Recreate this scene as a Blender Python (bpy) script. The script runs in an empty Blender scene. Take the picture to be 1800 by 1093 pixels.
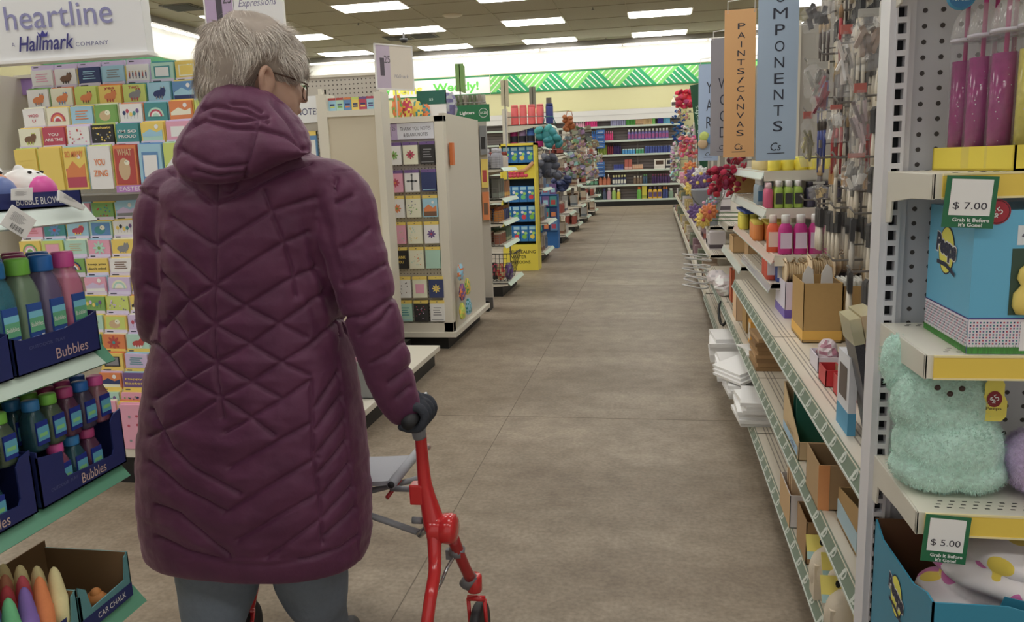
import bpy, bmesh, math, random
import numpy as np
from mathutils import Vector, Matrix, noise
# ---------------- camera ----------------
F=1400.0; CAMH=1.34; CX,CY=900.0,546.5
SC=bpy.context.scene
def _basis():
    vx,vy,sl=1152.0,280.0,-.037
    a=np.array([vx-CX,vy-CY,F]); a/=np.linalg.norm(a)
    b=np.array([vx-7000-CX,vy-sl*7000-CY,F])
    d=np.cross(a,b); d/=np.linalg.norm(d)
    if d[1]<0: d=-d
    r=np.cross(d,a)
    if r[0]<0: r=-r
    return np.array([r,a,-d])
MC=_basis(); OC=np.array([0,0,CAMH])
cam_d=bpy.data.cameras.new('camera'); cam_d.lens=F/1800*36; cam_d.sensor_width=36; cam_d.clip_start=.05; cam_d.clip_end=200
cam=bpy.data.objects.new('camera',cam_d); SC.collection.objects.link(cam)
cam.matrix_world=Matrix([[MC[i][0],-MC[i][1],-MC[i][2],OC[i]] for i in range(3)]+[[0,0,0,1]])
SC.camera=cam
SC.view_settings.view_transform='Standard'; SC.view_settings.look='None'; SC.view_settings.gamma=1
SC.view_settings.use_curve_mapping=False; SC.view_settings.exposure=0.0
w=bpy.data.worlds.new('world'); SC.world=w; w.use_nodes=True
w.node_tree.nodes['Background'].inputs[0].default_value=(1,.96,.9,1)
w.node_tree.nodes['Background'].inputs[1].default_value=.56
PANEL_LIGHT=8.0; STRIP_LIGHT=17.0
def at(px,py,x=None,y=None,z=None):
    v=MC@np.array([px-CX,py-CY,F])
    t=(x/v[0]) if x is not None else (y/v[1]) if y is not None else ((z-CAMH)/v[2])
    p=OC+v*t
    return Vector((float(p[0]),float(p[1]),float(p[2])))
def proj(P):            # n x 3 world -> n x 2 px
    c=(np.asarray(P)-OC)@MC
    return np.stack([CX+F*c[:,0]/c[:,2],CY+F*c[:,1]/c[:,2]],1)
# ---------------- materials ----------------
def lin(c): 
    c/=255.0
    return c/12.92 if c<=.04045 else ((c+.055)/1.055)**2.4
_m={}
GAIN=1.3
def C(r,g,b,rough=.55,metal=0,emit=0,alpha=1,spec=.5,coat=0,noise_=0,scale=40,bump=0,trans=0):
    k=(r,g,b,rough,metal,emit,alpha,spec,coat,noise_,scale,bump,trans)
    if k in _m: return _m[k]
    m=bpy.data.materials.new('paint_%d_%d_%d'%(r,g,b)); m.use_nodes=True; _m[k]=m
    nt=m.node_tree; p=nt.nodes['Principled BSDF']
    lr,lg,lb=lin(r),lin(g),lin(b); lum=.3*lr+.6*lg+.1*lb
    col=[max(0,min(.92,(v*.88+lum*.12)*GAIN)) for v in (lr,lg,lb)]+[1]
    p.inputs['Base Color'].default_value=col
    p.inputs['Roughness'].default_value=rough; p.inputs['Metallic'].default_value=metal
    p.inputs['Specular IOR Level'].default_value=spec; p.inputs['Alpha'].default_value=alpha
    if coat: p.inputs['Coat Weight'].default_value=coat; p.inputs['Coat Roughness'].default_value=.08
    if trans: p.inputs['Transmission Weight'].default_value=trans
    if emit:
        p.inputs['Emission Color'].default_value=[lin(v) for v in (r,g,b)]+[1]; p.inputs['Emission Strength'].default_value=emit
    if noise_ or bump:
        tc=nt.nodes.new('ShaderNodeTexCoord'); n=nt.nodes.new('ShaderNodeTexNoise'); n.inputs['Scale'].default_value=scale; n.inputs['Detail'].default_value=6
        nt.links.new(tc.outputs['Object'],n.inputs['Vector'])
        if noise_:
            mx=nt.nodes.new('ShaderNodeMix'); mx.data_type='RGBA'
            mx.inputs[6].default_value=[v*(1-noise_) for v in col[:3]]+[1]; mx.inputs[7].default_value=[min(.95,v*(1+noise_)) for v in col[:3]]+[1]
            nt.links.new(n.outputs[0],mx.inputs[0]); nt.links.new(mx.outputs[2],p.inputs['Base Color'])
        if bump:
            bp=nt.nodes.new('ShaderNodeBump'); bp.inputs['Strength'].default_value=bump; bp.inputs['Distance'].default_value=.01
            nt.links.new(n.outputs[0],bp.inputs['Height']); nt.links.new(bp.outputs[0],p.inputs['Normal'])
    return m
def clear(r=235,g=240,b=245,a=.22,rough=.08):
    return C(r,g,b,rough=rough,alpha=a,spec=.9)
CREAM=C(205,200,186,.4); CREAM2=C(186,178,160,.45); WHITE=C(222,222,224,.5); BLACK=C(22,22,24,.5); STEEL=C(120,118,116,.35,.6)
DARK=C(52,50,50,.6); LILAC=C(190,178,214); CARD=C(166,138,96,.8,noise_=.08,scale=90); GREEN=C(22,112,68); TAGW=C(226,226,226); NAVY=C(38,48,104,.4,noise_=.06,scale=30)
# ---------------- mesh builder ----------------
_tc={}
def text_mesh(s,bold=0,shear=0,space=1,lines=1):
    k=(s,bold,shear,space,lines)
    if k in _tc: return _tc[k]
    cu=bpy.data.curves.new('t','FONT'); cu.body=s; cu.size=1; cu.align_x='CENTER'; cu.offset=bold; cu.shear=shear; cu.space_character=space; cu.space_line=lines; cu.resolution_u=3
    o=bpy.data.objects.new('t',cu); SC.collection.objects.link(o)
    me=bpy.data.meshes.new_from_object(o.evaluated_get(bpy.context.evaluated_depsgraph_get()))
    v=np.array([x.co[:2] for x in me.vertices]); f=[list(p.vertices) for p in me.polygons]
    bpy.data.objects.remove(o); bpy.data.curves.remove(cu); bpy.data.meshes.remove(me)
    mn,mx_=v.min(0),v.max(0); v=(v-(mn+mx_)/2)/(mx_-mn)
    _tc[k]=(v,f); return _tc[k]
class Fr:               # a drawing plane: origin + u + v directions, n = out of it
    def __init__(s,o,u,v): s.o=Vector(o); s.u=Vector(u).normalized(); s.v=Vector(v).normalized(); s.n=s.u.cross(s.v).normalized()
    def p(s,a,b,h=0): return s.o+s.u*a+s.v*b+s.n*h
class MB:
    def __init__(s): s.v=[]; s.f=[]; s.mi=[]; s.m=[]; s.sm=[]
    def mat(s,m):
        if m not in s.m: s.m.append(m)
        return s.m.index(m)
    def add(s,vs,fs,m,smooth=False):
        b=len(s.v); i=s.mat(m); s.v+= [tuple(x) for x in vs]
        for f in fs: s.f.append([b+k for k in f]); s.mi.append(i); s.sm.append(smooth)
        return s
    def box(s,x0,x1,y0,y1,z0,z1,m,R=None):
        vs=[(x,y,z) for x in (x0,x1) for y in (y0,y1) for z in (z0,z1)]
        if R is not None: vs=[R@Vector(v) for v in vs]
        return s.add(vs,[(0,1,3,2),(4,6,7,5),(0,4,5,1),(2,3,7,6),(0,2,6,4),(1,5,7,3)],m)
    def quad(s,p,m): return s.add(p,[tuple(range(len(p)))],m)
    def prism(s,pts,d,m):          # pts: 3D polygon, d: extrusion vector
        n=len(pts); P=[Vector(p) for p in pts]; d=Vector(d)
        return s.add(P+[p+d for p in P],[tuple(range(n))[::-1],tuple(range(n,2*n))]+[(i,(i+1)%n,n+(i+1)%n,n+i) for i in range(n)],m)
    def lathe(s,prof,c,m,n=12,sq=0,sx=1,sy=1,axis=None,smooth=True,cap=True):
        vs=[]; c=Vector(c); A=axis
        for r,z in prof:
            for i in range(n):
                a=2*math.pi*(i+.5)/n; ca,sa=math.cos(a),math.sin(a)
                k=1 if not sq else 1/((abs(ca)**sq+abs(sa)**sq)**(1/sq))
                p=Vector((r*k*ca*sx,r*k*sa*sy,z)); vs.append(c+(A@p if A is not None else p))
        L=len(prof); fs=[(j*n+i,j*n+(i+1)%n,(j+1)*n+(i+1)%n,(j+1)*n+i) for j in range(L-1) for i in range(n)]
        if cap: fs+= [tuple(range(n))[::-1],tuple((L-1)*n+i for i in range(n))]
        return s.add(vs,fs,m,smooth)
    def tube(s,pts,r,m,n=8,smooth=True,sy=1):
        P=[Vector(p) for p in pts]; R=r if isinstance(r,(list,tuple)) else [r]*len(P); vs=[]; up=None
        for i,p in enumerate(P):
            t=(P[min(i+1,len(P)-1)]-P[max(i-1,0)]).normalized()
            if up is None: up=Vector((0,0,1)) if abs(t.z)<.9 else Vector((0,1,0))
            a=t.cross(up).normalized(); b=a.cross(t).normalized(); up=b
            for k in range(n):
                q=2*math.pi*k/n; vs.append(p+a*math.cos(q)*R[i]+b*math.sin(q)*R[i]*sy)
        L=len(P)
        return s.add(vs,[(j*n+i,j*n+(i+1)%n,(j+1)*n+(i+1)%n,(j+1)*n+i) for j in range(L-1) for i in range(n)]+[tuple(range(n))[::-1],tuple((L-1)*n+i for i in range(n))],m,smooth)
    def ball(s,c,rx,ry,rz,m,n=14,R=None):
        pr=[]; k=max(5,n//2+1)
        c=Vector(c); vs=[]
        for j in range(k+1):
            t=math.pi*(j/k); z=-math.cos(t); r=max(math.sin(t),.02)
            for i in range(n):
                a=2*math.pi*i/n; p=Vector((r*math.cos(a)*rx,r*math.sin(a)*ry,z*rz)); vs.append(c+(R@p if R is not None else p))
        return s.add(vs,[(j*n+i,j*n+(i+1)%n,(j+1)*n+(i+1)%n,(j+1)*n+i) for j in range(k) for i in range(n)]+[tuple(range(n))[::-1],tuple(k*n+i for i in range(n))],m,True)
    # flat marks on a plane
    def rect(s,fr,a0,a1,b0,b1,m,h=.0006): return s.quad([fr.p(a0,b0,h),fr.p(a1,b0,h),fr.p(a1,b1,h),fr.p(a0,b1,h)],m)
    def poly(s,fr,pts,m,h=.0006): return s.quad([fr.p(a,b,h) for a,b in pts],m)
    def disc(s,fr,a,b,ra,rb,m,h=.0006,n=14,rot=0):
        cr,sr=math.cos(rot),math.sin(rot)
        return s.quad([fr.p(a+ra*math.cos(2*math.pi*i/n)*cr-rb*math.sin(2*math.pi*i/n)*sr,b+ra*math.cos(2*math.pi*i/n)*sr+rb*math.sin(2*math.pi*i/n)*cr,h) for i in range(n)],m)
    def text(s,fr,t,a,b,w,hh,m,h=.0008,rot=0,**k):
        v,f=text_mesh(t,**k); cr,sr=math.cos(rot),math.sin(rot)
        pts=[]
        for x,y in v:
            x,y=x*w,y*hh; pts.append(fr.p(a+x*cr-y*sr,b+x*sr+y*cr,h))
        return s.add(pts,f,m)
    def build(s,name,parent=None,bev=0,seg=2,world=False,col=None):
        me=bpy.data.meshes.new(name); me.from_pydata(s.v,[],s.f)
        for m in s.m: me.materials.append(m)
        me.polygons.foreach_set('material_index',s.mi); me.polygons.foreach_set('use_smooth',s.sm); me.update()
        o=bpy.data.objects.new(name,me); SC.collection.objects.link(o)
        if parent is not None:
            o.parent=parent
            if world: o.location=-parent.location
        if bev:
            b=o.modifiers.new('bevel','BEVEL'); b.width=bev; b.segments=seg; b.limit_method='ANGLE'; b.angle_limit=.7
        return o
def tag(o,label,cat,group=None,kind=None):
    o['label']=label; o['category']=cat
    if group: o['group']=group
    if kind: o['kind']=kind
    return o
def thing(name,label,cat,loc=(0,0,0),rz=0,group=None):
    o=bpy.data.objects.new(name,None); SC.collection.objects.link(o); o.location=loc; o.rotation_euler=(0,0,rz); o.empty_display_size=.05
    return tag(o,label,cat,group)
def struct(o,label=None):
    o['kind']='structure'
    if label: o['label']=label
    return o
def dup(o,loc=None,rz=None,label=None,group=None,rot=None):
    def cp(a,par):
        c=a.copy(); SC.collection.objects.link(c)
        if par is not None: c.parent=par
        for ch in list(a.children): cp(ch,c)
        return c
    r=cp(o,None)
    if loc is not None: r.location=loc
    if rz is not None: r.rotation_euler=(0,0,rz)
    if rot is not None: r.rotation_euler=rot
    if label: r['label']=label
    if group: r['group']=group
    return r
_proto={}
def put(key,make,loc,rz=0,label=None,cat=None,group=None,rot=None):
    """first use builds the thing with make(), later uses copy it"""
    if key not in _proto:
        o=make(); _proto[key]=o; o.location=loc; o.rotation_euler=rot or (0,0,rz)
    else: o=dup(_proto[key],loc,rz,rot=rot)
    if label: o['label']=label
    if cat: o['category']=cat
    if group: o['group']=group
    elif 'group' in o: del o['group']
    return o
ORD=['first','second','third','fourth','fifth','sixth','seventh','eighth','ninth','tenth','eleventh','twelfth','thirteenth','fourteenth','fifteenth','sixteenth','seventeenth','eighteenth','nineteenth','twentieth']
rnd=random.Random(7)
# generic products, base centre at origin, front towards -Y
def bottle_mb(w,d,h,body,cap,lab=None,capr=.32,n=12,sq=4,neck=.78):
    b=MB(); r=.5*w
    b.lathe([(r*.9,0),(r,.02*h),(r,h*.62),(r*.8,h*.72),(r*capr*1.7,h*neck),(r*capr*1.6,h*neck+.01*h)],(0,0,0),body,n,sq,1,d/w)
    b.lathe([(r*capr*2,h*neck),(r*capr*2,h*.98),(r*capr*1.8,h)],(0,0,0),cap,n,0,1,1)
    if lab:
        b.box(-.4*w,.4*w,-.5*d-.0012,-.3*d,h*.15,h*.55,lab)
    return b
def spray_mb(w,d,h,body,cap,lab=None):
    b=MB(); r=.5*w
    b.lathe([(r*.9,0),(r,.02*h),(r,h*.45),(r*.6,h*.66),(r*.35,h*.72),(r*.35,h*.8)],(0,0,0),body,12,3,1,d/w)
    b.box(-.15*w,.15*w,-.45*w,.35*w,h*.86,h,cap); b.box(-.1*w,.1*w,-.12*w,.12*w,h*.78,h*.88,cap)
    b.prism([(-.06*w,-.3*w,h*.87),(-.06*w,-.4*w,h*.72),(-.06*w,-.32*w,h*.72),(-.06*w,-.18*w,h*.87)],(.12*w,0,0),cap)
    if lab: b.box(-.4*w,.4*w,-.5*d-.0012,-.3*d,h*.1,h*.4,lab)
    return b
def can_mb(w,d,h,body,cap,lab=None):
    b=MB(); r=w/2
    b.lathe([(r*.95,0),(r,.01),(r,h*.85),(r*.92,h*.87)],(0,0,0),body,14)
    b.lathe([(r*.94,h*.85),(r*.94,h*.985),(r*.85,h)],(0,0,0),cap,14)
    if lab: b.lathe([(r*1.01,h*.3),(r*1.01,h*.62)],(0,0,0),lab,14,cap=False)
    return b
def box_mb(w,d,h,body,acc,lab=None):
    b=MB(); b.box(-w/2,w/2,-d/2,d/2,0,h,body)
    b.box(-w/2-.001,w/2+.001,-d/2-.001,d/2,h*.08,h*.3,acc)
    if lab: b.box(-w*.35,w*.35,-d/2-.0015,0,h*.45,h*.85,lab)
    return b
MKS={'bottle':bottle_mb,'spray':spray_mb,'can':can_mb,'box':box_mb}
def product(kind,w,d,h,c1,c2,c3,loc,rz,label,cat,group=None,name=None):
    key=(kind,w,d,h,c1,c2,c3)
    nm={'bottle':'bottle','spray':'spray_bottle','can':'canister','box':'carton'}[kind]
    def mk():
        b=MKS[kind](w,d,h,C(*c1),C(*c2),C(*c3) if c3 else None)
        return b.build(name or nm)
    return put(key+(name,),mk,loc,rz,label,cat,group)
def run(kind,w,d,h,c1,c2,c3,p0,p1,n,label,cat,group,rz=0,name=None,jit=.0):
    for i in range(n):
        t=(i+.5)/n; p=Vector(p0).lerp(Vector(p1),t)
        product(kind,w,d,h,c1,c2,c3,(p.x+rnd.uniform(-jit,jit),p.y+rnd.uniform(-jit,jit),p.z),rz,label,cat,group,name)
# ---------------- setting ----------------
def node_mat(name):
    m=bpy.data.materials.new(name); m.use_nodes=True; return m,m.node_tree,m.node_tree.nodes['Principled BSDF']
def floor_mat():
    m,nt,p=node_mat('concrete_floor'); N=nt.nodes.new; L=nt.links.new
    tc=N('ShaderNodeTexCoord'); mp=N('ShaderNodeMapping'); mp.inputs['Scale'].default_value=(.5,1.1,1); L(tc.outputs['Object'],mp.inputs[0])
    n1=N('ShaderNodeTexNoise'); n1.inputs['Scale'].default_value=1.6; n1.inputs['Detail'].default_value=8; n1.inputs['Roughness'].default_value=.62; L(mp.outputs[0],n1.inputs['Vector'])
    n2=N('ShaderNodeTexNoise'); n2.inputs['Scale'].default_value=60; n2.inputs['Detail'].default_value=5; L(tc.outputs['Object'],n2.inputs['Vector'])
    n3=N('ShaderNodeTexNoise'); n3.inputs['Scale'].default_value=9; n3.inputs['Detail'].default_value=6; L(tc.outputs['Object'],n3.inputs['Vector'])
    r=N('ShaderNodeValToRGB'); r.color_ramp.elements[0].position=.35; r.color_ramp.elements[1].position=.68
    r.color_ramp.elements[0].color=(.245,.192,.140,1); r.color_ramp.elements[1].color=(.39,.325,.25,1); L(n1.outputs[0],r.inputs[0])
    mx=N('ShaderNodeMix'); mx.data_type='RGBA'; mx.blend_type='MULTIPLY'; mx.inputs[0].default_value=1
    r2=N('ShaderNodeValToRGB'); r2.color_ramp.elements[0].position=.3; r2.color_ramp.elements[0].color=(.78,.78,.78,1); r2.color_ramp.elements[1].position=.65; r2.color_ramp.elements[1].color=(1.08,1.08,1.08,1); L(n2.outputs[0],r2.inputs[0])
    L(r.outputs[0],mx.inputs[6]); L(r2.outputs[0],mx.inputs[7])
    mx2=N('ShaderNodeMix'); mx2.data_type='RGBA'; mx2.blend_type='MULTIPLY'; mx2.inputs[0].default_value=1
    r3=N('ShaderNodeValToRGB'); r3.color_ramp.elements[0].position=.35; r3.color_ramp.elements[0].color=(.86,.85,.84,1); r3.color_ramp.elements[1].position=.6; r3.color_ramp.elements[1].color=(1.05,1.05,1.05,1); L(n3.outputs[0],r3.inputs[0])
    L(mx.outputs[2],mx2.inputs[6]); L(r3.outputs[0],mx2.inputs[7]); L(mx2.outputs[2],p.inputs['Base Color'])
    p.inputs['Roughness'].default_value=.48; p.inputs['Specular IOR Level'].default_value=.35
    bp=N('ShaderNodeBump'); bp.inputs['Strength'].default_value=.08; L(n2.outputs[0],bp.inputs['Height']); L(bp.outputs[0],p.inputs['Normal'])
    return m
XL,XR,YB=-11.2,8.5,24.7; CZ=4.8
fl=MB().box(-12,9,-5,25,-.1,0,floor_mat()).build('floor'); struct(fl,'worn brown grey polished concrete floor')
# saw-cut joints in the slab
j=MB(); jm=C(104,94,82,.9)
j.box(-.792,-.7885,-3,24.6,0,.0006,jm); a=at(800,730,z=0); 
j.box(-6,.9,a.y,a.y+.004,0,.0006,jm)
for yy in (a.y+4.6,a.y+9.2,a.y+13.8): j.box(-6,.9,yy,yy+.004,0,.0006,jm)
struct(j.build('floor_joint'),'thin saw cut control joints in the concrete floor')
def ceil_mat():
    m,nt,p=node_mat('ceiling_tiles'); N=nt.nodes.new; L=nt.links.new
    tc=N('ShaderNodeTexCoord'); n=N('ShaderNodeTexNoise'); n.inputs['Scale'].default_value=25; L(tc.outputs['Object'],n.inputs['Vector'])
    r=N('ShaderNodeValToRGB'); r.color_ramp.elements[0].color=(.36,.33,.265,1); r.color_ramp.elements[1].color=(.43,.40,.325,1); L(n.outputs[0],r.inputs[0]); L(r.outputs[0],p.inputs['Base Color']); p.inputs['Roughness'].default_value=.9
    return m
LX=[-15.96+3.07*i+.0 for i in range(9)]  # lamp centres x
LX=[x+ (.12-(-15.96+3.07*5)) -.0 for x in LX]
LX=[x for x in LX if -11<x<8.2]
LY=[23.6-3.17*i for i in range(9)]
struct(MB().box(XL+.45,XR,-5,YB-.45,CZ,CZ+.15,ceil_mat()).box(-12,9,-5,YB+.1,5.5,5.6,CREAM).build('ceiling'),'dark beige suspended tile ceiling')
g=MB(); gm=C(150,142,122,.7)
for x in LX:
    for s in (-.77,.77): g.box(x+s-.009,x+s+.009,-5,YB-.45,CZ-.012,CZ+.001,gm)
yy=YB-.9
while yy>-4: g.box(-11.2,8.5,yy-.006,yy+.006,CZ-.008,CZ+.001,C(132,124,106,.8)); yy-=1.585
struct(g.build('trim_1'),'thin metal grid bars of the suspended ceiling')
wy=C(186,182,136,.7); ww=C(232,226,190,.7)
struct(MB().box(-12,9,YB,YB+.15,0,5.6,wy).build('wall_back'),'pale yellow back wall of the shop')
struct(MB().box(XL-.15,XL,-5,YB,0,5.6,wy).build('wall_left'),'pale yellow side wall far to the left')
struct(MB().box(XR,XR+.15,-5,YB,0,5.6,wy).build('wall_right'),'pale yellow side wall hidden behind the craft gondola')
struct(MB().box(XL,XR,YB-.012,YB,4.07,5.45,C(236,232,214,.7)).build('glare_band_back'),'off white band on the back wall above the green fascia, strip light glare painted in')  # yellow wall washed out by the strip lights, painted as a pale board
struct(MB().box(XL,XL+.012,-5,YB,4.07,5.45,C(236,232,214,.7)).build('glare_band_left'),'off white band on the left wall above the green fascia, strip light glare painted in')  # same strip light washout put into the colour along the left wall
# soffit edge + light cove
struct(MB().box(XL,XR,YB-.5,YB-.42,4.66,4.8,C(120,116,110,.6)).build('trim_2'),'grey metal edge where the ceiling stops before the back wall')
struct(MB().box(XL+.42,XL+.5,-5,YB-.5,4.66,4.8,C(120,116,110,.6)).build('trim_3'),'grey metal edge where the ceiling stops before the left wall')
LAMP=C(255,253,248,.5,emit=PANEL_LIGHT); STRIP=C(255,250,238,.5,emit=STRIP_LIGHT)
k=0
x=XL+.6
while x<XR-1:
    t=thing('strip_light','long strip light under the ceiling edge along the back wall, %s from the left corner'%ORD[k],'light',(x+1.2,YB-.36,4.62),0,'strip lights along the back wall')
    MB().box(-1.19,1.19,-.05,.05,.03,.09,C(200,198,190)).build('housing',t); MB().box(-1.17,1.17,-.04,.04,0,.035,STRIP).build('tube',t)
    x+=2.42; k+=1
y=YB-3.2;k=0
while y>6:
    t=thing('strip_light','long strip light under the ceiling edge along the left wall, %s from the back corner'%ORD[k],'light',(XL+.36,y,4.62),math.pi/2,'strip lights along the left wall')
    MB().box(-1.19,1.19,-.05,.05,.03,.09,C(200,198,190)).build('housing',t); MB().box(-1.17,1.17,-.04,.04,0,.035,STRIP).build('tube',t)
    y-=2.42;k+=1
def mk_lamp():
    t=thing('ceiling_light','x','light')
    MB().box(-.77,.77,-.42,.42,-.015,-.001,C(200,196,188)).build('frame',t)
    MB().box(-.73,.73,-.38,.38,-.03,-.014,LAMP).build('diffuser',t)
    return t
for i,y in enumerate(LY):
    for k,x in enumerate(LX):
        if i>2: lab='recessed white light panel in the ceiling above and behind the viewer'
        else: lab='white ceiling light panel, %s row out from the back wall, %s from the left wall'%(ORD[i],ORD[k])
        put('lamp',mk_lamp,(x,y,CZ),0,lab,'ceiling light','ceiling light panels')
# ceiling vents, camera, sprinklers
for (px,py,l) in ((700,68,'dark square air vent beside the bank of ceiling lights left of the aisle'),(745,64,'dark square air vent right of its twin and the security camera'),(322,14,'black air vent in the ceiling right of the large white sign')):
    p=at(px,py,z=CZ-.02); t=thing('air_vent',l,'vent',(p.x,p.y,CZ-.02))
    MB().box(-.34,.34,-.34,.34,0,.019,C(80,74,66)).build('frame',t)
    v=MB()
    for i in range(9): v.box(-.29,.29,-.28+i*.065,-.25+i*.065,-.012,.0,C(46,42,38))
    v.build('louvre',t)
p=at(710,73,z=CZ-.25)
t=thing('security_camera','small dark dome security camera hanging under the ceiling beside the vents','camera',(p.x,p.y,CZ-.28))
m=MB(); m.lathe([(.05,0),(.1,.05),(.11,.1)],(0,0,0),BLACK); m.build('dome',t); MB().box(-.02,.02,-.02,.02,.1,.28,DARK).build('bracket',t)
p=at(795,27,z=CZ-.01)
m=MB(); m.lathe([(.2,-.02),(.24,0),(.24,.009)],(p.x,p.y,CZ-.01),C(170,158,138),20); tag(m.build('speaker_grille'),'round beige speaker grille in the ceiling between two light rows','speaker')
for i,(px,py) in enumerate(((630,45),(740,92),(1042,18),(1065,71))):
    p=at(px,py,z=CZ-.06); m=MB(); m.lathe([(.01,0),(.05,.01),(.012,.02),(.012,.06)],(p.x,p.y,CZ-.06),STEEL,8)
    tag(m.build('sprinkler_head'),['small sprinkler under the ceiling left of the black camera','small sprinkler under the ceiling above the weekly banner','sprinkler under the ceiling between the middle and right light columns','sprinkler under the ceiling near the far right light panel'][i],'sprinkler')
# green patterned fascia band on the back wall and left wall
gd=C(0,150,92,.5); gl=C(112,196,92,.5); gdk=C(20,120,70,.5)
def fascia(fr,L,z0,z1,seg0):
    b=MB(); b.rect(fr,0,L,z0,z1,C(214,240,206),.012); b.rect(fr,0,L,z1,z1+.05,gdk,.014); b.rect(fr,0,L,z0-.05,z0,gdk,.014)
    H=z1-z0; NW=.155; a=seg0-H
    def clip(poly,fn):
        out=[]
        for j in range(len(poly)):
            p,q=poly[j],poly[(j+1)%len(poly)]; fp,fq=fn(p),fn(q)
            if fp>=0: out.append(p)
            if fp*fq<0: t=fp/(fp-fq); out.append((p[0]+(q[0]-p[0])*t,p[1]+(q[1]-p[1])*t))
        return out
    while a<L:
        # wedge of slanted stripes, wide at the top, then one wide at the bottom
        for up in (1,0):
            for i in range(7):
                if up:
                    s0=a+H+NW-.155-.185*i+.02; q=[(s0,z0),(s0+.135,z0),(s0+.135+H,z1),(s0+H,z1)]
                    f1=lambda p:p[0]-(a+(z1-p[1])); f2=lambda p:(a+H+NW+(p[1]-z0))-p[0]; col=gl
                else:
                    c=a+H+NW; s0=c+2*H+NW-.155-.185*i+.02; q=[(s0,z0),(s0+.135,z0),(s0+.135-H,z1),(s0-H,z1)]
                    f1=lambda p:p[0]-(c+(p[1]-z0)); f2=lambda p:(c+H+NW+(z1-p[1]))-p[0]; col=gd
                q=clip(clip(q,f1),f2); q=clip(clip(q,lambda p:p[0]),lambda p:L-p[0]) if len(q)>2 else q
                if len(q)>2: b.poly(fr,q,col,.016)
        a+=2*(H+NW)
    b.prism([fr.p(0,z0-.05,.0),fr.p(L,z0-.05,.0),fr.p(L,z1+.05,.0),fr.p(0,z1+.05,.0)],fr.n*.011,gdk)
    return b
fr=Fr((-4.95,YB-.004,0),(1,0,0),(0,0,1))
b=fascia(fr,XR+4.9,3.53,4.0,0); tag(b.build('fascia_panel'),'long green and white striped chevron fascia running along the back wall','fascia')
fr=Fr((XL,YB-.004,0),(1,0,0),(0,0,1)); L=XL*-1-4.97
b=MB(); b.prism([fr.p(0,3.48,0),fr.p(L,3.48,0),fr.p(L,4.05,0),fr.p(0,4.05,0)],fr.n*.012,C(232,236,230)); b.rect(fr,0,L,4.0,4.05,gdk,.013); b.rect(fr,0,L,3.48,3.52,gdk,.013)
a0=at(725,152,y=YB); 
b.text(fr,'Items',at(716,150,y=YB).x-XL,3.74,.95,.28,C(226,226,40),.014,bold=.03); b.text(fr,'Weekly!',at(801,150,y=YB).x-XL,3.72,1.45,.34,C(80,196,60),.014,bold=.03)
b.text(fr,'New',at(670,152,y=YB).x-XL,3.76,.6,.28,C(80,196,60),.014,bold=.03)
tag(b.build('banner_sign'),'long white wall banner reading items weekly in yellow and green letters','sign')
fr=Fr((XL,5,0),(0,1,0),(0,0,1)); 
b=MB(); 
b.prism([(XL,5,3.48),(XL,YB,3.48),(XL,YB,4.05),(XL,5,4.05)],(.02,0,0),gdk); tag(b.build('fascia_panel'),'plain green fascia band on the far left wall above the card rack','fascia')
# ---------------- back wall shelving and its goods ----------------
BY0=24.3; ZS=[.19,.63,1.06,1.52,1.93,2.35]
def back_bay(x0,x1,i):
    t=thing('wall_shelving','white metal wall shelving bay with grey slat back, %s from the right end'%ORD[i],'shelving',((x0+x1)/2,BY0,0),0,'shelving bays on the back wall')
    h=(x1-x0)/2
    s=MB(); s.box(-h,h,.28,.3,.1,2.55,C(112,104,104,.6))
    z=.25
    while z<2.5: s.box(-h,h,.27,.28,z,z+.012,C(70,64,64)); z+=.085
    s.build('slat_back',t)
    MB().box(-h,h,-.0,.3,0,.15,BLACK).build('kick_plate',t)
    for z in ZS: MB().box(-h,h,-.0,.28,z-.03,z,C(198,196,192)).box(-h,h,-.02,0,z-.045,z+.01,C(186,200,190)).build('shelf',t)
    MB().box(h-.02,h+.02,.24,.3,.1,2.6,C(120,114,112)).build('upright',t)
    MB().box(-h,h,-.0,.3,2.52,2.82,C(228,228,226,.5)).box(-h,h,-.004,.0,2.66,2.68,C(196,196,196)).build('light_canopy',t)
edges=[.72,-.52,-1.76,-3.0,-4.24,-5.48,-6.72]
for i in range(6): back_bay(edges[i+1],edges[i],i)
edges2=[4.44,3.2,1.96,.72]
def bx(px): return at(px,260,y=BY0).x
def brun(kind,w,h,c1,c2,c3,px0,px1,row,n,what,cat='bottle'):
    rows=['bottom','second','third','fourth','fifth','top']
    w=min(w*.86,abs(bx(px1)-bx(px0))/n*.93)/.86
    run(kind,w*.86,.09,h*.95,c1,c2,c3,(bx(px0),BY0+.08,ZS[row]),(bx(px1),BY0+.08,ZS[row]),n,'%s on the %s shelf of the back wall'%(what,rows[row]),cat,'%s on the back wall'%what)
Wc=(225,225,225)
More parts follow.
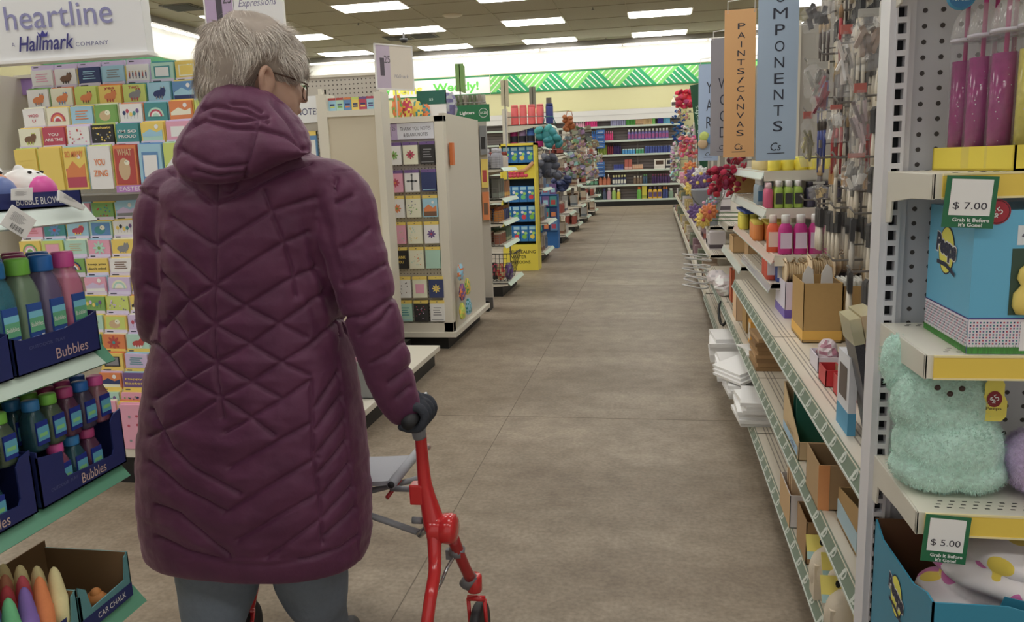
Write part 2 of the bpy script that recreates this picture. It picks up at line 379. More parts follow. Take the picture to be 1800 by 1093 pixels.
# px converted from the enlarged view: x = 980 + u/5.2
U=lambda u:980+u/5.2
brun('bottle',.1,.26,(215,30,130),(225,120,180),None,U(255),U(365),5,7,'bright pink bottle')
brun('bottle',.12,.18,(225,160,190),(230,200,215),None,U(170),U(250),5,4,'pale pink short bottle')
brun('can',.14,.26,(150,150,190),(170,170,205),None,U(485),U(625),5,7,'lavender grey canister','canister')
brun('bottle',.1,.28,(70,150,60),(50,110,50),None,U(630),U(715),5,6,'green bottle')
brun('box',.12,.17,(190,150,110),(150,120,90),None,U(715),U(785),5,4,'tan carton','carton')
brun('bottle',.1,.27,(195,165,120),(215,190,150),None,U(785),U(865),5,6,'tan bottle')
brun('bottle',.1,.3,(120,190,90),Wc,None,U(868),U(895),5,2,'light green bottle')
brun('can',.1,.3,(60,50,150),(90,170,210),None,U(915),U(965),5,4,'violet and blue can','can')
brun('can',.1,.3,(90,170,205),(190,215,225),None,U(968),U(1030),5,5,'sky blue can','can')
brun('bottle',.13,.32,(40,110,190),(60,140,210),None,U(310),U(362),4,3,'blue bottle')
brun('bottle',.13,.3,(210,50,120),(230,140,180),None,U(425),U(510),4,5,'rose pink bottle')
brun('bottle',.13,.32,(110,100,170),Wc,(150,70,130),U(640),U(1018),4,12,'violet bottle with white cap')
brun('spray',.15,.36,(110,80,70),(225,225,215),Wc,U(255),U(360),3,3,'white and brown spray bottle')
brun('bottle',.11,.3,(120,140,40),(150,160,40),None,U(365),U(450),3,5,'olive bottle')
brun('bottle',.1,.34,(120,30,50),(60,20,30),None,U(455),U(510),3,3,'dark red bottle')
brun('bottle',.1,.34,(52,38,92),(30,26,50),None,U(510),U(580),3,5,'dark violet bottle')
brun('can',.16,.16,(70,150,205),(200,220,230),None,U(590),U(710),3,5,'sky blue tub','tub')
brun('can',.16,.16,(60,150,110),(200,220,210),None,U(715),U(790),3,3,'teal tub','tub')
brun('can',.14,.22,(60,76,150),(90,110,180),None,U(795),U(1035),3,10,'dark blue can','can')
brun('bottle',.15,.32,(210,180,20),(230,205,40),None,U(310),U(360),2,3,'yellow bottle')
brun('box',.14,.18,(52,64,140),(90,110,180),None,U(510),U(600),2,4,'dark blue carton','carton')
brun('box',.2,.32,(176,90,80),(200,160,150),None,U(610),U(680),2,2,'salmon red carton','carton')
brun('box',.13,.16,(200,160,130),(180,120,90),None,U(682),U(780),2,5,'pinkish tan carton','carton')
brun('box',.5,.3,(215,212,206),(200,196,190),(70,50,40),U(880),U(985),2,1,'white carton with brown picture','carton')
brun('box',.3,.3,(205,204,200),(50,50,60),(40,40,50),U(990),U(1040),2,1,'white and black carton','carton')
brun('spray',.16,.34,(60,70,60),(220,220,216),(90,150,120),U(250),U(365),1,3,'dark green spray bottle')
brun('spray',.16,.34,(190,110,80),(222,220,216),None,U(370),U(480),1,3,'orange spray bottle')
brun('bottle',.13,.3,(44,54,100),(225,220,150),(200,200,190),U(495),U(625),1,5,'navy bottle with cream cap')
brun('bottle',.13,.26,(120,100,84),(200,196,186),None,U(690),U(775),1,3,'brown bottle with pale cap')
brun('bottle',.13,.3,(60,90,120),(90,150,90),None,U(780),U(820),1,2,'slate blue bottle with green cap')
brun('bottle',.14,.3,(70,44,96),(120,60,90),None,U(860),U(1030),1,7,'dark plum bottle')
brun('bottle',.18,.34,(50,70,64),(40,60,50),None,U(330),U(400),0,3,'very dark green jug','jug')
brun('bottle',.18,.36,(70,84,110),(60,60,120),None,U(405),U(440),0,1,'slate bottle','bottle')
brun('bottle',.18,.38,(190,150,180),Wc,None,U(445),U(485),0,1,'pale mauve bottle')
brun('bottle',.18,.38,(150,190,90),Wc,None,U(490),U(530),0,1,'lime green bottle')
brun('bottle',.18,.32,(205,190,40),Wc,None,U(535),U(570),0,1,'yellow squeeze bottle')
brun('bottle',.18,.38,(100,180,70),(230,120,40),None,U(722),U(765),0,1,'green bottle with orange cap')
brun('box',.24,.4,(200,190,40),(150,160,40),None,U(768),U(815),0,1,'yellow tall carton','carton')
brun('bottle',.22,.38,(225,180,30),(90,80,110),(90,70,120),U(825),U(955),0,3,'yellow and violet jug','jug')
brun('bottle',.16,.36,(60,76,140),(220,130,60),None,U(960),U(1010),0,2,'blue bottle with orange cap')
brun('bottle',.2,.3,(120,150,130),(200,210,200),None,U(1015),U(1060),0,1,'grey green jug','jug')
# two hanging blue strips
for (u,v0,v1,l) in ((393,300,475,'upper blue clip strip of packets hanging in front of the back wall shelves'),(393,592,735,'lower blue clip strip of packets hanging in front of the back wall shelves')):
    p0=at(U(u),170+v0/5.2,y=BY0-.08); p1=at(U(u),170+v1/5.2,y=BY0-.08)
    t=thing('clip_strip',l,'clip strip',(p0.x,BY0-.07,p1.z)); H=p0.z-p1.z
    MB().box(-.012,.012,.0,.004,0,H+.03,STEEL).build('strip',t)
    n=4
    for i in range(n):
        b=MB(); b.box(-.12,.12,-.035,-.003,H*i/n+.01,H*(i+.93)/n,C(44,100,172,.3)); b.box(-.08,.08,-.037,-.03,H*i/n+.05,H*(i+.55)/n,C(150,170,190)); b.build('packet',t)
p=at(1075+0,180,y=BY0-.0)
for i,(u,v) in enumerate(((1062,640),(1148,640))): pass
# pump bottles standing on top of the canopy
for i,u in enumerate((1068,1118)):
    p=at(U(u),185,y=BY0+.15)
    product('spray',.2,.14,.34,(214,208,190),(200,200,196),(70,60,60),(p.x,BY0+.15,2.825),0,'white pump bottle on top of the back wall shelving, %s one'%('left','right')[i],'bottle','pump bottles on the shelving canopy')
# ---------------- near left shelving with bubbles and chalk ----------------
GX=-1.10; GY1=1.425
LZ=[1.262,.974,.722,.432]
t=thing('shelving_unit','cream metal shelving unit with green price rails at the left edge, holding bubble toys','shelving',(-1.5,.6,0))
def L(o): return Vector((o[0]+1.5,o[1]-.6,o[2]))
s=MB(); s.box(-.09,-.06,-.9,.80,0,2.0,CREAM2); s.build('back_panel',t)
MB().box(-.06,-.02,.78,.82,0,2.0,CREAM).build('upright',t); MB().box(-.06,.37,-.9,.8,0,.1,BLACK).build('kick_plate',t)
MB().box(-.06,.4,-.9,.81,.1,.14,CREAM).build('base_deck',t)
GR=C(88,150,122,.3); CLR=C(206,222,214,.25)
for k,z in enumerate(LZ):
    y1=.825; s=MB(); s.box(-.06,.375,-.9,y1,z+.006,z+.028,C(214,212,200,.4)); 
    for i in range(26):
        for q in range(2): s.box(.3+q*.03,.306+q*.03,y1-.03-i*.03,y1-.022-i*.03,z+.028,z+.0286,DARK)
    sh=s.build('shelf',t,bev=.0015)
    # slanted price rail
    r=MB(); x0,x1=.372,.402
    r.prism([(x0,-.9,z+.036),(x1,-.9,z+.0),(x1-.004,-.9,z-.003),(x0-.003,-.9,z+.03)],(0,y1+.905,0),GR if k else CLR)
    fr=Fr((x1,-.9,z),(0,1,0),(x0-x1,0,.036)); H=math.hypot(x0-x1,.036)
    if k==0:
        r.poly(fr,[(1.30,.0),(1.42,.0),(1.41,H),(1.24,H)],C(24,100,70,.3),.0012); r.poly(fr,[(0,.0),(1.1,.0),(1.16,H),(0,H)],C(120,172,150,.3),.0012)
    if k==1: r.poly(fr,[(1.0,.0),(1.70,.0),(1.69,H),(1.1,H)],C(190,210,198,.25),.0012)
    r.build('price_rail',t)
TRN=lambda m:m
# --- bubble blower tray
z=LZ[0]+.03
tr=thing('display_tray','navy cardboard tray printed bubble blower on the top left shelf','tray',(-1.25,1.13,z))
b=MB(); b.box(-.13,.13,-.30,.29,0,.003,NAVY); b.box(.127,.13,-.30,.29,0,.030,NAVY); b.box(-.13,-.127,-.30,.29,0,.045,NAVY); b.box(-.13,.13,.287,.29,0,.030,NAVY); b.box(-.13,.13,-.30,-.297,0,.030,NAVY)
fr=Fr((.130,0,0),(0,1,0),(0,0,1)); b.text(fr,'BUBBLE BLOWER.',.185,.0145,.125,.013,WHITE); b.text(fr,'OUTDOOR    PLAY',.03,.014,.1,.008,C(120,130,190)); b.poly(fr,[(.065,.004),(.072,.014),(.082,.024),(.07,.019),(.063,.026),(.06,.018),(.048,.024),(.057,.013)],C(130,140,200))
b.build('tray_walls',tr)
def blower(c,y,lab,facec,x=-1.185,rz=0,k=0):
    o=thing('bubble_blower',lab,'toy',(x,y,z-.003),rz)
    m=MB(); col=C(*c,.3); m.ball((0,0,.036),.05,.047,.042,col,20)
    m.ball((-.035,.028,.07),.012,.01,.016,col,10); m.ball((-.035,-.028,.07),.012,.01,.016,col,10)
    m.ball((.0,.042,.05),.014,.005,.018,C(225,120,150),10); m.build('shell',o)
    f=MB(); f.ball((.034,.0,.034),.022,.034,.030,C(*facec,.35),18); f.build('window',o)
    e=MB()
    for s_ in (-1,1): e.ball((.026,.015*s_,.070),.004,.004,.003,BLACK,8)
    e.ball((.03,0,.068),.003,.004,.002,BLACK,8); e.build('eyes',o)
blower((228,226,228),1.355,'white bubble blower toy with pink window at the right end of the tray',(215,70,160),k=0)
blower((206,120,30),1.255,'orange bubble blower toy between two white ones in the tray',(90,110,170))
blower((228,220,226),1.155,'white bubble blower toy with pink window left of the orange one',(220,90,170))
blower((214,200,206),1.27,'pale bubble blower toy in the back row of the tray behind the orange one',(206,140,150),x=-1.29)
blower((225,190,205),1.16,'pink bubble blower toy in the back row of the tray',(206,140,150),x=-1.29)
# hanging tags
def tag_mesh(name,lab,pts,rot_txt,thick=.0015,bar=True):
    # pts: 4 world corners, in order; drawn facing the viewer
    P_=[Vector(p) for p in pts]; c=sum(P_,Vector())/4
    o=thing(name,lab,'tag',c); m=MB(); u=(P_[1]-P_[0]); v=(P_[3]-P_[0]); fr=Fr(P_[0]-c,u,v); W=u.length; H=v.length
    v2=fr.n.cross(fr.u)
    m.prism([p-c for p in P_],fr.n*-thick,TAGW)
    for i in range(9): m.rect(fr,W*.14+ (i%3)*.001,W*(.55+.05*(i%4)),H*(.42+.045*i),H*(.425+.045*i+.008),C(120,120,124),.0008)
    if bar:
        for i in range(14): m.rect(fr,W*(.3+.035*i),W*(.3+.035*i+(.012 if i%3 else .022)),H*.1,H*.32,C(70,70,74),.0008)
    m.build('card',o,bev=.0008); 
    return o
q=[at(px,py,x=GX+.012) for px,py in ((0,394),(45,421),(65,387),(22,359))]
o=tag_mesh('price_tag','white square barcode tag hanging askew in front of the navy blower tray',[q[0],q[1],q[2],q[3]],0)
q=[at(px,py,x=GX-.008) for px,py in ((20,352),(58,352),(58,329),(20,332))]
tag_mesh('price_tag','small white tag on the front of the orange bubble blower',q,0,bar=False)
q=[at(px,py,x=GX+.004) for px,py in ((104,352),(147,370),(151,363),(105,334))]
tag_mesh('price_tag','white card tag sticking out sideways at the right end of the blower tray',q,0,thick=.006,bar=False)
# --- tall bubble bottles
z=LZ[1]+.0285
def mk_bubble(cap,liq):
    def f():
        o=thing('bubble_bottle','x','bottle'); m=MB(); r=.024
        L_=C(*liq,.12,alpha=.62,spec=.8); 
        m.lathe([(r*.92,0),(r,.006),(r,.05),(r*.93,.07),(r,.09),(r,.135),(r*.8,.155),(r*.6,.168),(r*.6,.175)],(0,0,0),L_,20,5); m.build('body',o)
        c=MB(); c.lathe([(r*.82,.17),(r*.84,.172),(r*.84,.196),(r*.76,.2)],(0,0,0),C(*cap,.35),20); c.build('cap',o)
        l=MB(); l.box(r*.9,r+.0012,-.017,.017,.03,.118,C(44,84,160,.35)); fr=Fr((r+.0013,-.017,.03),(0,1,0),(0,0,1))
        l.rect(fr,0,.034,.036,.062,C(90,170,130)); l.rect(fr,0,.034,.062,.074,C(110,190,215)); l.text(fr,'Bubbles',.017,.05,.028,.008,WHITE,.0009); l.rect(fr,.025,.032,.004,.03,WHITE)
        for i in range(5): l.rect(fr,.003,.02,.006+.005*i,.0085+.005*i,C(150,160,210),.0008)
        l.build('label_sticker',o); return o
    return f
caps={'pink':((205,70,150),(214,120,160)),'blue':((20,100,180),(120,110,150)),'green':((104,178,50),(130,160,130)),'magenta':((160,50,110),(150,90,130)),'teal':((30,110,170),(60,130,150))}
seq1=['pink','blue','green','teal','green','blue','pink']; seq2=['blue','magenta','blue','magenta','green','blue','magenta']; seq3=['magenta','green','blue','pink','green','magenta','blue']
for r_,(seq,x,row) in enumerate(((seq1,-1.142,'front'),(seq2,-1.197,'second'),(seq3,-1.252,'third'))):
    for i,c in enumerate(seq):
        y=1.372-.0575*i-(.0 if i<4 else .006)
        put('bub'+c,mk_bubble(*caps[c]),(x,y,z+.003),0,'clear bubble bottle with %s cap, %s row in the navy trays, %s from the right'%(c,row,ORD[i]),'bottle')
def bubble_tray(y0,y1,lab,z,zf=.062,xd=.2):
    o=thing('display_tray',lab,'tray',(GX-.008,(y0+y1)/2,z)); h=(y1-y0)/2-.0015
    b=MB(); b.box(-xd,0,-h,h,0,.0025,NAVY)
    b.prism([(0,-h,0),(0,h,0),(0,h,zf+.018),(0,h-.02,zf+.012),(0,.02,zf),(0,-h+.02,zf+.0),(0,-h,zf+.006)],(-.0025,0,0),NAVY); b.prism([(0,h,0),(0,h,zf+.018),(-xd,h,zf+.04),(-xd,h,0)],(0,-.0025,0),NAVY)
    b.prism([(0,-h,0),(0,-h,zf+.006),(-xd,-h,zf+.04),(-xd,-h,0)],(0,.0025,0),NAVY); b.box(-xd,-xd+.002,-h,h,0,zf+.04,NAVY)
    b.build('tray_walls',o)
    l=MB(); fr=Fr((0,0,0),(0,1,0),(0,0,1)); l.text(fr,'Bubbles',.03,.02,.085,.02,C(190,160,160)); l.text(fr,'OUTDOOR  PLAY',-.03,.045,.09,.006,C(90,96,140)); l.build('lettering',o)
    return o
bubble_tray(1.185,1.405,'navy cardboard tray of tall bubble bottles at the right end of the second shelf',z)
bubble_tray(.96,1.18,'navy cardboard tray of tall bubble bottles next to the left picture edge',z)
# --- big cases of small bottles
z=LZ[2]+.0285
def mk_small(c):
    def f():
        cap,liq=caps[c]; o=thing('small_bubble_bottle','x','bottle'); m=MB(); r=.0185
        m.lathe([(r*.92,0),(r,.004),(r,.058),(r*.7,.072),(r*.6,.078)],(0,0,0),C(*[int(v*.62) for v in liq],.12,alpha=.75,spec=.8),16,5); m.build('body',o)
        q=MB(); q.lathe([(r*.8,.076),(r*.82,.078),(r*.82,.093),(r*.74,.095)],(0,0,0),C(*cap,.35),16); q.build('cap',o)
        l=MB(); l.box(r*.9,r+.001,-.014,.014,.012,.056,C(30,50,140,.35)); fr=Fr((r+.0011,-.014,.012),(0,1,0),(0,0,1)); l.rect(fr,0,.028,.008,.034,C(80,160,190)); l.rect(fr,.004,.024,.015,.022,C(120,190,120),.0008); l.build('label_sticker',o); return o
    return f
cs=['pink','green','blue','magenta','teal']
for bi,(y0,y1) in enumerate(((1.195,1.435),(.945,1.185))):
    wh=('right','left')[bi]
    o=thing('display_case','large navy bubble case with cut out window, %s one on the third shelf'%wh,'box',(GX-.006,(y0+y1)/2,z)); h=(y1-y0)/2-.001; b=MB(); zt=.098; xd=.36
    b.box(-xd,0,-h,h,0,.003,NAVY); wy0,wy1=-.055,.085
    b.prism([(0,-h,0),(0,h,0),(0,h,zt+.02),(0,h-.022,zt+.014),(0,wy1,zt+.0),(0,wy1,.04),(0,wy1-.006,.03),(0,wy0+.006,.036),(0,wy0,.046),(0,wy0,zt-.01),(0,-h+.025,zt-.005),(0,-h,zt)],(-.003,0,0),NAVY)
    for s_ in (-1,1): b.prism([(0,h*s_,0),(0,h*s_,zt+.01),(-xd,h*s_,zt+.03),(-xd,h*s_,0)],(0,-.003*s_,0),NAVY)
    b.box(-xd,-xd+.003,-h,h,0,.14,NAVY); b.build('case_walls',o)
    l=MB(); fr=Fr((0,0,0),(0,1,0),(0,0,1)); l.text(fr,'Bubbles',.02,.017,.07,.02,C(196,170,160)); l.text(fr,'OUTDOOR  PLAY',-.06,.026,.07,.006,C(90,96,140)); l.build('lettering',o)
    for ix in range(8):
        for iy in range(5):
            if True:
                c=cs[(ix*2+iy*3+bi)%5] if ix else ['pink','green','blue','teal','magenta'][(iy*2+bi)%5]
                y=y1-.03-iy*.0435; x=GX-.034-ix*.0405
                put('sm'+c,mk_small(c),(x,y,z+.004+.062+.035),0,'small %s capped bubble bottle, %s row back, %s from right, %s navy case'%(c,ORD[ix],ORD[iy],wh),'bottle','small bubble bottles in the navy cases')
                if ix==0 and iy in(1,2,3):
                    c=cs[(iy+2+bi)%5]
                    put('sm'+c,mk_small(c),(x,y,z+.004),0,'small %s capped bubble bottle, lower layer in the %s case window, %s from right'%(c,wh,ORD[iy]),'bottle','small bubble bottles in the navy cases')
# --- chalk
z=LZ[3]+.0285
TEAL=C(84,140,146,.6)
def chalk_box(y0,y1,lab,flap0=True):
    o=thing('chalk_tray',lab,'box',(GX-.01,(y0+y1)/2,z)); h=(y1-y0)/2-.001; b=MB(); xd=.2; kr=C(120,92,60,.85)
    b.box(-xd,0,-h,h,0,.003,kr)
    b.prism([(0,-h,0),(0,h,0),(0,h,.1),(0,h-.012,.092),(0,h-.02,.045),(0,-h+.03,.04),(0,-h+.02,.085),(0,-h,.1)],(-.003,0,0),TEAL)
    fr=Fr((.0,0,0),(0,1,0),(0,0,1)); b.poly(fr,[(-h,0),(h,0),(h,.03),(-h,.03)],NAVY,.0008)
    b.box(-xd,0,h-.003,h,0,.1,TEAL); b.box(-xd+.003,-.003,h-.0045,h-.003,.003,.1,kr); b.box(-xd,0,-h,-h+.003,0,.08,TEAL); b.box(-xd,-xd+.003,-h,h,0,.115,kr)
    b.build('tray_walls',o); return o
o=chalk_box(1.252,1.405,'open cardboard tray printed car chalk at the right end of the lowest visible shelf')
l=MB(); fr=Fr((0,0,0),(0,1,0),(0,0,1)); l.text(fr,'CAR CHALK',.01,.015,.085,.012,WHITE,.0012); l.build('lettering',o)
o=chalk_box(1.0,1.248,'open cardboard tray of fat sidewalk chalk beside the car chalk tray')
l=MB(); fr=Fr((0,0,0),(0,1,0),(0,0,1)); l.rect(fr,-.02,.09,.028,.062,C(90,160,190),.0012); l.rect(fr,-.02,.09,.05,.062,NAVY,.0014); l.text(fr,'OUTDOOR PLAY',.035,.056,.09,.006,WHITE,.002); l.rect(fr,.05,.085,.03,.046,WHITE,.0016); l.build('label_sticker',o)
def mk_chalk(c):
    def f():
        m=MB(); r=.0168; m.lathe([(r,0),(r*1.02,.05),(r*1.04,.092),(r*.96,.094),(r*.9,.106),(r*.62,.138),(r*.35,.150),(r*.1,.154)],(0,0,0),C(*c,.8,noise_=.06,scale=200),16); return tag(m.build('chalk_stick'),'x','chalk')
    return f
ch={'orange':(226,130,70),'cream':(216,206,150),'red':(186,60,70),'purple':(128,100,180),'green':(100,186,130),'blue':(90,140,200),'rust':(170,110,80),'pink':(206,80,100)}
rows=[['cream','orange','purple','green','blue','green'],['cream','pink','red','purple','green','red'],['cream','rust','red','red','purple','blue'],['cream','rust','orange','red','pink','purple'],['cream','cream','rust','orange','red','green']]
for ix,rw in enumerate(rows):
    for iy,c in enumerate(rw):
        put('chalk'+c,mk_chalk(ch[c]),(GX-.032-ix*.037,1.226-iy*.037,z+.004),0,'%s sidewalk chalk stick, %s row back and %s from the right in its tray'%(c,ORD[ix],ORD[iy]),'chalk')
for i,(y,c) in enumerate(((1.345,(190,120,50)),(1.29,(150,110,80)))):
    m=MB(); m.ball((0,0,.018),.024,.018,.016,C(*c,.6),14); m.ball((0,0,.03),.012,.012,.012,C(*c,.6),10)
    for sx in(-1,1):
        for sy in (-1,1): m.tube([(sx*.014,sy*.017-.002,.008),(sx*.014,sy*.017+.002,.008)],.007,BLACK,8)
    o=tag(m.build('toy_car'),('orange chalk toy car in the front of the car chalk tray','brown chalk toy car behind the tray flap')[i],'toy'); o.location=(GX-.05-.03*i,y,z+.004)
# ---------------- greeting card rack ----------------
RY=3.2; RX0,RX1=-3.05,-1.72
t=thing('card_rack','tall cream greeting card rack with lilac header strip and clear ledge beyond the bubble shelves','rack',((RX0+RX1)/2,RY+.15,0)); hx=(RX1-RX0)/2
MB().box(-hx,hx,.2,.24,0.1,1.83,CREAM2).build('back_panel',t)
MB().box(-hx,hx,-.33,.24,0,.13,BLACK).build('kick_plate',t); MB().box(-hx,hx,-.36,.24,.13,.17,CREAM).build('base_deck',t,bev=.003)
s=MB(); s.box(-hx,.12,.18,.21,1.76,1.835,C(160,128,196)); s.box(.12,hx,.18,.21,1.78,1.835,C(30,130,86)); s.build('header_strip',t)
MB().box(-hx,hx,.16,.24,1.835,1.85,CREAM).build('top_cap',t)
s=MB(); s.prism([(-hx,-.10,1.28),(-hx,-.10,1.40),(-hx,-.096,1.40),(-hx,-.096,1.28)],(2*hx,0,0),clear(225,228,235,.25)); s.box(-hx,hx,-.10,-.0,1.272,1.28,clear(220,220,225,.5)); s.build('clear_ledge',t)
for i in range(10): MB().box(-hx+.06+i*.121,-hx+.075+i*.121,-.104,-.10,1.375,1.39,WHITE).build('clip',t)
s=MB(); s.box(-hx,hx,-.02,.19,1.20,1.268,C(150,146,140,.5)); s.build('mid_shelf',t)
for sx in (-hx,hx-.02): MB().box(sx,sx+.02,-.1,.24,.17,1.84,CREAM).build('side_panel',t)
LILT=C(206,198,226); YEL=C(236,196,50); INK=C(60,60,80)
PAL={'white':(228,226,222),'cream':(232,222,190),'yellow':(232,196,60),'orange':(228,120,50),'red':(196,60,56),'pink':(228,150,180),'rose':(200,60,90),'purple':(112,80,150),'lilac':(200,180,222),'navy':(44,60,120),'blue':(80,140,200),'sky':(140,196,222),'teal':(50,146,150),'mint':(160,208,190),'green':(110,170,70),'lime':(190,210,80),'grey':(130,132,138),'black':(46,44,48),'tan':(200,168,120),'brown':(120,84,60)}
def PC(n,**k):
    c=PAL[n]; g=.3*c[0]+.6*c[1]+.1*c[2]; return C(*[int(v*.82+g*.18) for v in c],**k)
def motif(m,fr,w,h,kind,c1,c2,r,txt=None):
    """draw a motif on a card front w x h"""
    a,b=PC(c1),PC(c2)
    if kind=='balloons':
        for i in range(5): x=w*(.2+.15*i); y=h*(.55+.1*math.sin(i*2)); m.disc(fr,x,y,w*.07,w*.085,(a,b,PC('yellow'),PC('teal'),PC('purple'))[i%5],.0012+.0001*i); m.rect(fr,x-.0005,x+.0005,h*.25,y-w*.08,INK,.0011)
    elif kind=='flower':
        cx,cy=w*.5,h*.5
        for i in range(8): q=i*math.pi/4; m.disc(fr,cx+w*.17*math.cos(q),cy+w*.17*math.sin(q),w*.13,w*.055,a,.0012+.00005*i,rot=q)
        m.disc(fr,cx,cy,w*.07,w*.07,b,.002)
    elif kind=='animal':
        m.disc(fr,w*.5,h*.42,w*.26,h*.2,a,.0012); m.disc(fr,w*.68,h*.58,w*.13,w*.12,a,.0014); m.disc(fr,w*.62,h*.7,w*.04,w*.07,b,.0013); m.disc(fr,w*.74,h*.7,w*.04,w*.07,b,.0013)
        for x in(.35,.48,.6): m.rect(fr,w*x,w*(x+.05),h*.16,h*.32,b,.0015)
    elif kind=='scene':
        m.rect(fr,w*.06,w*.94,h*.06,h*.5,a,.0012); m.poly(fr,[(w*.06,h*.45),(w*.4,h*.68),(w*.7,h*.5),(w*.94,h*.62),(w*.94,h*.3),(w*.06,h*.3)],b,.0014); m.disc(fr,w*.7,h*.78,w*.09,w*.09,PC('white'),.0012)
    elif kind=='lines':
        for i in range(4): m.rect(fr,w*(.2+.04*(i%2)),w*(.8-.06*(i%3)),h*(.34+.13*i),h*(.39+.13*i),a,.0012)
        m.rect(fr,w*.08,w*.92,h*.08,h*.12,b,.0012)
    elif kind=='rows':
        for i in range(6):
            m.disc(fr,w*(.13+.15*i),h*.62,w*.035,w*.035,PC('tan'),.0012,8); m.rect(fr,w*(.1+.15*i),w*(.16+.15*i),h*.34,h*.57,(a,b)[i%2],.0012); m.rect(fr,w*(.11+.15*i),w*(.15+.15*i),h*.22,h*.34,INK,.0012)
    elif kind=='rainbow':
        for i in range(4): R=w*(.36-.075*i); m.quad([fr.p(w*.5+R*math.cos(q*math.pi/10),h*.3+R*math.sin(q*math.pi/10),.0012+.0002*i) for q in range(11)],(a,b,PC('white'),a)[i])
    elif kind=='frame':
        m.rect(fr,w*.14,w*.86,h*.18,h*.82,a,.0012); m.rect(fr,w*.2,w*.8,h*.25,h*.75,b,.0014)
    elif kind=='dots':
        for i in range(14): m.disc(fr,w*r.uniform(.12,.88),h*r.uniform(.15,.85),w*.04,w*.035,(a,b)[i%2],.0012+.00005*i,8)
    elif kind=='photo':
        m.rect(fr,w*.06,w*.94,h*.1,h*.92,a,.0012); m.disc(fr,w*.45,h*.45,w*.26,h*.26,b,.0014); m.disc(fr,w*.58,h*.6,w*.12,w*.1,PC('cream'),.0016); m.disc(fr,w*.55,h*.62,w*.02,w*.02,INK,.0018,8)
    if txt:
        tl=txt.split('\n')
        for i,q in enumerate(tl): m.text(fr,q,w*.5,h*(.84 if len(tl)==1 else .84-.24*i) if kind!='none' else h*(.5+.13*(len(tl)-1)-.26*i),w*min(.84,.16*len(q)),h*.15,b,.002,bold=.02)
def card(x,y,z,w,h,bg,env,kind,c1,c2,label,txt=None,strip='lilac',top=None,group='greeting cards on the card rack',lean=0):
    o=tag(None or bpy.data.objects.new('greeting_card',None),label,'greeting card',group) if 0 else None
    r=random.Random(int(x*1000)*7+int(z*1000)); m=MB()
    m.box(.0,w,-.004,.006,0,h,PC(bg,rough=.5)); m.box(.003,w+.004,.0062,.014,0,h+.004+r.uniform(0,.004),PC(env,rough=.6))
    fr=Fr((0,-.004,0),(1,0,0),(0,0,1)); motif(m,fr,w,h,kind,c1,c2,r,txt)
    if strip: m.box(-.002,w+.002,-.0075,-.0065,-.012,.008,LILT if strip=='lilac' else PC(strip)); m.rect(Fr((0,-.0075,0),(1,0,0),(0,0,1)),.008,.03+r.uniform(0,.02),-.004,.001,INK,.0006)
    if top: m.box(-.002,w+.004,.006,.016,h-.004,h+.022,PC(top)); m.rect(Fr((0,.006,0),(1,0,0),(0,0,1)),.01,.035,h+.012,h+.016,INK,.0006)
    o=m.build('greeting_card'); o.location=(x,y,z); o.rotation_euler=(-lean,r.uniform(-.02,.02),0); return tag(o,label,'greeting card',group)
cw=.108; X0=at(11,150,y=RY).x-.0
U5=[ # five tiers top to bottom, eight columns: bg, envelope, motif, c1, c2, text
 [('white','pink','lines','pink','rose',None),('white','yellow','animal','brown','black',None),('navy','sky','lines','sky','white',None),('sky','yellow','lines','grey','navy',None),('white','lilac','rows','red','navy',None),('mint','teal','frame','teal','white',None),('yellow','cream','frame','cream','yellow','Thank You'),('sky','lime','scene','green','sky',None)],
 [('white','green','animal','orange','grey',None),('cream','orange','animal','orange','blue',None),('lime','lime','animal','orange','brown',None),('yellow','orange','animal','orange','red','yes'),('lime','teal','animal','grey','red','TWO'),('sky','teal','animal','navy','grey',None),('blue','yellow','scene','navy','sky',None),('lime','lime','animal','green','black',None)],
 [('white','cream','none','red','rose','WOO\nU'),('cream','yellow','rainbow','rose','orange',None),('sky','yellow','lines','orange','yellow',None),('green','cream','photo','green','tan',None),('white','orange','balloons','navy','rose',None),('teal','sky','rainbow','mint','rose',None),('orange','yellow','scene','orange','cream',None),('lime','mint','scene','mint','green',None)],
 [('cream','yellow','animal','brown','lime',None),('rose','orange','none','pink','white','YOU\nARE THE'),('white','lilac','dots','pink','red',None),('black','lime','dots','grey','yellow','graduate'),('teal','teal','none','white','white',"I'M SO\nPROUD"),('yellow','yellow','scene','mint','sky',None),('pink','lilac','frame','pink','white',None),('mint','mint','frame','white','lime',None)],
 [('yellow','lime','lines','yellow','green',None),('yellow','yellow','none','yellow','yellow',None),('yellow','sky','scene','rose','orange','SO MANY'),('white','lime','none','teal','orange','YOU\nZING'),('orange','red','photo','red','tan','WHAT'),('sky','blue','frame','blue','white',None),('lime','mint','scene','green','white',None),('sky','teal','frame','teal','white',None)]]
ZR=[1.765,1.668,1.58,1.492,1.30]; HR=[.078,.085,.085,.085,.185]; TN=['top','second','third','fourth','fifth']
MN={'lines':'printed lines','animal':'a small animal','rows':'a row of little figures','frame':'a framed panel','scene':'a landscape','rainbow':'a rainbow arch','dots':'scattered dots','balloons':'balloons','photo':'a pet photo','none':'plain lettering','flower':'a flower'}
for r_ in range(5):
    for c in range(8):
        bg,env,kd,c1,c2,tx=U5[r_][c]
        card(X0+c*.1215+.003*r_,RY+.16-.045*r_,ZR[r_],cw,HR[r_],bg,env,kd,c1,c2,'%s greeting card with %s, %s rack tier, %s column from left'%(bg,MN[kd],TN[r_],ORD[c]),tx,strip='lilac' if r_<4 else None,top='lilac' if r_==0 and c<5 else None)
        if r_<4 and False: pass
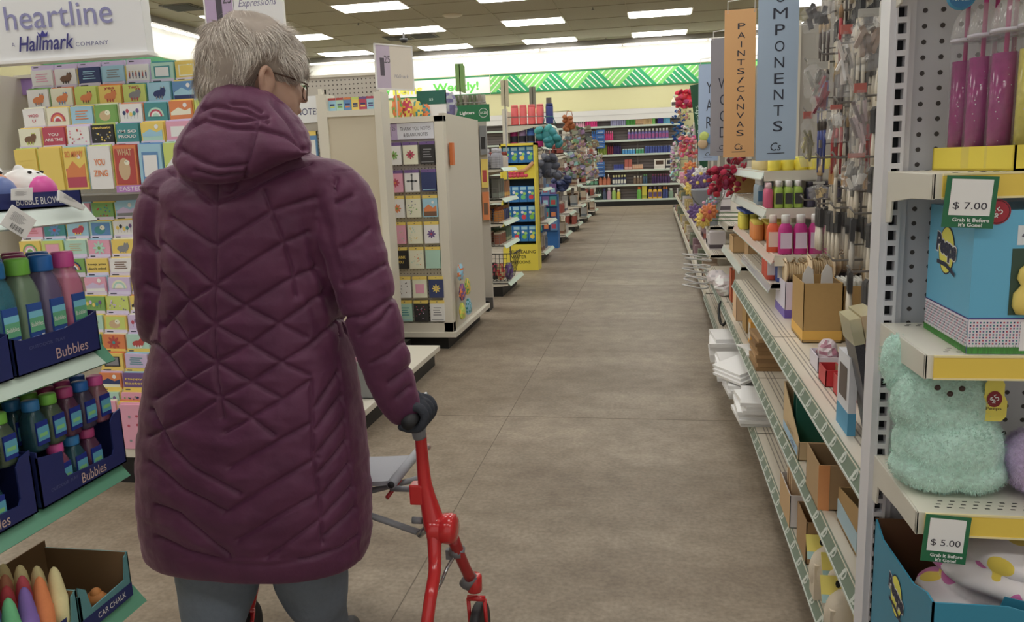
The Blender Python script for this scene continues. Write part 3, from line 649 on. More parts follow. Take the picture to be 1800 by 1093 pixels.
l=MB(); l.box(0,.24,-.002,0,0,.03,C(176,120,190)); l.text(Fr((0,-.002,0),(1,0,0),(0,0,1)),'EASTER',.07,.015,.11,.018,C(226,216,236)); 
p=at(203,335,y=RY-.06); o=l.build('header_sign'); o.location=(p.x,RY-.05,1.283); tag(o,'lilac strip reading easter behind the clear ledge of the card rack','sign')
# lower tiers
kinds=['animal','scene','flower','dots','lines','balloons','frame','photo','rainbow']; cols=list(PAL); rr=random.Random(12)
bgs=['yellow','sky','lime','cream','mint','white','yellow','pink','teal','lilac','green','orange']
X1=at(27,400,y=RY-.1).x-.12*1
ncol=8
for r_ in range(12):
    z=1.165-.083*r_; yy=RY+.1-.024*r_
    for c in range(ncol):
        x=X1+c*.12-.003*r_
        px=proj(np.array([[x+.05,yy,z+.05]]))[0]
        if px[0]>292: continue
        if px[0]<138 and not (385<px[1]<470): continue
        if px[0]<175 and px[1]>600: continue
        bg=bgs[(r_*5+c*3+rr.randrange(3))%12]; kd=kinds[(r_*4+c*7)%9]; c1=rr.choice([q for q in cols if q!=bg]); c2=rr.choice([q for q in cols if q!=bg])
        env=rr.choice(['yellow','yellow','lilac','orange','cream','sky']); tx=None
        if r_==9 and px[0]>225: bg,tx,kd,c2='purple','Happy\nEaster','none','yellow'
        if r_==3 and 150<px[0]<195: bg,tx,kd,c2='yellow','keep you\ndon\'t mind','none','black'
        card(x,yy,z,cw,.072 if r_<11 else .12,bg,env,kd,c1,c2,'%s greeting card with %s, %s tier under clear ledge, %s column from left'%(bg,MN[kd],ORD[r_],ORD[c]),tx,strip='lilac' if (c<6 and r_<7) else 'yellow',top=None)
# bottom large card
for c,(px) in enumerate((218,)):
    p=at(px,750,y=RY-.2); card(p.x,RY-.21,.172,.17,.2,'pink','pink','dots','grey','rose','large pink floral card in the bottom tier of the rack','' or None,strip=None)
# heartline sign box
p0=at(266,103,y=RY); 
sg=thing('header_sign','large white lightbox sign reading heartline above the card rack','sign',(p0.x-.45,RY,1.851))
b=MB(); b.prism([(-.62,-.01,0),(.45,-.01,0),(.45,-.02,.05),(.45,-.0,.5),(.45,.03,.52),(.45,.03,0)][1:]+[] if 0 else [(.45,-.02,0),(.45,-.03,.25),(.45,-.02,.5),(.45,.03,.52),(.45,.03,0)],(-1.07,0,0),C(214,216,232,.3))
b.build('panel',sg,bev=.003)
fr=Fr((0,-.031,0),(1,0,0),(0,0,1)); l=MB(); l_=C(130,130,176); 
def S(px,py): q=at(px,py,y=RY-.03); return q.x-sg.location.x,q.z-sg.location.z
a=S(101,26); l.text(fr,'heartline',a[0],a[1],S(197,0)[0]-S(6,0)[0],.098,l_)
a=S(67,76); l.text(fr,'Hallmark',S(81,76)[0],a[1]+.0,.27,.062,C(52,50,120),shear=.25,bold=.015); l.text(fr,'A',S(24,80)[0],S(24,80)[1]+.003,.016,.016,C(80,80,130)); l.text(fr,'COMPANY',S(162,76)[0],S(162,76)[1],.155,.017,C(80,80,130),space=1.2)
x,z=S(76,62); l.poly(fr,[(x-.02,z-.006),(x+.02,z-.006),(x+.026,z+.016),(x+.012,z+.004),(x,z+.022),(x-.012,z+.004),(x-.026,z+.016)],C(52,50,140))
l.build('lettering',sg)
MB().box(-.66,.46,-.034,.035,-.001,.012,C(226,226,230)).build('bottom_rail',sg)
# expressions sign behind the head
p=at(368,76,y=4.2); q=at(503,80,y=4.2)
sg=thing('hanging_sign','white and lilac price sign rising behind the head of the person in the purple coat','sign',((p.x+q.x)/2,4.2,2.02)); W=(q.x-p.x)/2
MB().box(-W,W,-.004,.004,0,.45,C(216,216,220)).build('panel',sg); MB().box(-W-.006,W+.006,-.007,.007,-.012,.0,WHITE).box(-W-.008,-W,-.007,.007,-.012,.45,WHITE).box(W,W+.008,-.007,.007,-.012,.45,WHITE).build('frame',sg)
fr=Fr((0,-.004,0),(1,0,0),(0,0,1)); l=MB(); l.rect(fr,-W,-W*.28,0,.45,C(172,150,186)); l.text(fr,'1',-W*.64,.2,.035,.19,C(70,64,76),.001,bold=.02); l.text(fr,'25',-W*.42,.26,.05,.06,C(70,64,76),.001); l.text(fr,'Expressions',W*.36,.22,.22,.05,C(120,116,150),shear=.3); l.rect(fr,-W*.26,-W*.25,.0,.45,C(60,56,60)); l.build('lettering',sg)
MB().box(-.01,.01,-.01,.01,-2.02,-.012,CREAM).build('pole',sg)
# ---------------- note card island (middle) ----------------
PEG=C(176,170,160,.5); PD=C(74,68,64,.8)
def holes(m,fr,w,h,step,r,mat=PD,a0=.02,b0=.02):
    a=a0
    while a<w-.01:
        b=b0
        while b<h-.01: m.disc(fr,a,b,r,r,mat,.0008,6); b+=step
        a+=step
# deck running under the island
D0=at(628,745,z=.13)
t=thing('gondola_island','low cream shelf deck of the note card island behind the walker','shelving',(-2.0,4.4,0))
MB().box(-.5,.50,-.85,.75,0,.1,BLACK).build('kick_plate',t); MB().box(-.5,.535,-.88,.78,.1,.135,CREAM).build('base_deck',t,bev=.003)
o=thing('storage_bin','grey metal card bin on the low deck seen between coat and sleeve','bin',(-1.76,4.0,.135))
m=MB(); m.box(-.3,.27,-.09,-.085,0,.2,C(128,130,132,.5)); m.box(-.3,.27,.085,.09,0,.2,C(128,130,132,.5)); m.box(-.3,-.295,-.09,.09,0,.2,C(128,130,132,.5)); m.box(.265,.27,-.09,.09,0,.2,C(128,130,132,.5)); m.box(-.3,.27,-.09,.09,0,.005,C(128,130,132,.5)); m.box(-.302,.272,-.094,-.084,.19,.202,C(150,150,152,.4)); m.build('bin_walls',o)
for i,(c,px) in enumerate((('yellow',606),('sky',613),('pink',622),('white',634),('orange',642))):
    p=at(px,636,y=3.98); m=MB(); m.box(-.028,.028,-.003,.003,0,.20,PC(c)); fr=Fr((-.028,-.003,0),(1,0,0),(0,0,1)); motif(m,fr,.056,.2,'flower' if i%2 else 'dots','rose','navy',rnd); oo=m.build('greeting_card'); oo.location=(p.x,3.97+.012*i,.141); tag(oo,'%s card standing in the grey bin beside the coat'%c,'greeting card')
# notes rack
t=thing('note_rack','pegboard note card rack showing the end of the word notes beside the face','rack',(-2.36,5.4,0))
m=MB(); m.box(-.14,.10,0,.03,.15,1.9,PEG); holes(m,Fr((-.14,0,.15),(1,0,0),(0,0,1)),.24,1.5,.025,.004); m.build('pegboard',t)
MB().box(.075,.10,-.05,.04,.135,1.9,CREAM).build('upright',t); MB().box(-.14,.1,-.05,.04,0.0,.15,BLACK).build('kick_plate',t)
b=MB(); b.box(-.14,.072,-.014,-.006,1.68,1.86,C(214,216,228)); b.text(Fr((-.14,-.014,1.68),(1,0,0),(0,0,1)),'NOTES',.115,.075,.17,.045,C(56,56,100)); tag_=b.build('header_sign',t)
for i,(z,c,c2) in enumerate(((1.42,'yellow','blue'),(1.2,'yellow','sky'))):
    m=MB(); m.box(-.05,.05,-.02,.0,0,.2,PC(c2)); m.box(-.05,.05,-.021,.001,.17,.2,PC(c)); m.rect(Fr((-.05,-.02,0),(1,0,0),(0,0,1)),.03,.09,.03,.14,PC('white')); o=m.build('note_card_pack'); o.location=(at(548,270,y=5.37).x+.0,5.375,z); tag(o,'%s note card pack hanging %s under the notes header'%(c2,('just','lower down')[i]),'note cards')
# cream end cabinet
x0=at(557,200,y=5.2).x; x1=at(671,200,y=5.2).x; zt=at(620,163,y=5.2).z
t=thing('end_cabinet','tall plain cream end cabinet with a tray of coloring books at its top','cabinet',((x0+x1)/2,5.36,0)); h=(x1-x0)/2; DD=.02
s=MB(); s.box(-h,h,-.12,.16,0,.1,BLACK); s.build('kick_plate',t)
s=MB(); s.box(-h+.07,h-.05,-.145,.0,.14,zt-.125,C(196,186,164,.4)); s.build('panel',t)
for a,b_ in ((-h,-h+.07),(h-.05,h)): MB().box(a,b_,-.16,.0,.1,zt,CREAM).build('frame_post',t,bev=.002)
MB().box(-h+.07,h-.05,-.16,.0,.1,.17,CREAM).build('frame_rail',t); MB().box(-h+.07,h-.05,-.16,-.02,zt-.15,zt-.11,CREAM).build('frame_rail',t); MB().box(-h+.07,h-.05,-.03,.0,zt-.11,zt-.02,CREAM2).build('tray_back',t)
for i in range(6):
    m=MB(); w=(2*h-.13)/6; m.box(0,w*.96,0,.012,0,.085,PC(['sky','mint','blue','yellow','rose','sky'][i])); m.rect(Fr((0,0,0),(1,0,0),(0,0,1)),.0,w*.96,.07,.085,PC(['red','red','orange','lime','purple','rose'][i])); m.rect(Fr((0,0,0),(1,0,0),(0,0,1)),.01,w*.8,.035,.045,PC('navy'),.0008); m.rect(Fr((0,0,0),(1,0,0),(0,0,1)),.01,w*.8,.02,.03,PC(['lime','green','orange','navy','yellow','purple'][i]),.0008)
    o=m.build('coloring_book'); o.location=(t.location.x-h+.071+i*w,5.24,zt-.109); tag(o,'%s booklet, %s from the left in the tray of the cream cabinet'%(['sky blue','mint','blue','yellow','rose red','pale blue'][i],ORD[i]),'booklet')
# high pegboard behind
x0=at(538,150,y=6.1).x; x1=at(672,150,y=6.1).x; z1=at(600,135,y=6.1).z
t=thing('display_divider','grey perforated divider rising behind the cream cabinet','divider',((x0+x1)/2,6.1,0)); h=(x1-x0)/2
m=MB(); m.box(-h,h,0,.02,.2,z1,PEG); holes(m,Fr((-h,0,z1-.35),(1,0,0),(0,0,1)),2*h,.35,.034,.006); m.build('board',t); MB().box(-h,h,-.02,.04,0,.2,BLACK).build('kick_plate',t); MB().box(h-.02,h+.02,-.02,.04,.0,z1+.0,CREAM).build('upright',t); MB().box(-h,h,-.01,.03,z1,z1+.02,CREAM).build('top_cap',t)
# thank you unit
TX0,TX1=-1.985,-1.47; TY=5.6; TZ=1.70
t=thing('note_card_stand','cream pegboard stand of thank you notes with plain side panel','rack',((TX0+TX1)/2,TY,0)); h=(TX1-TX0)/2
MB().box(-h+.03,h-.06,.05,1.15,0,.1,BLACK).build('kick_plate',t); MB().box(-h,h+.02,-.02,1.22,.1,.14,CREAM).build('base_deck',t,bev=.003)
m=MB(); m.box(-h+.03,h-.07,.02,.05,.2,TZ-.04,PEG); holes(m,Fr((-h+.03,.02,.2),(1,0,0),(0,0,1)),2*h-.1,1.3,.0254,.0042); m.build('pegboard',t)
MB().box(-h,-h+.03,-.0,.06,.14,TZ,CREAM).build('upright',t); MB().box(h-.07,h,-.01,.06,.14,TZ,CREAM).build('upright',t,bev=.002); MB().box(-h,h,-.01,.06,TZ-.04,TZ,CREAM).build('top_rail',t); MB().box(-h,h,-.01,.06,.14,.21,CREAM).build('bottom_rail',t)
m=MB(); m.box(h-.05,h-.01,.06,1.18,.14,TZ+.02,C(196,190,176,.45)); m.build('side_panel',t)
b=MB(); b.box(-h+.03,h-.075,.0,.012,TZ-.155,TZ-.042,C(206,208,218)); fr=Fr((-h+.03,0,TZ-.155),(1,0,0),(0,0,1)); b.rect(fr,0,.14,0,.113,C(172,154,190)); b.text(fr,'1',.085,.058,.018,.065,INK,.001,bold=.02); b.text(fr,'25',.115,.078,.024,.026,INK,.001); b.text(fr,'THANK YOU NOTES',.275,.073,.225,.024,C(72,72,84),.001); b.text(fr,'& BLANK NOTES',.275,.032,.18,.024,C(72,72,84),.001); b.build('header_sign',t)
specs=[[('white','purple','flower','green','brown'),('cream','purple','flower','rose','brown'),('black','purple','lines','grey','grey')],
[('pink','purple','flower','rose','orange'),('white','purple','cross','grey','grey'),('navy','purple','lines','navy','sky')],
[('white','yellow','flower','orange','green'),('cream','yellow','dots','navy','green'),('sky','yellow','scene','brown','orange')],
[('pink','yellow','dots','mint','tan'),('cream','yellow','dots','mint','yellow'),('white','yellow','flower','purple','rose')],
[('black','yellow','none','rose','yellow'),('cream','yellow','dots','mint','orange'),('mint','yellow','lines','mint','mint')],
[('white','yellow','dots','black','brown'),('cream','yellow','frame','cream','pink'),('navy','yellow','flower','yellow','tan')],
[('mint','yellow','lines','teal','sky'),('black','yellow','dots','rose','lilac'),('white','yellow','lines','grey','grey')]]
zr=[247,297,352,408,460,506,560]
zt_=[1.368,1.173,.99,.80,.617,.40,.222]
for r_ in range(7):
    for c in range(3):
        bg,hd,kd,c1,c2=specs[r_][c]; m=MB(); w=.108; hh=.135
        m.box(0,w,-.03,-.004,0,hh,PC(bg,rough=.35)); m.box(0,w,-.031,-.003,hh,hh+.022,PC(hd)); fr=Fr((0,-.03,0),(1,0,0),(0,0,1))
        m.disc(fr,w/2,hh+.012,.006,.003,INK,.002,8)
        if kd=='cross': m.rect(fr,w*.44,w*.56,.02,hh*.9,PC(c1)); m.rect(fr,w*.2,w*.8,hh*.52,hh*.62,PC(c1)); [m.disc(fr,a*w,b*hh,.008,.008,PC(c1)) for a,b in ((.2,.57),(.8,.57),(.5,.9),(.5,.14))]
        else: motif(m,fr,w,hh,kd,c1,c2,random.Random(r_*9+c),'THANK\nYOU' if kd=='none' else None)
        o=m.build('note_card_pack'); x=TX0+.085+c*.124+.0 if r_<5 else TX0+.098+c*.124
        o.location=(x,TY+.012,zt_[r_]); tag(o,'%s note cards, %s header, %s, %s row, %s column, thank you stand'%(bg,hd,MN.get(kd,'a grey cross'),ORD[r_],('left','middle','right')[c]),'note cards','note card packs on the thank you stand')
# goods heaped on top: pinata style bags, green folders
def blob_bag(name,label,cat,loc,w,d,h,c1,c2,seed=0,group=None,rz=0,rot=None,crumple=.12):
    """crumpled bag or soft pack, base centre at origin"""
    r=random.Random(seed); m=MB(); n=14; L=9; vs=[]
    for j in range(L):
        t=j/(L-1); z=h*t; s=(math.sin(math.pi*(.12+.8*t))**.5)
        for i in range(n):
            a=2*math.pi*i/n; k=1/((abs(math.cos(a))**3+abs(math.sin(a))**3)**(1/3))
            q=1+r.uniform(-crumple,crumple); vs.append((.5*w*s*k*math.cos(a)*q*(1 if t<.8 else 1),.5*d*s*k*math.sin(a)*q*(1-.6*t*t),z+ (r.uniform(-.02,.02)*h if 0<j else 0)))
    mats=[C(*c1,.35),C(*c2,.35)]
    for j in range(L-1):
        for i in range(n):
            b0=len(m.v)
            m.add([vs[j*n+i],vs[j*n+(i+1)%n],vs[(j+1)*n+(i+1)%n],vs[(j+1)*n+i]],[(0,1,2,3)],mats[1 if (r.random()<.3) else 0])
    m.add([vs[i] for i in range(n)],[tuple(range(n))[::-1]],mats[0]); m.add([vs[(L-1)*n+i] for i in range(n)],[tuple(range(n))],mats[0])
    o=m.build(name); o.location=loc; o.rotation_euler=rot or (0,0,rz); return tag(o,label,cat,group)
for i,(px,c1,c2) in enumerate(((698,'orange','green'),(712,'rose','yellow'),(726,'yellow','teal'),(737,'orange','teal'))):
    p=at(px,205,y=TY+.12); blob_bag('party_bag','colourful party bag on top of the thank you stand, %s from the left'%ORD[i],'bag',(p.x,TY+.14+.05*i,TZ),.075,.06,.165-.02*i,PAL[c1],PAL[c2],i)
p=at(757,205,y=TY+.25); m=MB(); m.box(-.11,.11,-.01,.01,0,.19,WHITE); m.box(-.11,.11,-.012,.011,.1,.2,C(28,96,84)); m.text(Fr((0,-.012,0),(1,0,0),(0,0,1)),'$5',0,.135,.03,.02,C(190,220,210)); o=m.build('folder_pack'); o.location=(p.x,TY+.3,TZ); tag(o,'green and white folder pack standing on the thank you stand','stationery')
p=at(788,205,y=TY+.3); blob_bag('plastic_bag','violet and clear crumpled bag right of the green folder pack','bag',(p.x-.02,TY+.42,TZ),.12,.1,.19,(110,104,150),(170,172,180),9)
# backing shelf for these
MB().box(-h,h-.05,.06,.9,TZ-.03,TZ-.001,CREAM2).build('top_shelf',t)
# price sign on pole
sg=thing('pole_sign','white and lilac 1.25 price sign on a pole above the note cards','sign',(-1.8,5.62,TZ)); m=MB()
a0,a1,a2,a3=[at(*q,y=5.62) for q in ((671,151),(722,158),(720,85),(665,68))]
# a real board turned away from the viewer
H_=.29; c0=Vector((-1.905,5.5,1.90))-sg.location; u=Vector((.5,.62,0)).normalized(); fr=Fr(c0,u,(0,0,1))
W_=.30; m.prism([fr.p(0,0),fr.p(W_,0),fr.p(W_,H_),fr.p(0,H_)],fr.n*-.006,C(212,204,192)); m.rect(fr,0,W_*.38,0,H_,C(188,174,196)); m.text(fr,'1',W_*.16,H_*.5,.035,.12,C(90,84,96),.001); m.text(fr,'25',W_*.3,H_*.68,.05,.05,C(90,84,96),.001); m.text(fr,'Hallmark',W_*.68,H_*.3,.12,.025,C(140,136,150),.001,shear=.3)
m.build('panel',sg); f=MB()
for a,b_,c,d in ((-.008,W_+.008,-.01,0),(-.008,W_+.008,H_,H_+.01),(-.008,0,-.01,H_+.01),(W_,W_+.008,-.01,H_+.01)): f.prism([fr.p(a,c,.004),fr.p(b_,c,.004),fr.p(b_,d,.004),fr.p(a,d,.004)],fr.n*-.014,WHITE)
f.build('frame',sg); MB().tube([fr.p(W_/2,-.001,-.003),Vector((fr.p(W_/2,0,0).x,fr.p(W_/2,0,0).y,0))],.006,CREAM).build('pole',sg)
# small toy bags at the side panel foot
for i,(px,py,c1,c2) in enumerate(((815,548,'lime','yellow'),(826,540,'sky','teal'),(815,515,'purple','orange'),(824,505,'yellow','green'),(812,480,'sky','orange'))):
    p=at(px,py,x=TX1+.045); blob_bag('toy_pack','%s toy pack clipped low on the thank you stand side panel, %s from below'%(c1,ORD[i]),'toy',(TX1+.035,p.y,p.z-.05),.04,.12,.12,PAL[c1],PAL[c2],40+i)
m=MB(); p=at(799,290,y=TY+.1); m.box(-.012,.012,-.03,.03,0,.16,C(210,110,40)); o=m.build('hanging_tag'); o.location=(TX1+.012,TY+.15,p.z); tag(o,'orange tag stuck to the edge of the side panel','tag')
# ---------------- fixtures along the left of the far aisle (faces +x) ----------------
RAILC=C(190,212,196,.35)
def endcap(y0,y1,zs,lab,xb=-1.97,xf=-1.5,top=2.0,wire=False,xfs=None):
    t=thing('aisle_endcap',lab,'shelving',(xb,(y0+y1)/2,0)); h=(y1-y0)/2; D=xf-xb
    MB().box(-.03,.0,-h,h,.1,top,CREAM2).build('back_panel',t); MB().box(0,D-.06,-h,h,0,.1,BLACK).build('kick_plate',t)
    for s in(-1,1): MB().box(-.04,.03,h*s-.02,h*s+.02,0,top+.02,CREAM).build('upright',t)
    for i,z in enumerate(zs):
        d=D if i==0 else (xfs[i]-xb if xfs else D-.03)
        s=MB(); s.box(0,d,-h,h,z-.012,z,CREAM)
        for sg in (-1,1): s.prism([(0,h*sg,z),(d,h*sg,z),(d,h*sg,z-.03),(d*.7,h*sg,z-.04),(d*.3,h*sg,z-.09 if i else z-.05),(0,h*sg,z-.1 if i else z-.05)],(0,-.004*sg,0),CREAM)
        s.build('shelf',t)
        m=MB(); m.prism([(d,-h,z+.005),(d+.03,-h,z-.03),(d+.027,-h,z-.034),(d-.003,-h,z)],(0,2*h,0),RAILC)
        m.build('price_rail',t)
        if wire and i:
            g=MB()
            for k in range(9): g.box(d*k/9,d*k/9+.003,-h-.002,-h+.001,z,z+.11,STEEL)
            for k in range(5): g.box(0,d,-h-.003,-h+.002,z+.01+.024*k,z+.013+.024*k,STEEL)
            g.build('wire_divider',t)
    return t
Z2=[.14,.53,.76,1.0,1.31]
endcap(8.0,8.85,Z2,'cream endcap with wire dividers on its shelves, right behind the thank you stand',wire=True,top=1.95)
def goods(y0,y1,z,xb,xf,spec,where,n=4,depth=2):
    """rows of goods on a shelf: seen end-on and from the aisle"""
    for j in range(depth):
        for i,(kind,w,h,c1,c2,c3,what,cat) in enumerate(spec):
            k=int((y1-y0-.06)/max(w*1.12,.02)/len(spec)); k=max(1,min(k,n))
            for q in range(k):
                y=y0+.06+(y1-y0-.1)*(i+(q+.5)/k)/len(spec); x=xf-.09-j*max(.13,w*1.15)
                if x<xb+w*.5: continue
                product(kind,w,w*.8,h,c1,c2,c3,(x,y,z+.001),math.pi/2,'%s on %s'%(what,where),cat,'%s on %s'%(what,where))
B=lambda *a:a
W_='the endcap behind the thank you stand'
goods(8.04,8.8,Z2[1],-1.97,-1.53,[B('can',.09,.12,(150,90,70),(200,190,170),None,'terracotta pot','pot'),B('box',.1,.14,(80,110,90),(150,160,120),None,'sage green carton','carton')],'the second shelf of '+W_)
goods(8.04,8.8,Z2[2],-1.97,-1.53,[B('bottle',.08,.15,(190,120,40),(150,80,40),None,'amber jar','jar'),B('bottle',.08,.15,(60,70,120),(150,110,60),None,'blue glass jar','jar')],'the third shelf of '+W_)
goods(8.04,8.8,Z2[3],-1.97,-1.53,[B('box',.09,.2,(90,90,84),(120,130,120),None,'dark grey carton','carton'),B('box',.09,.17,(150,100,60),(200,150,60),None,'brown carton','carton')],'the fourth shelf of '+W_)
goods(8.04,8.8,Z2[4],-1.97,-1.53,[B('bottle',.1,.2,(150,150,160),(190,190,200),None,'clear grey jar','jar'),B('bottle',.09,.17,(190,180,170),(150,60,50),None,'jar with red lid','jar')],'the top shelf of '+W_)
# tilted wire basket at the bottom
t=thing('wire_basket','tilted black wire basket of bagged goods at the foot of the endcap','basket',(-1.72,8.2,.145)); m=MB(); R=Matrix.Rotation(-.0,4,'X')
for k in range(12): x=-.22+k*.04; m.tube([(x,-.22,.02),(x,-.22,.30)],.003,DARK,5); m.tube([(x,-.22,.02),(x,.2,.02)],.003,DARK,5)
for k in range(7): m.tube([(-.22,-.22,.02+k*.046),(.22,-.22,.02+k*.046)],.003,DARK,5); m.tube([(.22,-.22+k*.07,.02),(.30,-.22+k*.07,.3)],.003,DARK,5)
m.tube([(-.22,-.22,.30),(.29,-.22,.30),(.29,.2,.30)],.006,DARK,6); m.build('wire_frame',t)
for i,(c1,c2) in enumerate((('rose','grey'),('green','tan'),('pink','brown'),('black','rose'),('tan','red'),('purple','grey'))):
    blob_bag('snack_bag','%s bag heaped in the wire basket, %s from the left'%(c1,ORD[i]),'bag',(-1.88+.075*i,8.05+.05*(i%2),.17),.09,.08,.17,PAL[c1],PAL[c2],60+i)
# pegged packs beside the lighters sign
sg=thing('hanging_sign','green lighters sign with a round price mark behind the thank you stand','sign',(-1.57,7.0,1.72))
m=MB(); m.box(-.15,.15,-.004,.004,.0,.145,GREEN); fr=Fr((-.15,-.004,0),(1,0,0),(0,0,1)); m.text(fr,'Lighters',.1,.075,.13,.035,WHITE,.001,bold=.03); m.disc(fr,.245,.073,.04,.04,WHITE,.001,20); m.disc(fr,.245,.073,.036,.036,GREEN,.0014,20); m.text(fr,'$1.25',.245,.073,.055,.022,WHITE,.002,bold=.02); m.build('panel',sg)
MB().tube([(-.12,0,.145),(-.12,.0,.165),(.12,0,.165),(.12,0,.145)],.004,STEEL,6).build('hanger',sg); MB().tube([(0,0,.165),(0,.05,.165),(0,.05,-1.72)],.006,CREAM,6).build('pole',sg)
t=thing('pegboard_rack','small pegboard rack of lighters and matches behind the side panel','rack',(-1.75,7.35,0))
MB().box(-.3,.22,.0,.03,0,1.98,PEG).build('pegboard',t); MB().box(-.3,.22,-.2,.0,0,.1,BLACK).build('kick_plate',t)
for r_ in range(3):
    for c in range(6):
        cc=['yellow','orange','red','yellow','tan','grey'][(c+r_)%6]; m=MB(); m.box(-.03,.03,-.03,-.002,0,.26,PC(cc)); m.rect(Fr((-.03,-.03,0),(1,0,0),(0,0,1)),.01,.05,.05,.16,PC(['red','navy','yellow','brown','red','black'][(c*r_+c)%6])); o=m.build('lighter_pack')
        o.location=(-1.93+.075*c,7.34,1.44-.3*r_); tag(o,'%s lighter pack on the pegboard rack, %s row from the top, %s from the left'%(cc,ORD[r_],ORD[c]),'lighter pack')
for i in range(10):
    m=MB(); m.box(-.012,.012,-.02,.0,0,.14,C(96,110,80) if i%3 else C(140,134,120)); o=m.build('skewer_pack'); p=at(845+6*i,175,y=7.3); o.location=(-1.96+.043*i,7.32,1.84); tag(o,'thin green packet hanging above the lighters sign, %s from the left'%ORD[i],'packet')
# yellow water balloon display
t=thing('water_balloon_display','tall yellow cardboard display of water balloon packs in the far aisle','display',(-1.70,10.15,0)); h=.225
Y_=C(226,204,20,.5)
MB().box(-h,h,-.15,.15,0,.33,Y_).build('base_box',t)
m=MB(); m.box(-h,h,.10,.14,.33,1.6,C(30,60,90)); m.build('backboard',t)
m=MB(); m.box(-h,-h+.02,-.15,.15,.33,1.6,Y_); m.box(h-.02,h,-.15,.15,.33,1.6,Y_); m.box(-h,h,-.15,.15,1.57,1.6,Y_); m.build('frame',t)
m=MB(); fr=Fr((-h,-.15,0),(1,0,0),(0,0,1)); m.text(fr,'SELF-SEALING',.25,.24,.34,.04,C(70,66,20),.001,bold=.02); m.text(fr,'WATER',.2,.175,.2,.04,C(70,66,20),.001,bold=.02); m.text(fr,'BALLOONS',.22,.11,.26,.04,C(70,66,20),.001,bold=.02); m.build('lettering',t)
m=MB(); m.box(-h+.02,h-.02,-.13,-.12,1.16,1.33,Y_); fr=Fr((-h,-.13,1.16),(1,0,0),(0,0,1))
for i in range(9): m.ball((-.1+.05*(i%5),-.135,1.20+.035*(i//5)),.03,.012,.022,C(214,60,90,.2),10)
m.tube([(.2,-.14,1.36),(.1,-.14,1.27),(-.02,-.14,1.25)],[.022,.024,.012],C(214,160,110),8); m.build('header_card',t)
for r_,z in enumerate((1.36,.87,.62,.37)):
    for c in range(4):
        m=MB(); m.box(-.048,.048,-.05,.05,0,.2,C(40,120,190,.25)); fr=Fr((-.048,-.05,0),(1,0,0),(0,0,1)); m.disc(fr,.048,.06,.03,.03,C(*[(214,50,70),(120,190,50),(220,200,60),(90,190,120)][(r_+c)%4]),.001); m.rect(fr,.01,.086,.15,.19,C(150,200,220)); m.disc(fr,.03,.12,.018,.018,WHITE,.001); m.disc(fr,.065,.105,.02,.018,C(150,210,90),.0012)
        o=m.build('balloon_pack'); o.location=(-1.70-.15+.101*c,10.1,z); tag(o,'blue water balloon pack, %s row down, %s from left in the yellow display'%(ORD[r_],ORD[c]),'balloon pack')
# endcap with tumblers behind it
endcap(10.75,11.7,[.14,.55,1.0,1.56,1.86],'endcap with pink tumblers on its top shelf behind the yellow display',xfs=[0,-1.45,-1.5,-1.5,-1.42],top=2.05)
for i in range(4):
    product('can',.10,.10,.26,(240,96,100),(240,110,112),None,(-1.86+.115*i,10.86,1.861),0,'coral pink tumbler, %s from the left on the top shelf over the yellow display'%ORD[i],'tumbler')
product('can',.10,.10,.26,(50,60,130),(40,50,110),None,(-1.86+.115*4.1,10.86,1.861),0,'dark blue tumbler at the right end of the coral tumblers','tumbler')
for i,c in enumerate(((176,20,110),(160,130,170),(60,110,190),(186,30,120),(190,170,180))):
    product('can',.105,.105,.25,c,c,(40,40,50),(-1.88+.115*i,10.86,1.561),0,'%s tumbler with dark band on the shelf under the coral tumblers'%('magenta','lilac grey','mid blue','rose magenta','pale mauve')[i],'tumbler')
W_='the endcap behind the yellow display'
for k,z in enumerate((.141,.551,1.001)): goods(10.8,11.6,z,-1.97,-1.5,[B('box',.12,.2,(150,140,130),(120,90,80),None,'taupe carton','carton'),B('bottle',.1,.22,(90,110,140),(180,180,190),None,'slate bottle','bottle')],'the %s shelf of '%ORD[k]+W_)
# bags hanging towards the aisle
def hang_bag(name,label,cat,px,py,Y,x,w,h,c1,c2,seed,c3=None,depth=.14):
    p=at(px,py,y=Y); t=thing(name,label,cat,(p.x,Y,p.z-h/2)); r=random.Random(seed)
    m=MB(); R=Matrix.Rotation(r.uniform(-.5,.5),3,'Y')
    if name=='bag_bundle':
        for k in range(26):
            Q=Matrix.Rotation(r.uniform(-1,1),3,(r.random(),r.random(),r.random()+.01)); cc_=[int(min(255,v*r.choice((.75,.9,1,1.1)))) for v in (c1 if r.random()<.6 else c2)]
            m.box(-w*.13,w*.13,-.012,.012,-h*.1,h*.1,C(*cc_,.35),Matrix.Translation((r.uniform(-.38,.38)*w,r.uniform(-.4,.4)*depth,h*r.uniform(.12,.78)))@Q.to_4x4())
    else:
        m.ball((0,0,h*.40),w*.27,depth*.5,h*.30,C(*c1,.45),14,R)
        for k in range(13): m.ball((r.uniform(-.33,.33)*w,-.04+r.uniform(-.03,.03),h*r.uniform(.12,.76)),w*.16,depth*.35,h*.11,C(*(c2 if k%2 else c1),.45),9,Matrix.Rotation(r.uniform(-1,1),3,'Y'))
    m.build('body',t)
    s=MB(); s.tube([(-w*.2,0,h*.75),(-w*.12,0,h*.98),(w*.12,0,h*.98),(w*.2,0,h*.75)],.006,C(*(c3 or c1)),6); s.build('strap',t)
    ye=min(max(Y,min([8.02,10.77,13.42,15.62,17.82,20.22],key=lambda q:abs(q+.3-Y))),99); ye=ye if ye-Y<1 and ye>Y else Y; m=MB(); m.tube([(0,0,h*.98),(0,.0,h*1.0),(-(p.x+1.965),ye-Y,h*1.0+.02)],.005,STEEL,5); m.build('peg_hook',t)
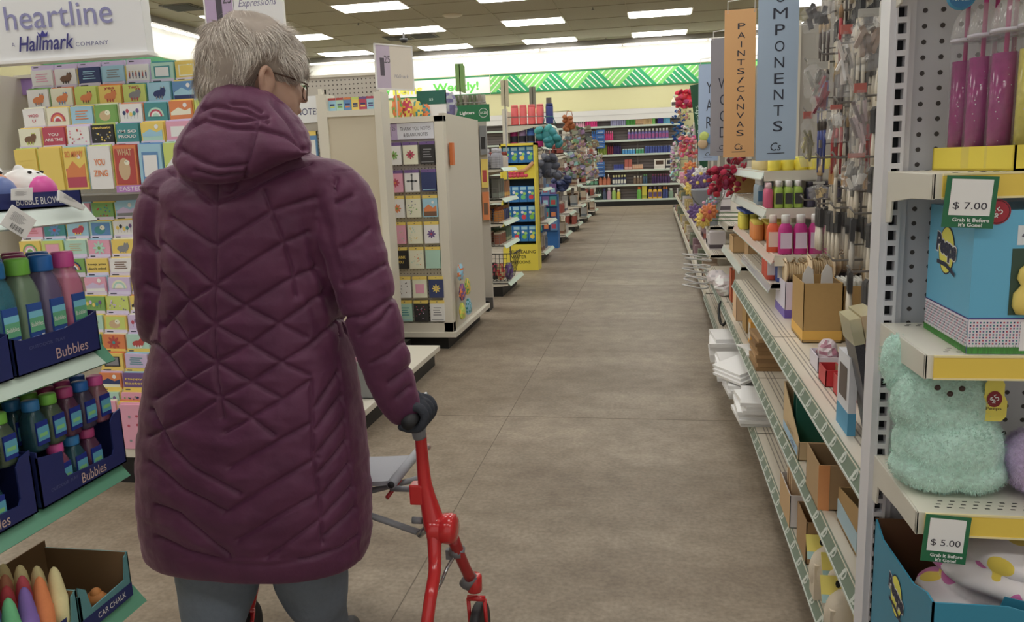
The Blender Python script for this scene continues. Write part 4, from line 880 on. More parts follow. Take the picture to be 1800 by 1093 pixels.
hang_bag('plush_bag','teal plush backpack hanging out over the far aisle','bag',966,233,10.6,0,.42,.42,(36,130,140),(60,160,165),1,(30,110,120))
hang_bag('backpack','grey and black backpack hanging below the teal one','bag',963,291,10.55,0,.42,.42,(70,74,92),(120,124,140),2,(30,30,34))
hang_bag('backpack','navy pouch hanging low beyond the grey backpack','bag',988,322,12.7,0,.4,.34,(34,48,90),(60,74,120),3,(30,40,80))
hang_bag('plush_bag','orange brown plush pouch beyond the teal backpack','bag',1001,214,12.9,0,.26,.34,(150,80,30),(170,100,50),4)
hang_bag('bag_bundle','grey bundle of clear bags beyond the orange pouch','bag',1022,235,15.5,0,.42,.4,(140,130,122),(110,96,90),5)
hang_bag('bag_bundle','clear and white bundle of bags hanging in the middle distance','bag',1022,285,15.5,0,.4,.42,(150,146,140),(190,188,184),6)
# blue cardboard display
t=thing('floor_display','narrow blue cardboard display of toy packs beyond the yellow one','display',(-1.70,12.75,0)); MB().box(-.2,.17,-.12,.12,0,.85,C(30,100,170)).build('body',t)
for r_ in range(4):
    for c in range(3):
        m=MB(); cc=[('navy','orange'),('blue','rose'),('purple','sky'),('teal','red')][(r_+c)%4]; m.box(-.055,.055,-.02,.02,0,.16,PC(cc[0])); m.rect(Fr((-.055,-.02,0),(1,0,0),(0,0,1)),.02,.09,.03,.1,PC(cc[1])); o=m.build('toy_pack'); o.location=(-1.83+.12*c,12.605,.86-.19*r_+.0); tag(o,'%s toy pack on the blue display, %s row down, %s from the left'%(cc[0],ORD[r_],ORD[c]),'toy')
for i,(y,n) in enumerate(((13.4,'third'),(15.6,'fourth'),(17.8,'fifth'),(20.2,'sixth'))):
    endcap(y,y+.95,[.14,.5,.9,1.2,1.5],'%s cream endcap along the left side of the aisle, counting away from the viewer'%n,top=1.95+.03*i,xfs=[0,-1.42,-1.5,-1.5,-1.5])
    W_='the %s endcap down the aisle'%n
    sp=[[B('box',.13,.2,(176,160,140),(120,80,60),None,'beige carton','carton'),B('can',.12,.14,(206,204,198),(170,170,170),None,'white tub','tub')],
        [B('bottle',.1,.2,(150,70,60),(200,190,180),None,'brick red bottle','bottle'),B('box',.12,.18,(200,196,188),(90,90,110),None,'off white carton','carton')],
        [B('box',.14,.2,(150,150,150),(90,100,110),None,'grey carton','carton'),B('bottle',.1,.22,(180,150,120),(110,80,60),None,'tan bottle','bottle')]]
    for k,z in enumerate((.141,.501,.901,1.201,1.501)): goods(y+.03,y+.9,z,-1.97,-1.5,sp[(k+i)%3],'the %s shelf of '%ORD[k]+W_,n=3)
    for q in range(3): hang_bag('bag_bundle','%s clear packet bundle hanging on the %s endcap, %s from the top'%(('rusty','pale','dusty pink')[(i+q)%3],n,ORD[q]),'bag',1002+14*i+6*(q%2),250+27*q,y-.15,0,.26,.26,[(146,116,102),(172,168,162),(146,128,126)][(i+q)%3],(152,148,142),20+i*3+q)
# aisle numbers / small flags on poles
for i,(px,py,Y,c) in enumerate(((808,138,8.4,(110,150,80)),(887,165,9.2,(176,168,140)),(936,172,11.2,(120,124,110)),(965,188,13.5,(110,104,96)))):
    p=at(px,py,y=Y); t=thing('aisle_marker','%s narrow price flag on a pole seen almost edge on along the left fixtures'%('first green','second beige','third grey','fourth brown')[i],'sign',(p.x,Y,p.z))
    MB().box(-.004,.004,-.0,.24,-.13,.15,C(*c)).box(-.045,.045,0,.004,-.13,.15,C(*c)).build('flag',t); MB().tube([(0,.0,-.13),(0,0,-p.z)],.008,STEEL,6).build('pole',t)
# ---------------- craft gondola on the right (faces -x) ----------------
BX=.86
t=thing('craft_gondola','long cream gondola of craft supplies with grey green price rails right of the aisle','shelving',(BX,1.55,0))
L0=20.5
m=MB(); m.box(0,.03,0.0,L0,.1,2.1,C(112,106,100,.6)); m.build('back_panel',t); MB().box(-.40,0.03,.0,L0,0,.1,BLACK).build('kick_plate',t)
LIP=C(108,128,112,.3); LIPW=C(196,204,198,.35)
def lipshelf(zt,y0,y1,xf,name='shelf',flap=LIP,marks=True,d0=-.001,par=t,th=.028):
    """y in world, xf = world x of the lip"""
    a,b=y0-1.55,y1-1.55; x=xf-BX
    s=MB(); s.box(x+.012,d0,a,b,zt-.02,zt,C(208,200,184,.4)); fr=Fr((x,a,zt),(0,1,0),(-1,0,0))
    for q in (.05,.065,.08): s.box(x+q,x+q+.004,a,b,zt,zt+.0005,C(150,142,130))
    n=int((b-a)/.012)
    s.build(name,par); r=MB(); r.prism([(x+.015,a,zt+.004),(x-.0,a,zt-.034),(x+.004,a,zt-.036),(x+.018,a,zt)],(0,b-a,0),flap)
    r.prism([(x-.0015,a,zt-.032),(x-.0015,a,zt-.038),(x+.004,a,zt-.038),(x+.004,a,zt-.032)],(0,b-a,0),LIPW)
    if marks:
        fr=Fr((x,b,zt-.034),(0,-1,0),(.015,0,.038)); H=math.hypot(.015,.038); k=0; u=.03
        while u<b-a-.03:
            r.disc(fr,u+.012,H*.5,.016,H*.34,LIPW,.0008,10,rot=.5); r.disc(fr,u+.012,H*.5,.010,H*.2,flap,.0012,8,rot=.5); r.poly(fr,[(u-.008,H*.1),(u+.004,H*.1),(u+.02,H*.9),(u+.01,H*.9)],LIPW,.0014); u+=.105
    r.build('price_rail',par)
    br=MB(); br.prism([(x+.012,a,zt),(x+.012,a,zt-.02),(-.12,a,zt-.06),(-.0,a,zt-.06),(0,a,zt)],(0,.003,0),CREAM); br.build('bracket',par)
BAY=1.22
for i in range(3): lipshelf(.17,1.56+BAY*i*1.5,1.555+BAY*(i+1)*1.5-.0,.408)
for i in range(3): lipshelf(.415,1.56+BAY*i*1.5,1.555+BAY*(i+1)*1.5,.41)
for i in range(2): lipshelf(.675,1.56+1.46*i,1.555+1.46*(i+1),.411)
lipshelf(.74,4.5,5.7,.45,marks=False,flap=LIPW); lipshelf(.17,7.1,20,.42,marks=False,flap=CREAM2); lipshelf(.5,7.1,20,.46,marks=False,flap=CREAM2); lipshelf(.85,5.9,20,.5,marks=False,flap=CREAM2)
for i in range(14):
    y=2.78+1.22*i-1.55; MB().box(-.03,.0,y-.02,y+.02,.1,2.12,CREAM).build('upright',t)
# small paint shelves
PS=[(1.268,3.75,5.3,.465,C(196,214,214,.3)),(1.108,3.65,5.2,.465,LIPW),(.925,3.45,5.15,.475,C(216,190,180,.3))]
for z,y0,y1,xf,fl_ in PS: 
    lipshelf(z,y0,y1,xf,marks=False,flap=fl_)
    MB().box(xf-BX+.012,0,y0-1.556,y0-1.55,z-.042,z+.002,CREAM).build('end_panel',t)
# clear strip of the short shelf below
lipshelf(.80,3.5,4.6,.47,marks=False,flap=clear(210,210,220,.5))
# paints
def rr_(kind,w,h,c1,c2,c3,x0,y,z,n,what,where,cat='paint bottle',rows=1,dy=None):
    for j in range(rows):
        for i in range(n):
            product(kind,w,w,h,c1,c2,c3,(x0+w*1.08*i+.002*j,y+(dy or w*1.1)*j,z+.001),0,'%s on the %s'%(what,where),cat,'%s on the %s'%(what,where))
rr_('can',.052,.06,(230,206,30),(235,225,80),None,.53,3.80,1.268,5,'yellow paint tub','top paint shelf beside the blue banner','paint tub',2)
rr_('can',.052,.055,(206,190,130),(120,110,90),None,.505,4.05,1.268,5,'cream paint tub','top paint shelf further back','paint tub',6)
rr_('bottle',.034,.115,(190,200,190),(225,225,225),(90,150,60),.58,3.70,1.108,1,'white capped lime labelled paint bottle','second paint shelf','paint bottle',1)
rr_('bottle',.038,.118,(150,180,60),(224,224,224),(60,60,60),.535,3.70,1.108,3,'lime green paint bottle','second paint shelf','paint bottle',4)
rr_('bottle',.034,.11,(70,66,90),(50,46,60),None,.67,3.71,1.108,4,'dark grey paint bottle','second paint shelf','paint bottle',3)
rr_('bottle',.034,.11,(200,80,120),(226,190,200),None,.495,3.71,1.108,1,'pink paint bottle','second paint shelf','paint bottle',4)
rr_('bottle',.034,.12,(140,160,176),(210,214,220),(60,110,150),.49,3.95,1.108,3,'clear blue labelled paint bottle','second paint shelf further back','paint bottle',8)
rr_('bottle',.056,.165,(190,26,130),(226,222,226),(210,190,214),.54,3.52,.925,4,'magenta paint bottle with white cap','third paint shelf','paint bottle',1)
rr_('bottle',.05,.16,(222,90,40),(226,210,200),(220,200,180),.50,3.60,.925,1,'orange red paint bottle','third paint shelf left of the magenta ones','paint bottle',1)
rr_('can',.05,.09,(220,130,50),(226,200,60),None,.50,4.1,.925,3,'orange paint pot','third paint shelf further back','paint pot',5)
rr_('can',.05,.09,(226,206,40),(230,215,70),None,.50,4.75,.925,2,'yellow paint pot','third paint shelf at its far end','paint pot',4)
rr_('bottle',.062,.16,(176,20,40),(226,222,224),(206,204,214),.585,3.36,.677,1,'red glue bottle with white label','wide shelf behind the spool carton','glue bottle')
rr_('bottle',.05,.14,(206,80,60),(228,214,206),(214,204,206),.50,3.62,.802,2,'red capped glue bottle','low clear fronted shelf','glue bottle',4)
rr_('bottle',.04,.12,(60,80,150),(40,60,130),(214,210,206),.53,3.55,.802,1,'blue capped glue bottle','low clear fronted shelf','glue bottle',3)
# white paper-roll strip on top of pots, blue tray
o=MB().box(-.06,.12,-.25,.25,0,.012,C(30,70,150)).build('paint_tray'); o.location=(.54,4.75,1.03); 
tag(o,'flat blue tray lying across the paint pots','tray')
# --- open cartons
def open_box(name,label,w,d,h,mat,loc,rz=0,hf=None,band=None,inner=None,cat='box',cut=False):
    """open topped carton; front (-y) height hf, sides slope to h at the back"""
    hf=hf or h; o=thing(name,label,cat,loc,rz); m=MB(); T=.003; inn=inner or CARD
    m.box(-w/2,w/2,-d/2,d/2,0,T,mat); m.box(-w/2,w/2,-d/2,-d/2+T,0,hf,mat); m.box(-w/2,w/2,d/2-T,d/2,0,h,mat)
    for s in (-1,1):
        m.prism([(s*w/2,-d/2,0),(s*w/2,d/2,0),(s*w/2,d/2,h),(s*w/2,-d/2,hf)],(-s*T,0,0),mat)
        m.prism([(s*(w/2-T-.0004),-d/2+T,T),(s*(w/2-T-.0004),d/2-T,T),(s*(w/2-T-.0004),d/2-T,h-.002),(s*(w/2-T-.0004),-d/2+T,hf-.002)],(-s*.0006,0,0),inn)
    m.build('box_walls',o,bev=.0008)
    if band:
        b=MB(); z0,z1,bm=band; b.box(-w/2-.0008,w/2+.0008,-d/2-.0008,d/2+.0008,z0,z1,bm); b.build('printed_band',o)
    return o
YB_=C(220,170,60,.6); Z3=.6755
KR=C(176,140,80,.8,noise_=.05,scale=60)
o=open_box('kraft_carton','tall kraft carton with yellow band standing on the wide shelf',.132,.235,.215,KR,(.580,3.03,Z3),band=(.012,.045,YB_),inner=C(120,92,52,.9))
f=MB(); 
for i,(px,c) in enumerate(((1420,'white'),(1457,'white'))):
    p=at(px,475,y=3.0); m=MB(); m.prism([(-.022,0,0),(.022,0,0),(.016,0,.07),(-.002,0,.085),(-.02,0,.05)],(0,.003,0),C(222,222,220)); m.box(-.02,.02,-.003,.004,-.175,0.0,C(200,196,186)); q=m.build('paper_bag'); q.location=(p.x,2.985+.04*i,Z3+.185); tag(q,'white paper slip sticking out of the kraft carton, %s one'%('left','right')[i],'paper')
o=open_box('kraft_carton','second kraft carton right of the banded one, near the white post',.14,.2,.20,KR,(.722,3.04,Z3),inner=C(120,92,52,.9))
for i in range(8):
    m=MB(); m.box(-.003,.003,-.07,.07,0,.21,C(224,220,212)); q=m.build('canvas_board'); q.location=(.665+.0165*i,3.04,Z3+.0035); tag(q,'white board edge standing in the right kraft carton, %s from the left'%ORD[i],'canvas board','canvas boards in the kraft carton')
WL=C(206,202,222,.5); PU=C(104,84,176,.5)
o=open_box('spool_carton','white carton with purple band holding wooden spools',.30,.26,.15,WL,(.672,3.50,Z3),hf=.15,band=(.0,.035,PU),inner=C(190,186,200))
SP=C(218,196,160,.6,noise_=.05,scale=30)
def mk_spool():
    o=thing('wooden_spool','x','spool'); A=Matrix.Rotation(math.pi/2,3,'Y')
    for q in (-.048,.042): m=MB(); m.lathe([(.056,q),(.058,q+.003),(.056,q+.006)],(0,0,0),SP,22,axis=A); m.build('flange',o)
    c=MB()
    for i in range(9): c.lathe([(.034,-.041+.0092*i),(.041,-.037+.0092*i),(.034,-.033+.0092*i)],(0,0,0),C(206,184,144,.8),14,axis=A)
    c.build('wound_cord',o); rb=random.Random(2)
    b=MB(); 
    for i in range(16):
        p=Vector((rb.uniform(-.035,.035),rb.uniform(-.02,.02),.038)); q=[p]
        for k in range(5): p=p+Vector((rb.uniform(-.014,.014),rb.uniform(-.012,.012),rb.uniform(-.008,.012))); q.append(p)
        b.tube(q,.0022,C(150,124,84),5)
    b.build('cord_end',o); return o
for i,(x,y,z) in enumerate(((.575,3.44,.185),(.665,3.43,.20),(.60,3.57,.195),(.69,3.57,.225),(.765,3.48,.215),(.62,3.50,.07))):
    put('spool',mk_spool,(x,y,Z3+z),.1*i,'wooden cord spool piled on the white and purple carton, %s of the heap'%['front left','front middle','back left','back middle','rightmost','lowest left'][i],'spool')
# red and white small boxes near the post
RED=C(190,36,44,.45)
o=open_box('display_box','open white box of clear packets at the near end of the wide shelf',.075,.13,.05,C(206,200,212),(.525,2.56,Z3),inner=C(150,120,120))
blob_bag('plastic_packet','crumpled clear and pink packet lying in the white box','packet',(.53,2.57,Z3+.005),.06,.09,.085,(206,190,196),(170,110,130),3)
o=open_box('display_box','small red and kraft display box in front of the white box',.05,.10,.05,RED,(.505,2.39,Z3),inner=CARD)
o=open_box('display_box','small red display box holding white bottles',.055,.11,.055,RED,(.52,2.245,Z3),inner=CARD)
for i in range(2): product('bottle',.032,.032,.125,(224,222,226),(226,226,228),None,(.522,2.222+.045*i,Z3+.004),0,'white glue bottle in the small red box, %s one'%('front','back')[i],'bottle')
# white-blue upright pack and glitter sheets
m=MB(); m.box(-.009,.009,-.06,.06,0,.19,C(206,208,216)); m.box(-.0092,.0092,-.0602,.0602,0,.055,C(70,150,190)); m.rect(Fr((-.009,.06,0),(0,-1,0),(0,0,1)),.02,.10,.08,.16,C(96,84,80)); o=m.build('felt_pack'); o.location=(.456,1.98,Z3); o.rotation_euler=(0,0,.0); tag(o,'upright white and blue pack beside the small red boxes','packet')
GLIT=C(60,60,66,.25,metal=.3,noise_=.9,scale=500); ORN=C(150,62,30,.35)
def sheet(name,label,x,y,h,dz,mat,tilt,w=.24,th=.02):
    o=thing(name,label,'craft pack',(x,y,Z3)); m=MB(); R=Matrix.Rotation(tilt,4,'Y'); m.box(-th/2,th/2,-w/2,w/2,0,h,mat,R); m.build('sheets',o); s=MB(); s.box(-th/2-.002,th/2+.002,-w/2-.004,w/2+.004,h-.03,h+.03,clear(226,214,170,.55),R); s.build('plastic_sleeve',o)
sheet('glitter_pack','black glitter foam pack leaning against the white post',.500,1.90,.275,0,GLIT,-.21,w=.10)
sheet('glitter_pack','rust orange craft pack standing behind the black glitter one',.532,1.91,.285,0,ORN,-.21,w=.12,th=.03)
o=open_box('kraft_carton','low kraft box behind the glitter packs by the post',.10,.14,.10,KR,(.74,1.95,Z3))
# --- second shelf (L2)
Z2_=.4155
for i in range(8):
    m=MB(); w=.12; m.box(-.06,.06,-.12,.12,0,.017,C([150,166,140,176][i%4],[116,132,108,140][i%4],[74,88,70,96][i%4],.8)); q=m.build('kraft_box_lid'); q.location=(.487+.004*(i%3),3.62+.006*(i%2),Z2_+.0178*i); q.rotation_euler=(0,0,.05*math.sin(i*2)); tag(q,'flat brown kraft box in the stack on the second shelf, %s from the bottom'%ORD[i],'box')
m=MB(); m.box(-.03,.03,-.05,.05,0,.115,C(222,160,40)); m.box(-.031,-.0299,-.04,.04,.02,.1,C(206,200,190)); q=m.build('carton'); q.location=(.492,4.06,Z2_); tag(q,'orange yellow carton beyond the brown stack on the second shelf','carton')
o=open_box('kraft_carton','tall tan box beside the orange yellow carton',.12,.2,.22,KR,(.53,4.38,Z2_))
for i in range(3):
    m=MB(); m.box(-.07,.05,-.1,.1,0,.006,C(222,222,222)); q=m.build('canvas_board'); q.location=(.49,3.87,Z2_+.0065*i+.0); q.rotation_euler=(0,0,.2*i); tag(q,'white sheet lying before the orange carton, %s from the bottom'%ORD[i],'canvas board')
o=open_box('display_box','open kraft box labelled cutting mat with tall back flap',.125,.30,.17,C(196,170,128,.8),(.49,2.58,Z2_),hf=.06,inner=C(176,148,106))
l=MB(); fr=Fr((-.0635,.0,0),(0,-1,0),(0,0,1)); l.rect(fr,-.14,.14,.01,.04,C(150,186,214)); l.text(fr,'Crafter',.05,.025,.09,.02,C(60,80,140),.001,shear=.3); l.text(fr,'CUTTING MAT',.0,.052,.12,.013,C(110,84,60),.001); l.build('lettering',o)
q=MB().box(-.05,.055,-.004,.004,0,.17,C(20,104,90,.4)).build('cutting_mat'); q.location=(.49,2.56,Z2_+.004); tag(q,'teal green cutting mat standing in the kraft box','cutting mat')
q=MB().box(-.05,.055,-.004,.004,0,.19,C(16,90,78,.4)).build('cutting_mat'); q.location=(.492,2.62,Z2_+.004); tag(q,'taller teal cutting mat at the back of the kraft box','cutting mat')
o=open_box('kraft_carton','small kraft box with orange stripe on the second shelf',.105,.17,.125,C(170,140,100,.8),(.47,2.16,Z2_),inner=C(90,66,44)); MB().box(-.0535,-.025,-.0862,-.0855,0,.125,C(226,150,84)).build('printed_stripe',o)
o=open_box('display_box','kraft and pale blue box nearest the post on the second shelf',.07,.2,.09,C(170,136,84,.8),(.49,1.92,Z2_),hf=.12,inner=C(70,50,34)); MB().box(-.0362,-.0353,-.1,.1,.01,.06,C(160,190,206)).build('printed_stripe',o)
# --- deck (L1): canvases
Z1_=.1705
def canv(n,x,y,w,d,dz,lab,seed,cat='canvas board'):
    r=random.Random(seed)
    for i in range(n):
        m=MB(); m.box(-w/2,w/2,-d/2,d/2,0,dz*.96,C(224,224,226,.6)); q=m.build('canvas_board'); q.location=(x+r.uniform(-.012,.012),y+r.uniform(-.02,.02),Z1_+dz*i); q.rotation_euler=(0,0,r.uniform(-.12,.12)); tag(q,'white canvas in the %s, %s from the bottom'%(lab,ORD[i]),cat)
canv(7,.45,3.60,.17,.28,.0165,'near stack lying over the deck edge',1); canv(4,.44,3.97,.18,.22,.018,'second stack along the deck edge',2); canv(5,.43,4.35,.20,.3,.019,'third stack along the deck edge',3); canv(6,.41,4.78,.18,.3,.022,'fourth stack along the deck edge',4)
for k in range(3):
    m=MB(); m.box(-.09,.09,-.12,.12,0,.012,C(224,224,226)); q=m.build('canvas_board'); q.location=(.42,3.98+.02*k,.172+.08+.016*k); q.rotation_euler=(0,-.22,.5); q.location.z+=.02; tag(q,'white canvas tilted on the second deck stack, %s one up'%ORD[k],'canvas board')
o=open_box('display_box','open tan and white box with wooden boards on the deck',.12,.2,.11,C(206,204,206,.6),(.475,2.58,Z1_),inner=CARD); MB().box(-.0605,-.0595,-.1,.1,.0,.11,C(190,156,110)).build('printed_stripe',o)
for i in range(3): q=MB().box(-.045,.045,-.006,.006,0,.24-.02*i,C(214,184,144,.6,noise_=.08,scale=20)).build('wooden_board'); q.location=(.475,2.55+.04*i,Z1_+.004); tag(q,'pale wooden board standing in the deck box, %s from the front'%ORD[i],'wooden board')
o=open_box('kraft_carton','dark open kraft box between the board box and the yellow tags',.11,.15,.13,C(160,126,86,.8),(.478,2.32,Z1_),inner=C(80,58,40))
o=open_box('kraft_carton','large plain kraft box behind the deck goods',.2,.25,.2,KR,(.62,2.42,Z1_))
for i,(x,y,z) in enumerate(((.45,2.08,.0),(.47,1.98,.0),(.445,1.86,.0),(.5,1.78,.0))):
    t2=thing('canvas_tote','folded off white canvas tote with yellow header card, %s from the far side'%ORD[i],'tote bag',(x,y,Z1_)); m=MB(); m.ball((0,0,.07),.05,.045,.07,C(196,184,164,.8,bump=.3),12); m.box(-.04,.04,-.03,.03,.0,.1,C(200,188,168,.8)); m.build('folded_cloth',t2)
    h=MB(); R=Matrix.Rotation(-.5,4,'X'); h.box(-.05,.05,-.03,-.027,.09,.155,C(224,206,90),R); fr=Fr(R@Vector((-.05,-.03,.09)),(1,0,0),R@Vector((0,0,1))); h.rect(fr,0,.1,0,.02,C(150,186,190)); h.disc(fr,.04,.045,.006,.009,BLACK,.001,8); h.disc(fr,.065,.045,.006,.009,BLACK,.001,8); h.build('header_card',t2)
# --- peg hooks and brush packs near the post
rp=random.Random(5); HOOK=C(120,116,112,.4,.3)
def mk_hook():
    m=MB(); m.tube([(0,0,0),(-.29,0,-.006),(-.305,0,.014)],.0038,HOOK,6); m.tube([(0,0,.05),(-.22,0,.045),(-.24,0,.045)],.003,HOOK,6); m.box(-.242,-.236,-.012,.012,.03,.06,STEEL); m.box(-.004,0,-.01,.01,-.01,.06,STEEL)
    return tag(m.build('peg_hook'),'x','hook')
def mk_brush(c,hc,kind):
    def f():
        # hangs facing the aisle: width along y, heads at the top
        o=thing('brush_pack','x','brushes'); m=MB(); hm=MB()
        for k in range(3):
            y=-.034+.034*k
            if kind=='foam': m.prism([(-.007,y-.014,-.075),(.007,y-.014,-.075),(.007,y-.014,-.01),(.0,y-.014,.0),(-.007,y-.014,-.01)],(0,.028,0),C(*c,.8)); hm.tube([(0,y,-.165),(0,y,-.12),(0,y,-.075)],[.0075,.0085,.006],C(*hc,.5),8)
            else: hm.tube([(0,y,-.20),(0,y,-.07),(0,y,-.04)],[.0035,.0065,.005],C(*hc,.4),8); m.tube([(0,y,-.04),(0,y,-.015),(0,y,.005)],[.006,.008,.001],C(*c,.6),8)
        m.build('brush_heads',o); hm.build('handles',o)
        s=MB(); s.box(-.0095,.0095,-.052,.052,-.19,.0,clear(226,228,232,.045,.12)); s.box(-.0005,.0005,-.05,.05,.0,.03,C(196,186,166)); s.build('sleeve',o); return o
    return f
kinds=[('foam',(30,30,34),(206,196,178)),('foam',(36,34,36),(214,206,190)),('hair',(150,110,60),(176,30,40)),('hair',(60,50,44),(50,70,150)),('foam',(200,150,80),(210,200,180)),('hair',(200,190,170),(196,188,172)),('foam',(40,40,44),(190,186,178)),('hair',(190,160,110),(90,80,80))]
kn=['black foam brush pack with pale handles','dark foam brush pack with cream handles','paintbrush pack with red handles','paintbrush pack with blue handles','tan foam brush pack','white paintbrush pack','charcoal foam brush pack','paintbrush pack with grey handles']
rowz=[2.04,1.86,1.68,1.50,1.33,1.17,1.0]
rowk=[[0,6,1,7],[0,1,6,0],[7,3,1,5],[2,3,1,6],[4,7,1,6],[0,1,0,6],[0,1,6,0]]
rn=['top','second','third','fourth','fifth','sixth','lowest']
for r_,z in enumerate(rowz):
    for c in range(6):
        y=1.92+.27*c
        if (r_==6 and c>3) or (r_==0 and c<1): continue
        put('hook',mk_hook,(BX-.001,y,z),0,'wire peg hook on the craft gondola, %s row, %s hook from the white post'%(rn[r_],ORD[c]),'hook')
        for d in range(5):
            k=rowk[r_][(c+d*(c%2))%4] if rp.random()<.8 else rp.randrange(8)
            put(('brush',k),mk_brush(kinds[k][1],kinds[k][2],kinds[k][0]),(BX-.055-.045*d,y+rp.uniform(-.012,.012),z-.034),rp.uniform(-.25,.25),'%s, %s row, %s hook from post, %s on it'%(kn[k],rn[r_],ORD[c],('innermost','second','middle','fourth','outermost')[d]),'brushes')
# some big hanging bags
def poly_bag(label,px,py,Y,w,h,c,seed,al=.6):
    p=at(px,py,y=Y); r=random.Random(seed); o=thing('poly_bag',label,'bag',(p.x,Y,p.z-h)); m=MB(); n=12; L=11; vs=[]
    for j in range(L):
        t_=j/(L-1); s=.75+.25*math.sin(math.pi*t_); s=s if t_<.85 else .45
        for k in range(n): a=2*math.pi*k/n; q=1+r.uniform(-.28,.28); vs.append((w/2*s*math.cos(a)*q,w*.2*s*math.sin(a)*q*1.3,h*t_+r.uniform(-.3,.3)*h/L*(0<j<L-1)))
    m.add(vs,[(j*n+k,j*n+(k+1)%n,(j+1)*n+(k+1)%n,(j+1)*n+k) for j in range(L-1) for k in range(n)]+[tuple(range(n))[::-1],tuple((L-1)*n+k for k in range(n))],clear(226,224,222,.17,.06)); m.build('clear_bag',o)
    q=MB()
    for k in range(9): R=Matrix.Rotation(r.uniform(-.5,.5),3,'Y'); f_=r.choice((.6,.75,.9,1,1.1)); q.box(-w*.07,w*.07,-.006,.006,-h*.16,h*.16,C(*[min(255,int(v*f_)) for v in c],.5),Matrix.Translation((r.uniform(-.3,.3)*w,r.uniform(-.1,.1)*w,h*r.uniform(.2,.72)))@R.to_4x4())
    q.build('contents',o)
    hh=MB(); hh.box(-w*.3,w*.3,-.003,.003,h*.96,h*1.1,C(180,96,86) if seed%2 else C(170,168,160)); hh.build('header_card',o)
poly_bag('long clear bag with white filling hanging in front of the hooks',1488,55,2.2,.045,.16,(220,214,208),1); poly_bag('bag of brown foil shapes hanging beside the white post',1527,25,1.95,.07,.12,(150,126,108),2); poly_bag('black glitter bag at the top left of the brush hooks',1440,-5,2.6,.09,.10,(60,58,64),3,.85); poly_bag('clear bag of pinkish beads near the post',1512,158,2.0,.045,.15,(196,176,178),5); poly_bag('yellowish bag of craft sticks low on the hooks',1440,322,2.7,.06,.05,(206,176,110),6,.8); poly_bag('narrow clear bag of small wooden parts left of the hooks',1420,205,2.95,.05,.17,(190,180,120),7,.75); poly_bag('red and blue bag of brushes left of the hooks',1445,118,2.8,.06,.17,(150,50,70),8,.75)
for i,(px,py,w) in enumerate(((1505,275,.07),(1430,110,.05),(1470,190,.05))): poly_bag('small frosted packet hanging among the brushes, %s of three'%('lower right','upper left','middle')[i],px,py,2.3,w,.09,(206,204,196),11+i,.5)
# --- banners
def banner(txt,label,Y,px0,px1,pyb,H,mat,mark,tw=.42,top_gap=.05,hgt=None):
    a=at(px0,pyb,y=Y); b=at(px1,pyb,y=Y); w=b.x-a.x; t=thing('hanging_banner',label,'banner',((a.x+b.x)/2,Y,a.z)); 
    MB().box(-w/2,w/2,-.0015,.0015,0,H,mat).build('panel',t); l=MB(); fr=Fr((-w/2,-.0015,0),(1,0,0),(0,0,1)); n=len(txt); zt=H-top_gap; zb=.085; st=(zt-zb)/n; 
    for i,ch in enumerate(txt):
        cw_={'I':.006,'/':.03,'M':.052,'W':.052}.get(ch,.036)*w/.15*(tw/.42); l.text(fr,ch,w*.54,zt-st*(i+.5),cw_,st*.66,C(46,50,66),.0008)
    l.text(fr,'Cs',w*.5,.045,w*.26,.026,C(46,50,66),.0008,shear=.2); l.rect(fr,w*.28,w*.72,.022,.0245,C(46,50,66)); l.build('lettering',t)
    h=MB(); h.tube([(-w*.4,0,H-.015),(-w*.4,0,H+.035),(w*.45,0,H+.045),(w*.45,0,H-.015)],.0025,WHITE,6); h.tube([(w*.45,0,H+.04),(BX-.002-t.location.x,.0,H+.04)],.003,WHITE,6); h.build('hanger',t)
BB=C(158,180,204,.5); OR=C(232,170,108,.5); GY=C(146,144,154,.5)
banner('COMPONENTS','blue vertical banner ending in components letters, nearest of the four banners',2.8,1328,1398,283,.62,BB,1,top_gap=.03)
banner('PAINTS/CANVAS','orange vertical banner reading paints and canvas',3.7,1271,1325,277,.62,OR,1)
banner('WOOD','grey vertical banner reading wood behind the orange one',4.75,1248,1291,274,.64,GY,1,tw=.55,top_gap=.2)
banner('YARN','pale blue vertical banner reading yarn, furthest of the four banners',5.9,1227,1262,283,.66,C(160,182,214,.5),1,tw=.5,top_gap=.1)
p=at(1243,245,y=5.89); 
m=MB(); 
for i,(dx,dz,c) in enumerate(((-.02,.02,'lime'),(.03,.0,'blue'),(-.03,-.03,'tan'))): m.ball((dx,0,dz),.035,.012,.035,PC(c),12)
o=m.build('yarn_picture'); o.location=(p.x,5.885,p.z); tag(o,'picture of yarn balls on the lower half of the yarn banner','picture')
# --- soft goods further along
def heap(name,label,cat,px,py,Y,w,h,c1,c2,seed,n=9,nm='bundle',xs=None):
    p=at(px,py,y=Y); o=thing(name,label,cat,(p.x,Y,p.z)); r=random.Random(seed); m=MB()
    for i in range(n*4):
        R=Matrix.Rotation(r.uniform(-3,3),3,(r.random(),r.random(),r.random()+.01)); c_=(r.uniform(-.5,.5)*w,r.uniform(-.07,.07),r.uniform(-.5,.5)*h); cc_=C(*[int(v*r.choice((.8,1,1.1))) if v*1.1<255 else v for v in (c1 if r.random()<.65 else c2)],.7)
        if name in ('bag_strip',): m.box(-w*.2,w*.2,-.01,.01,-h*.1,h*.1,cc_,Matrix.Translation(c_)@R.to_4x4())
        else: m.ball(c_,w*.14,w*.06,w*.11,cc_,7,R)
    m.build(nm,o); 
    MB().tube([(0,.0,h*.4),(BX-p.x,.02,h*.4)],.004,STEEL,5).build('peg_hook',o)
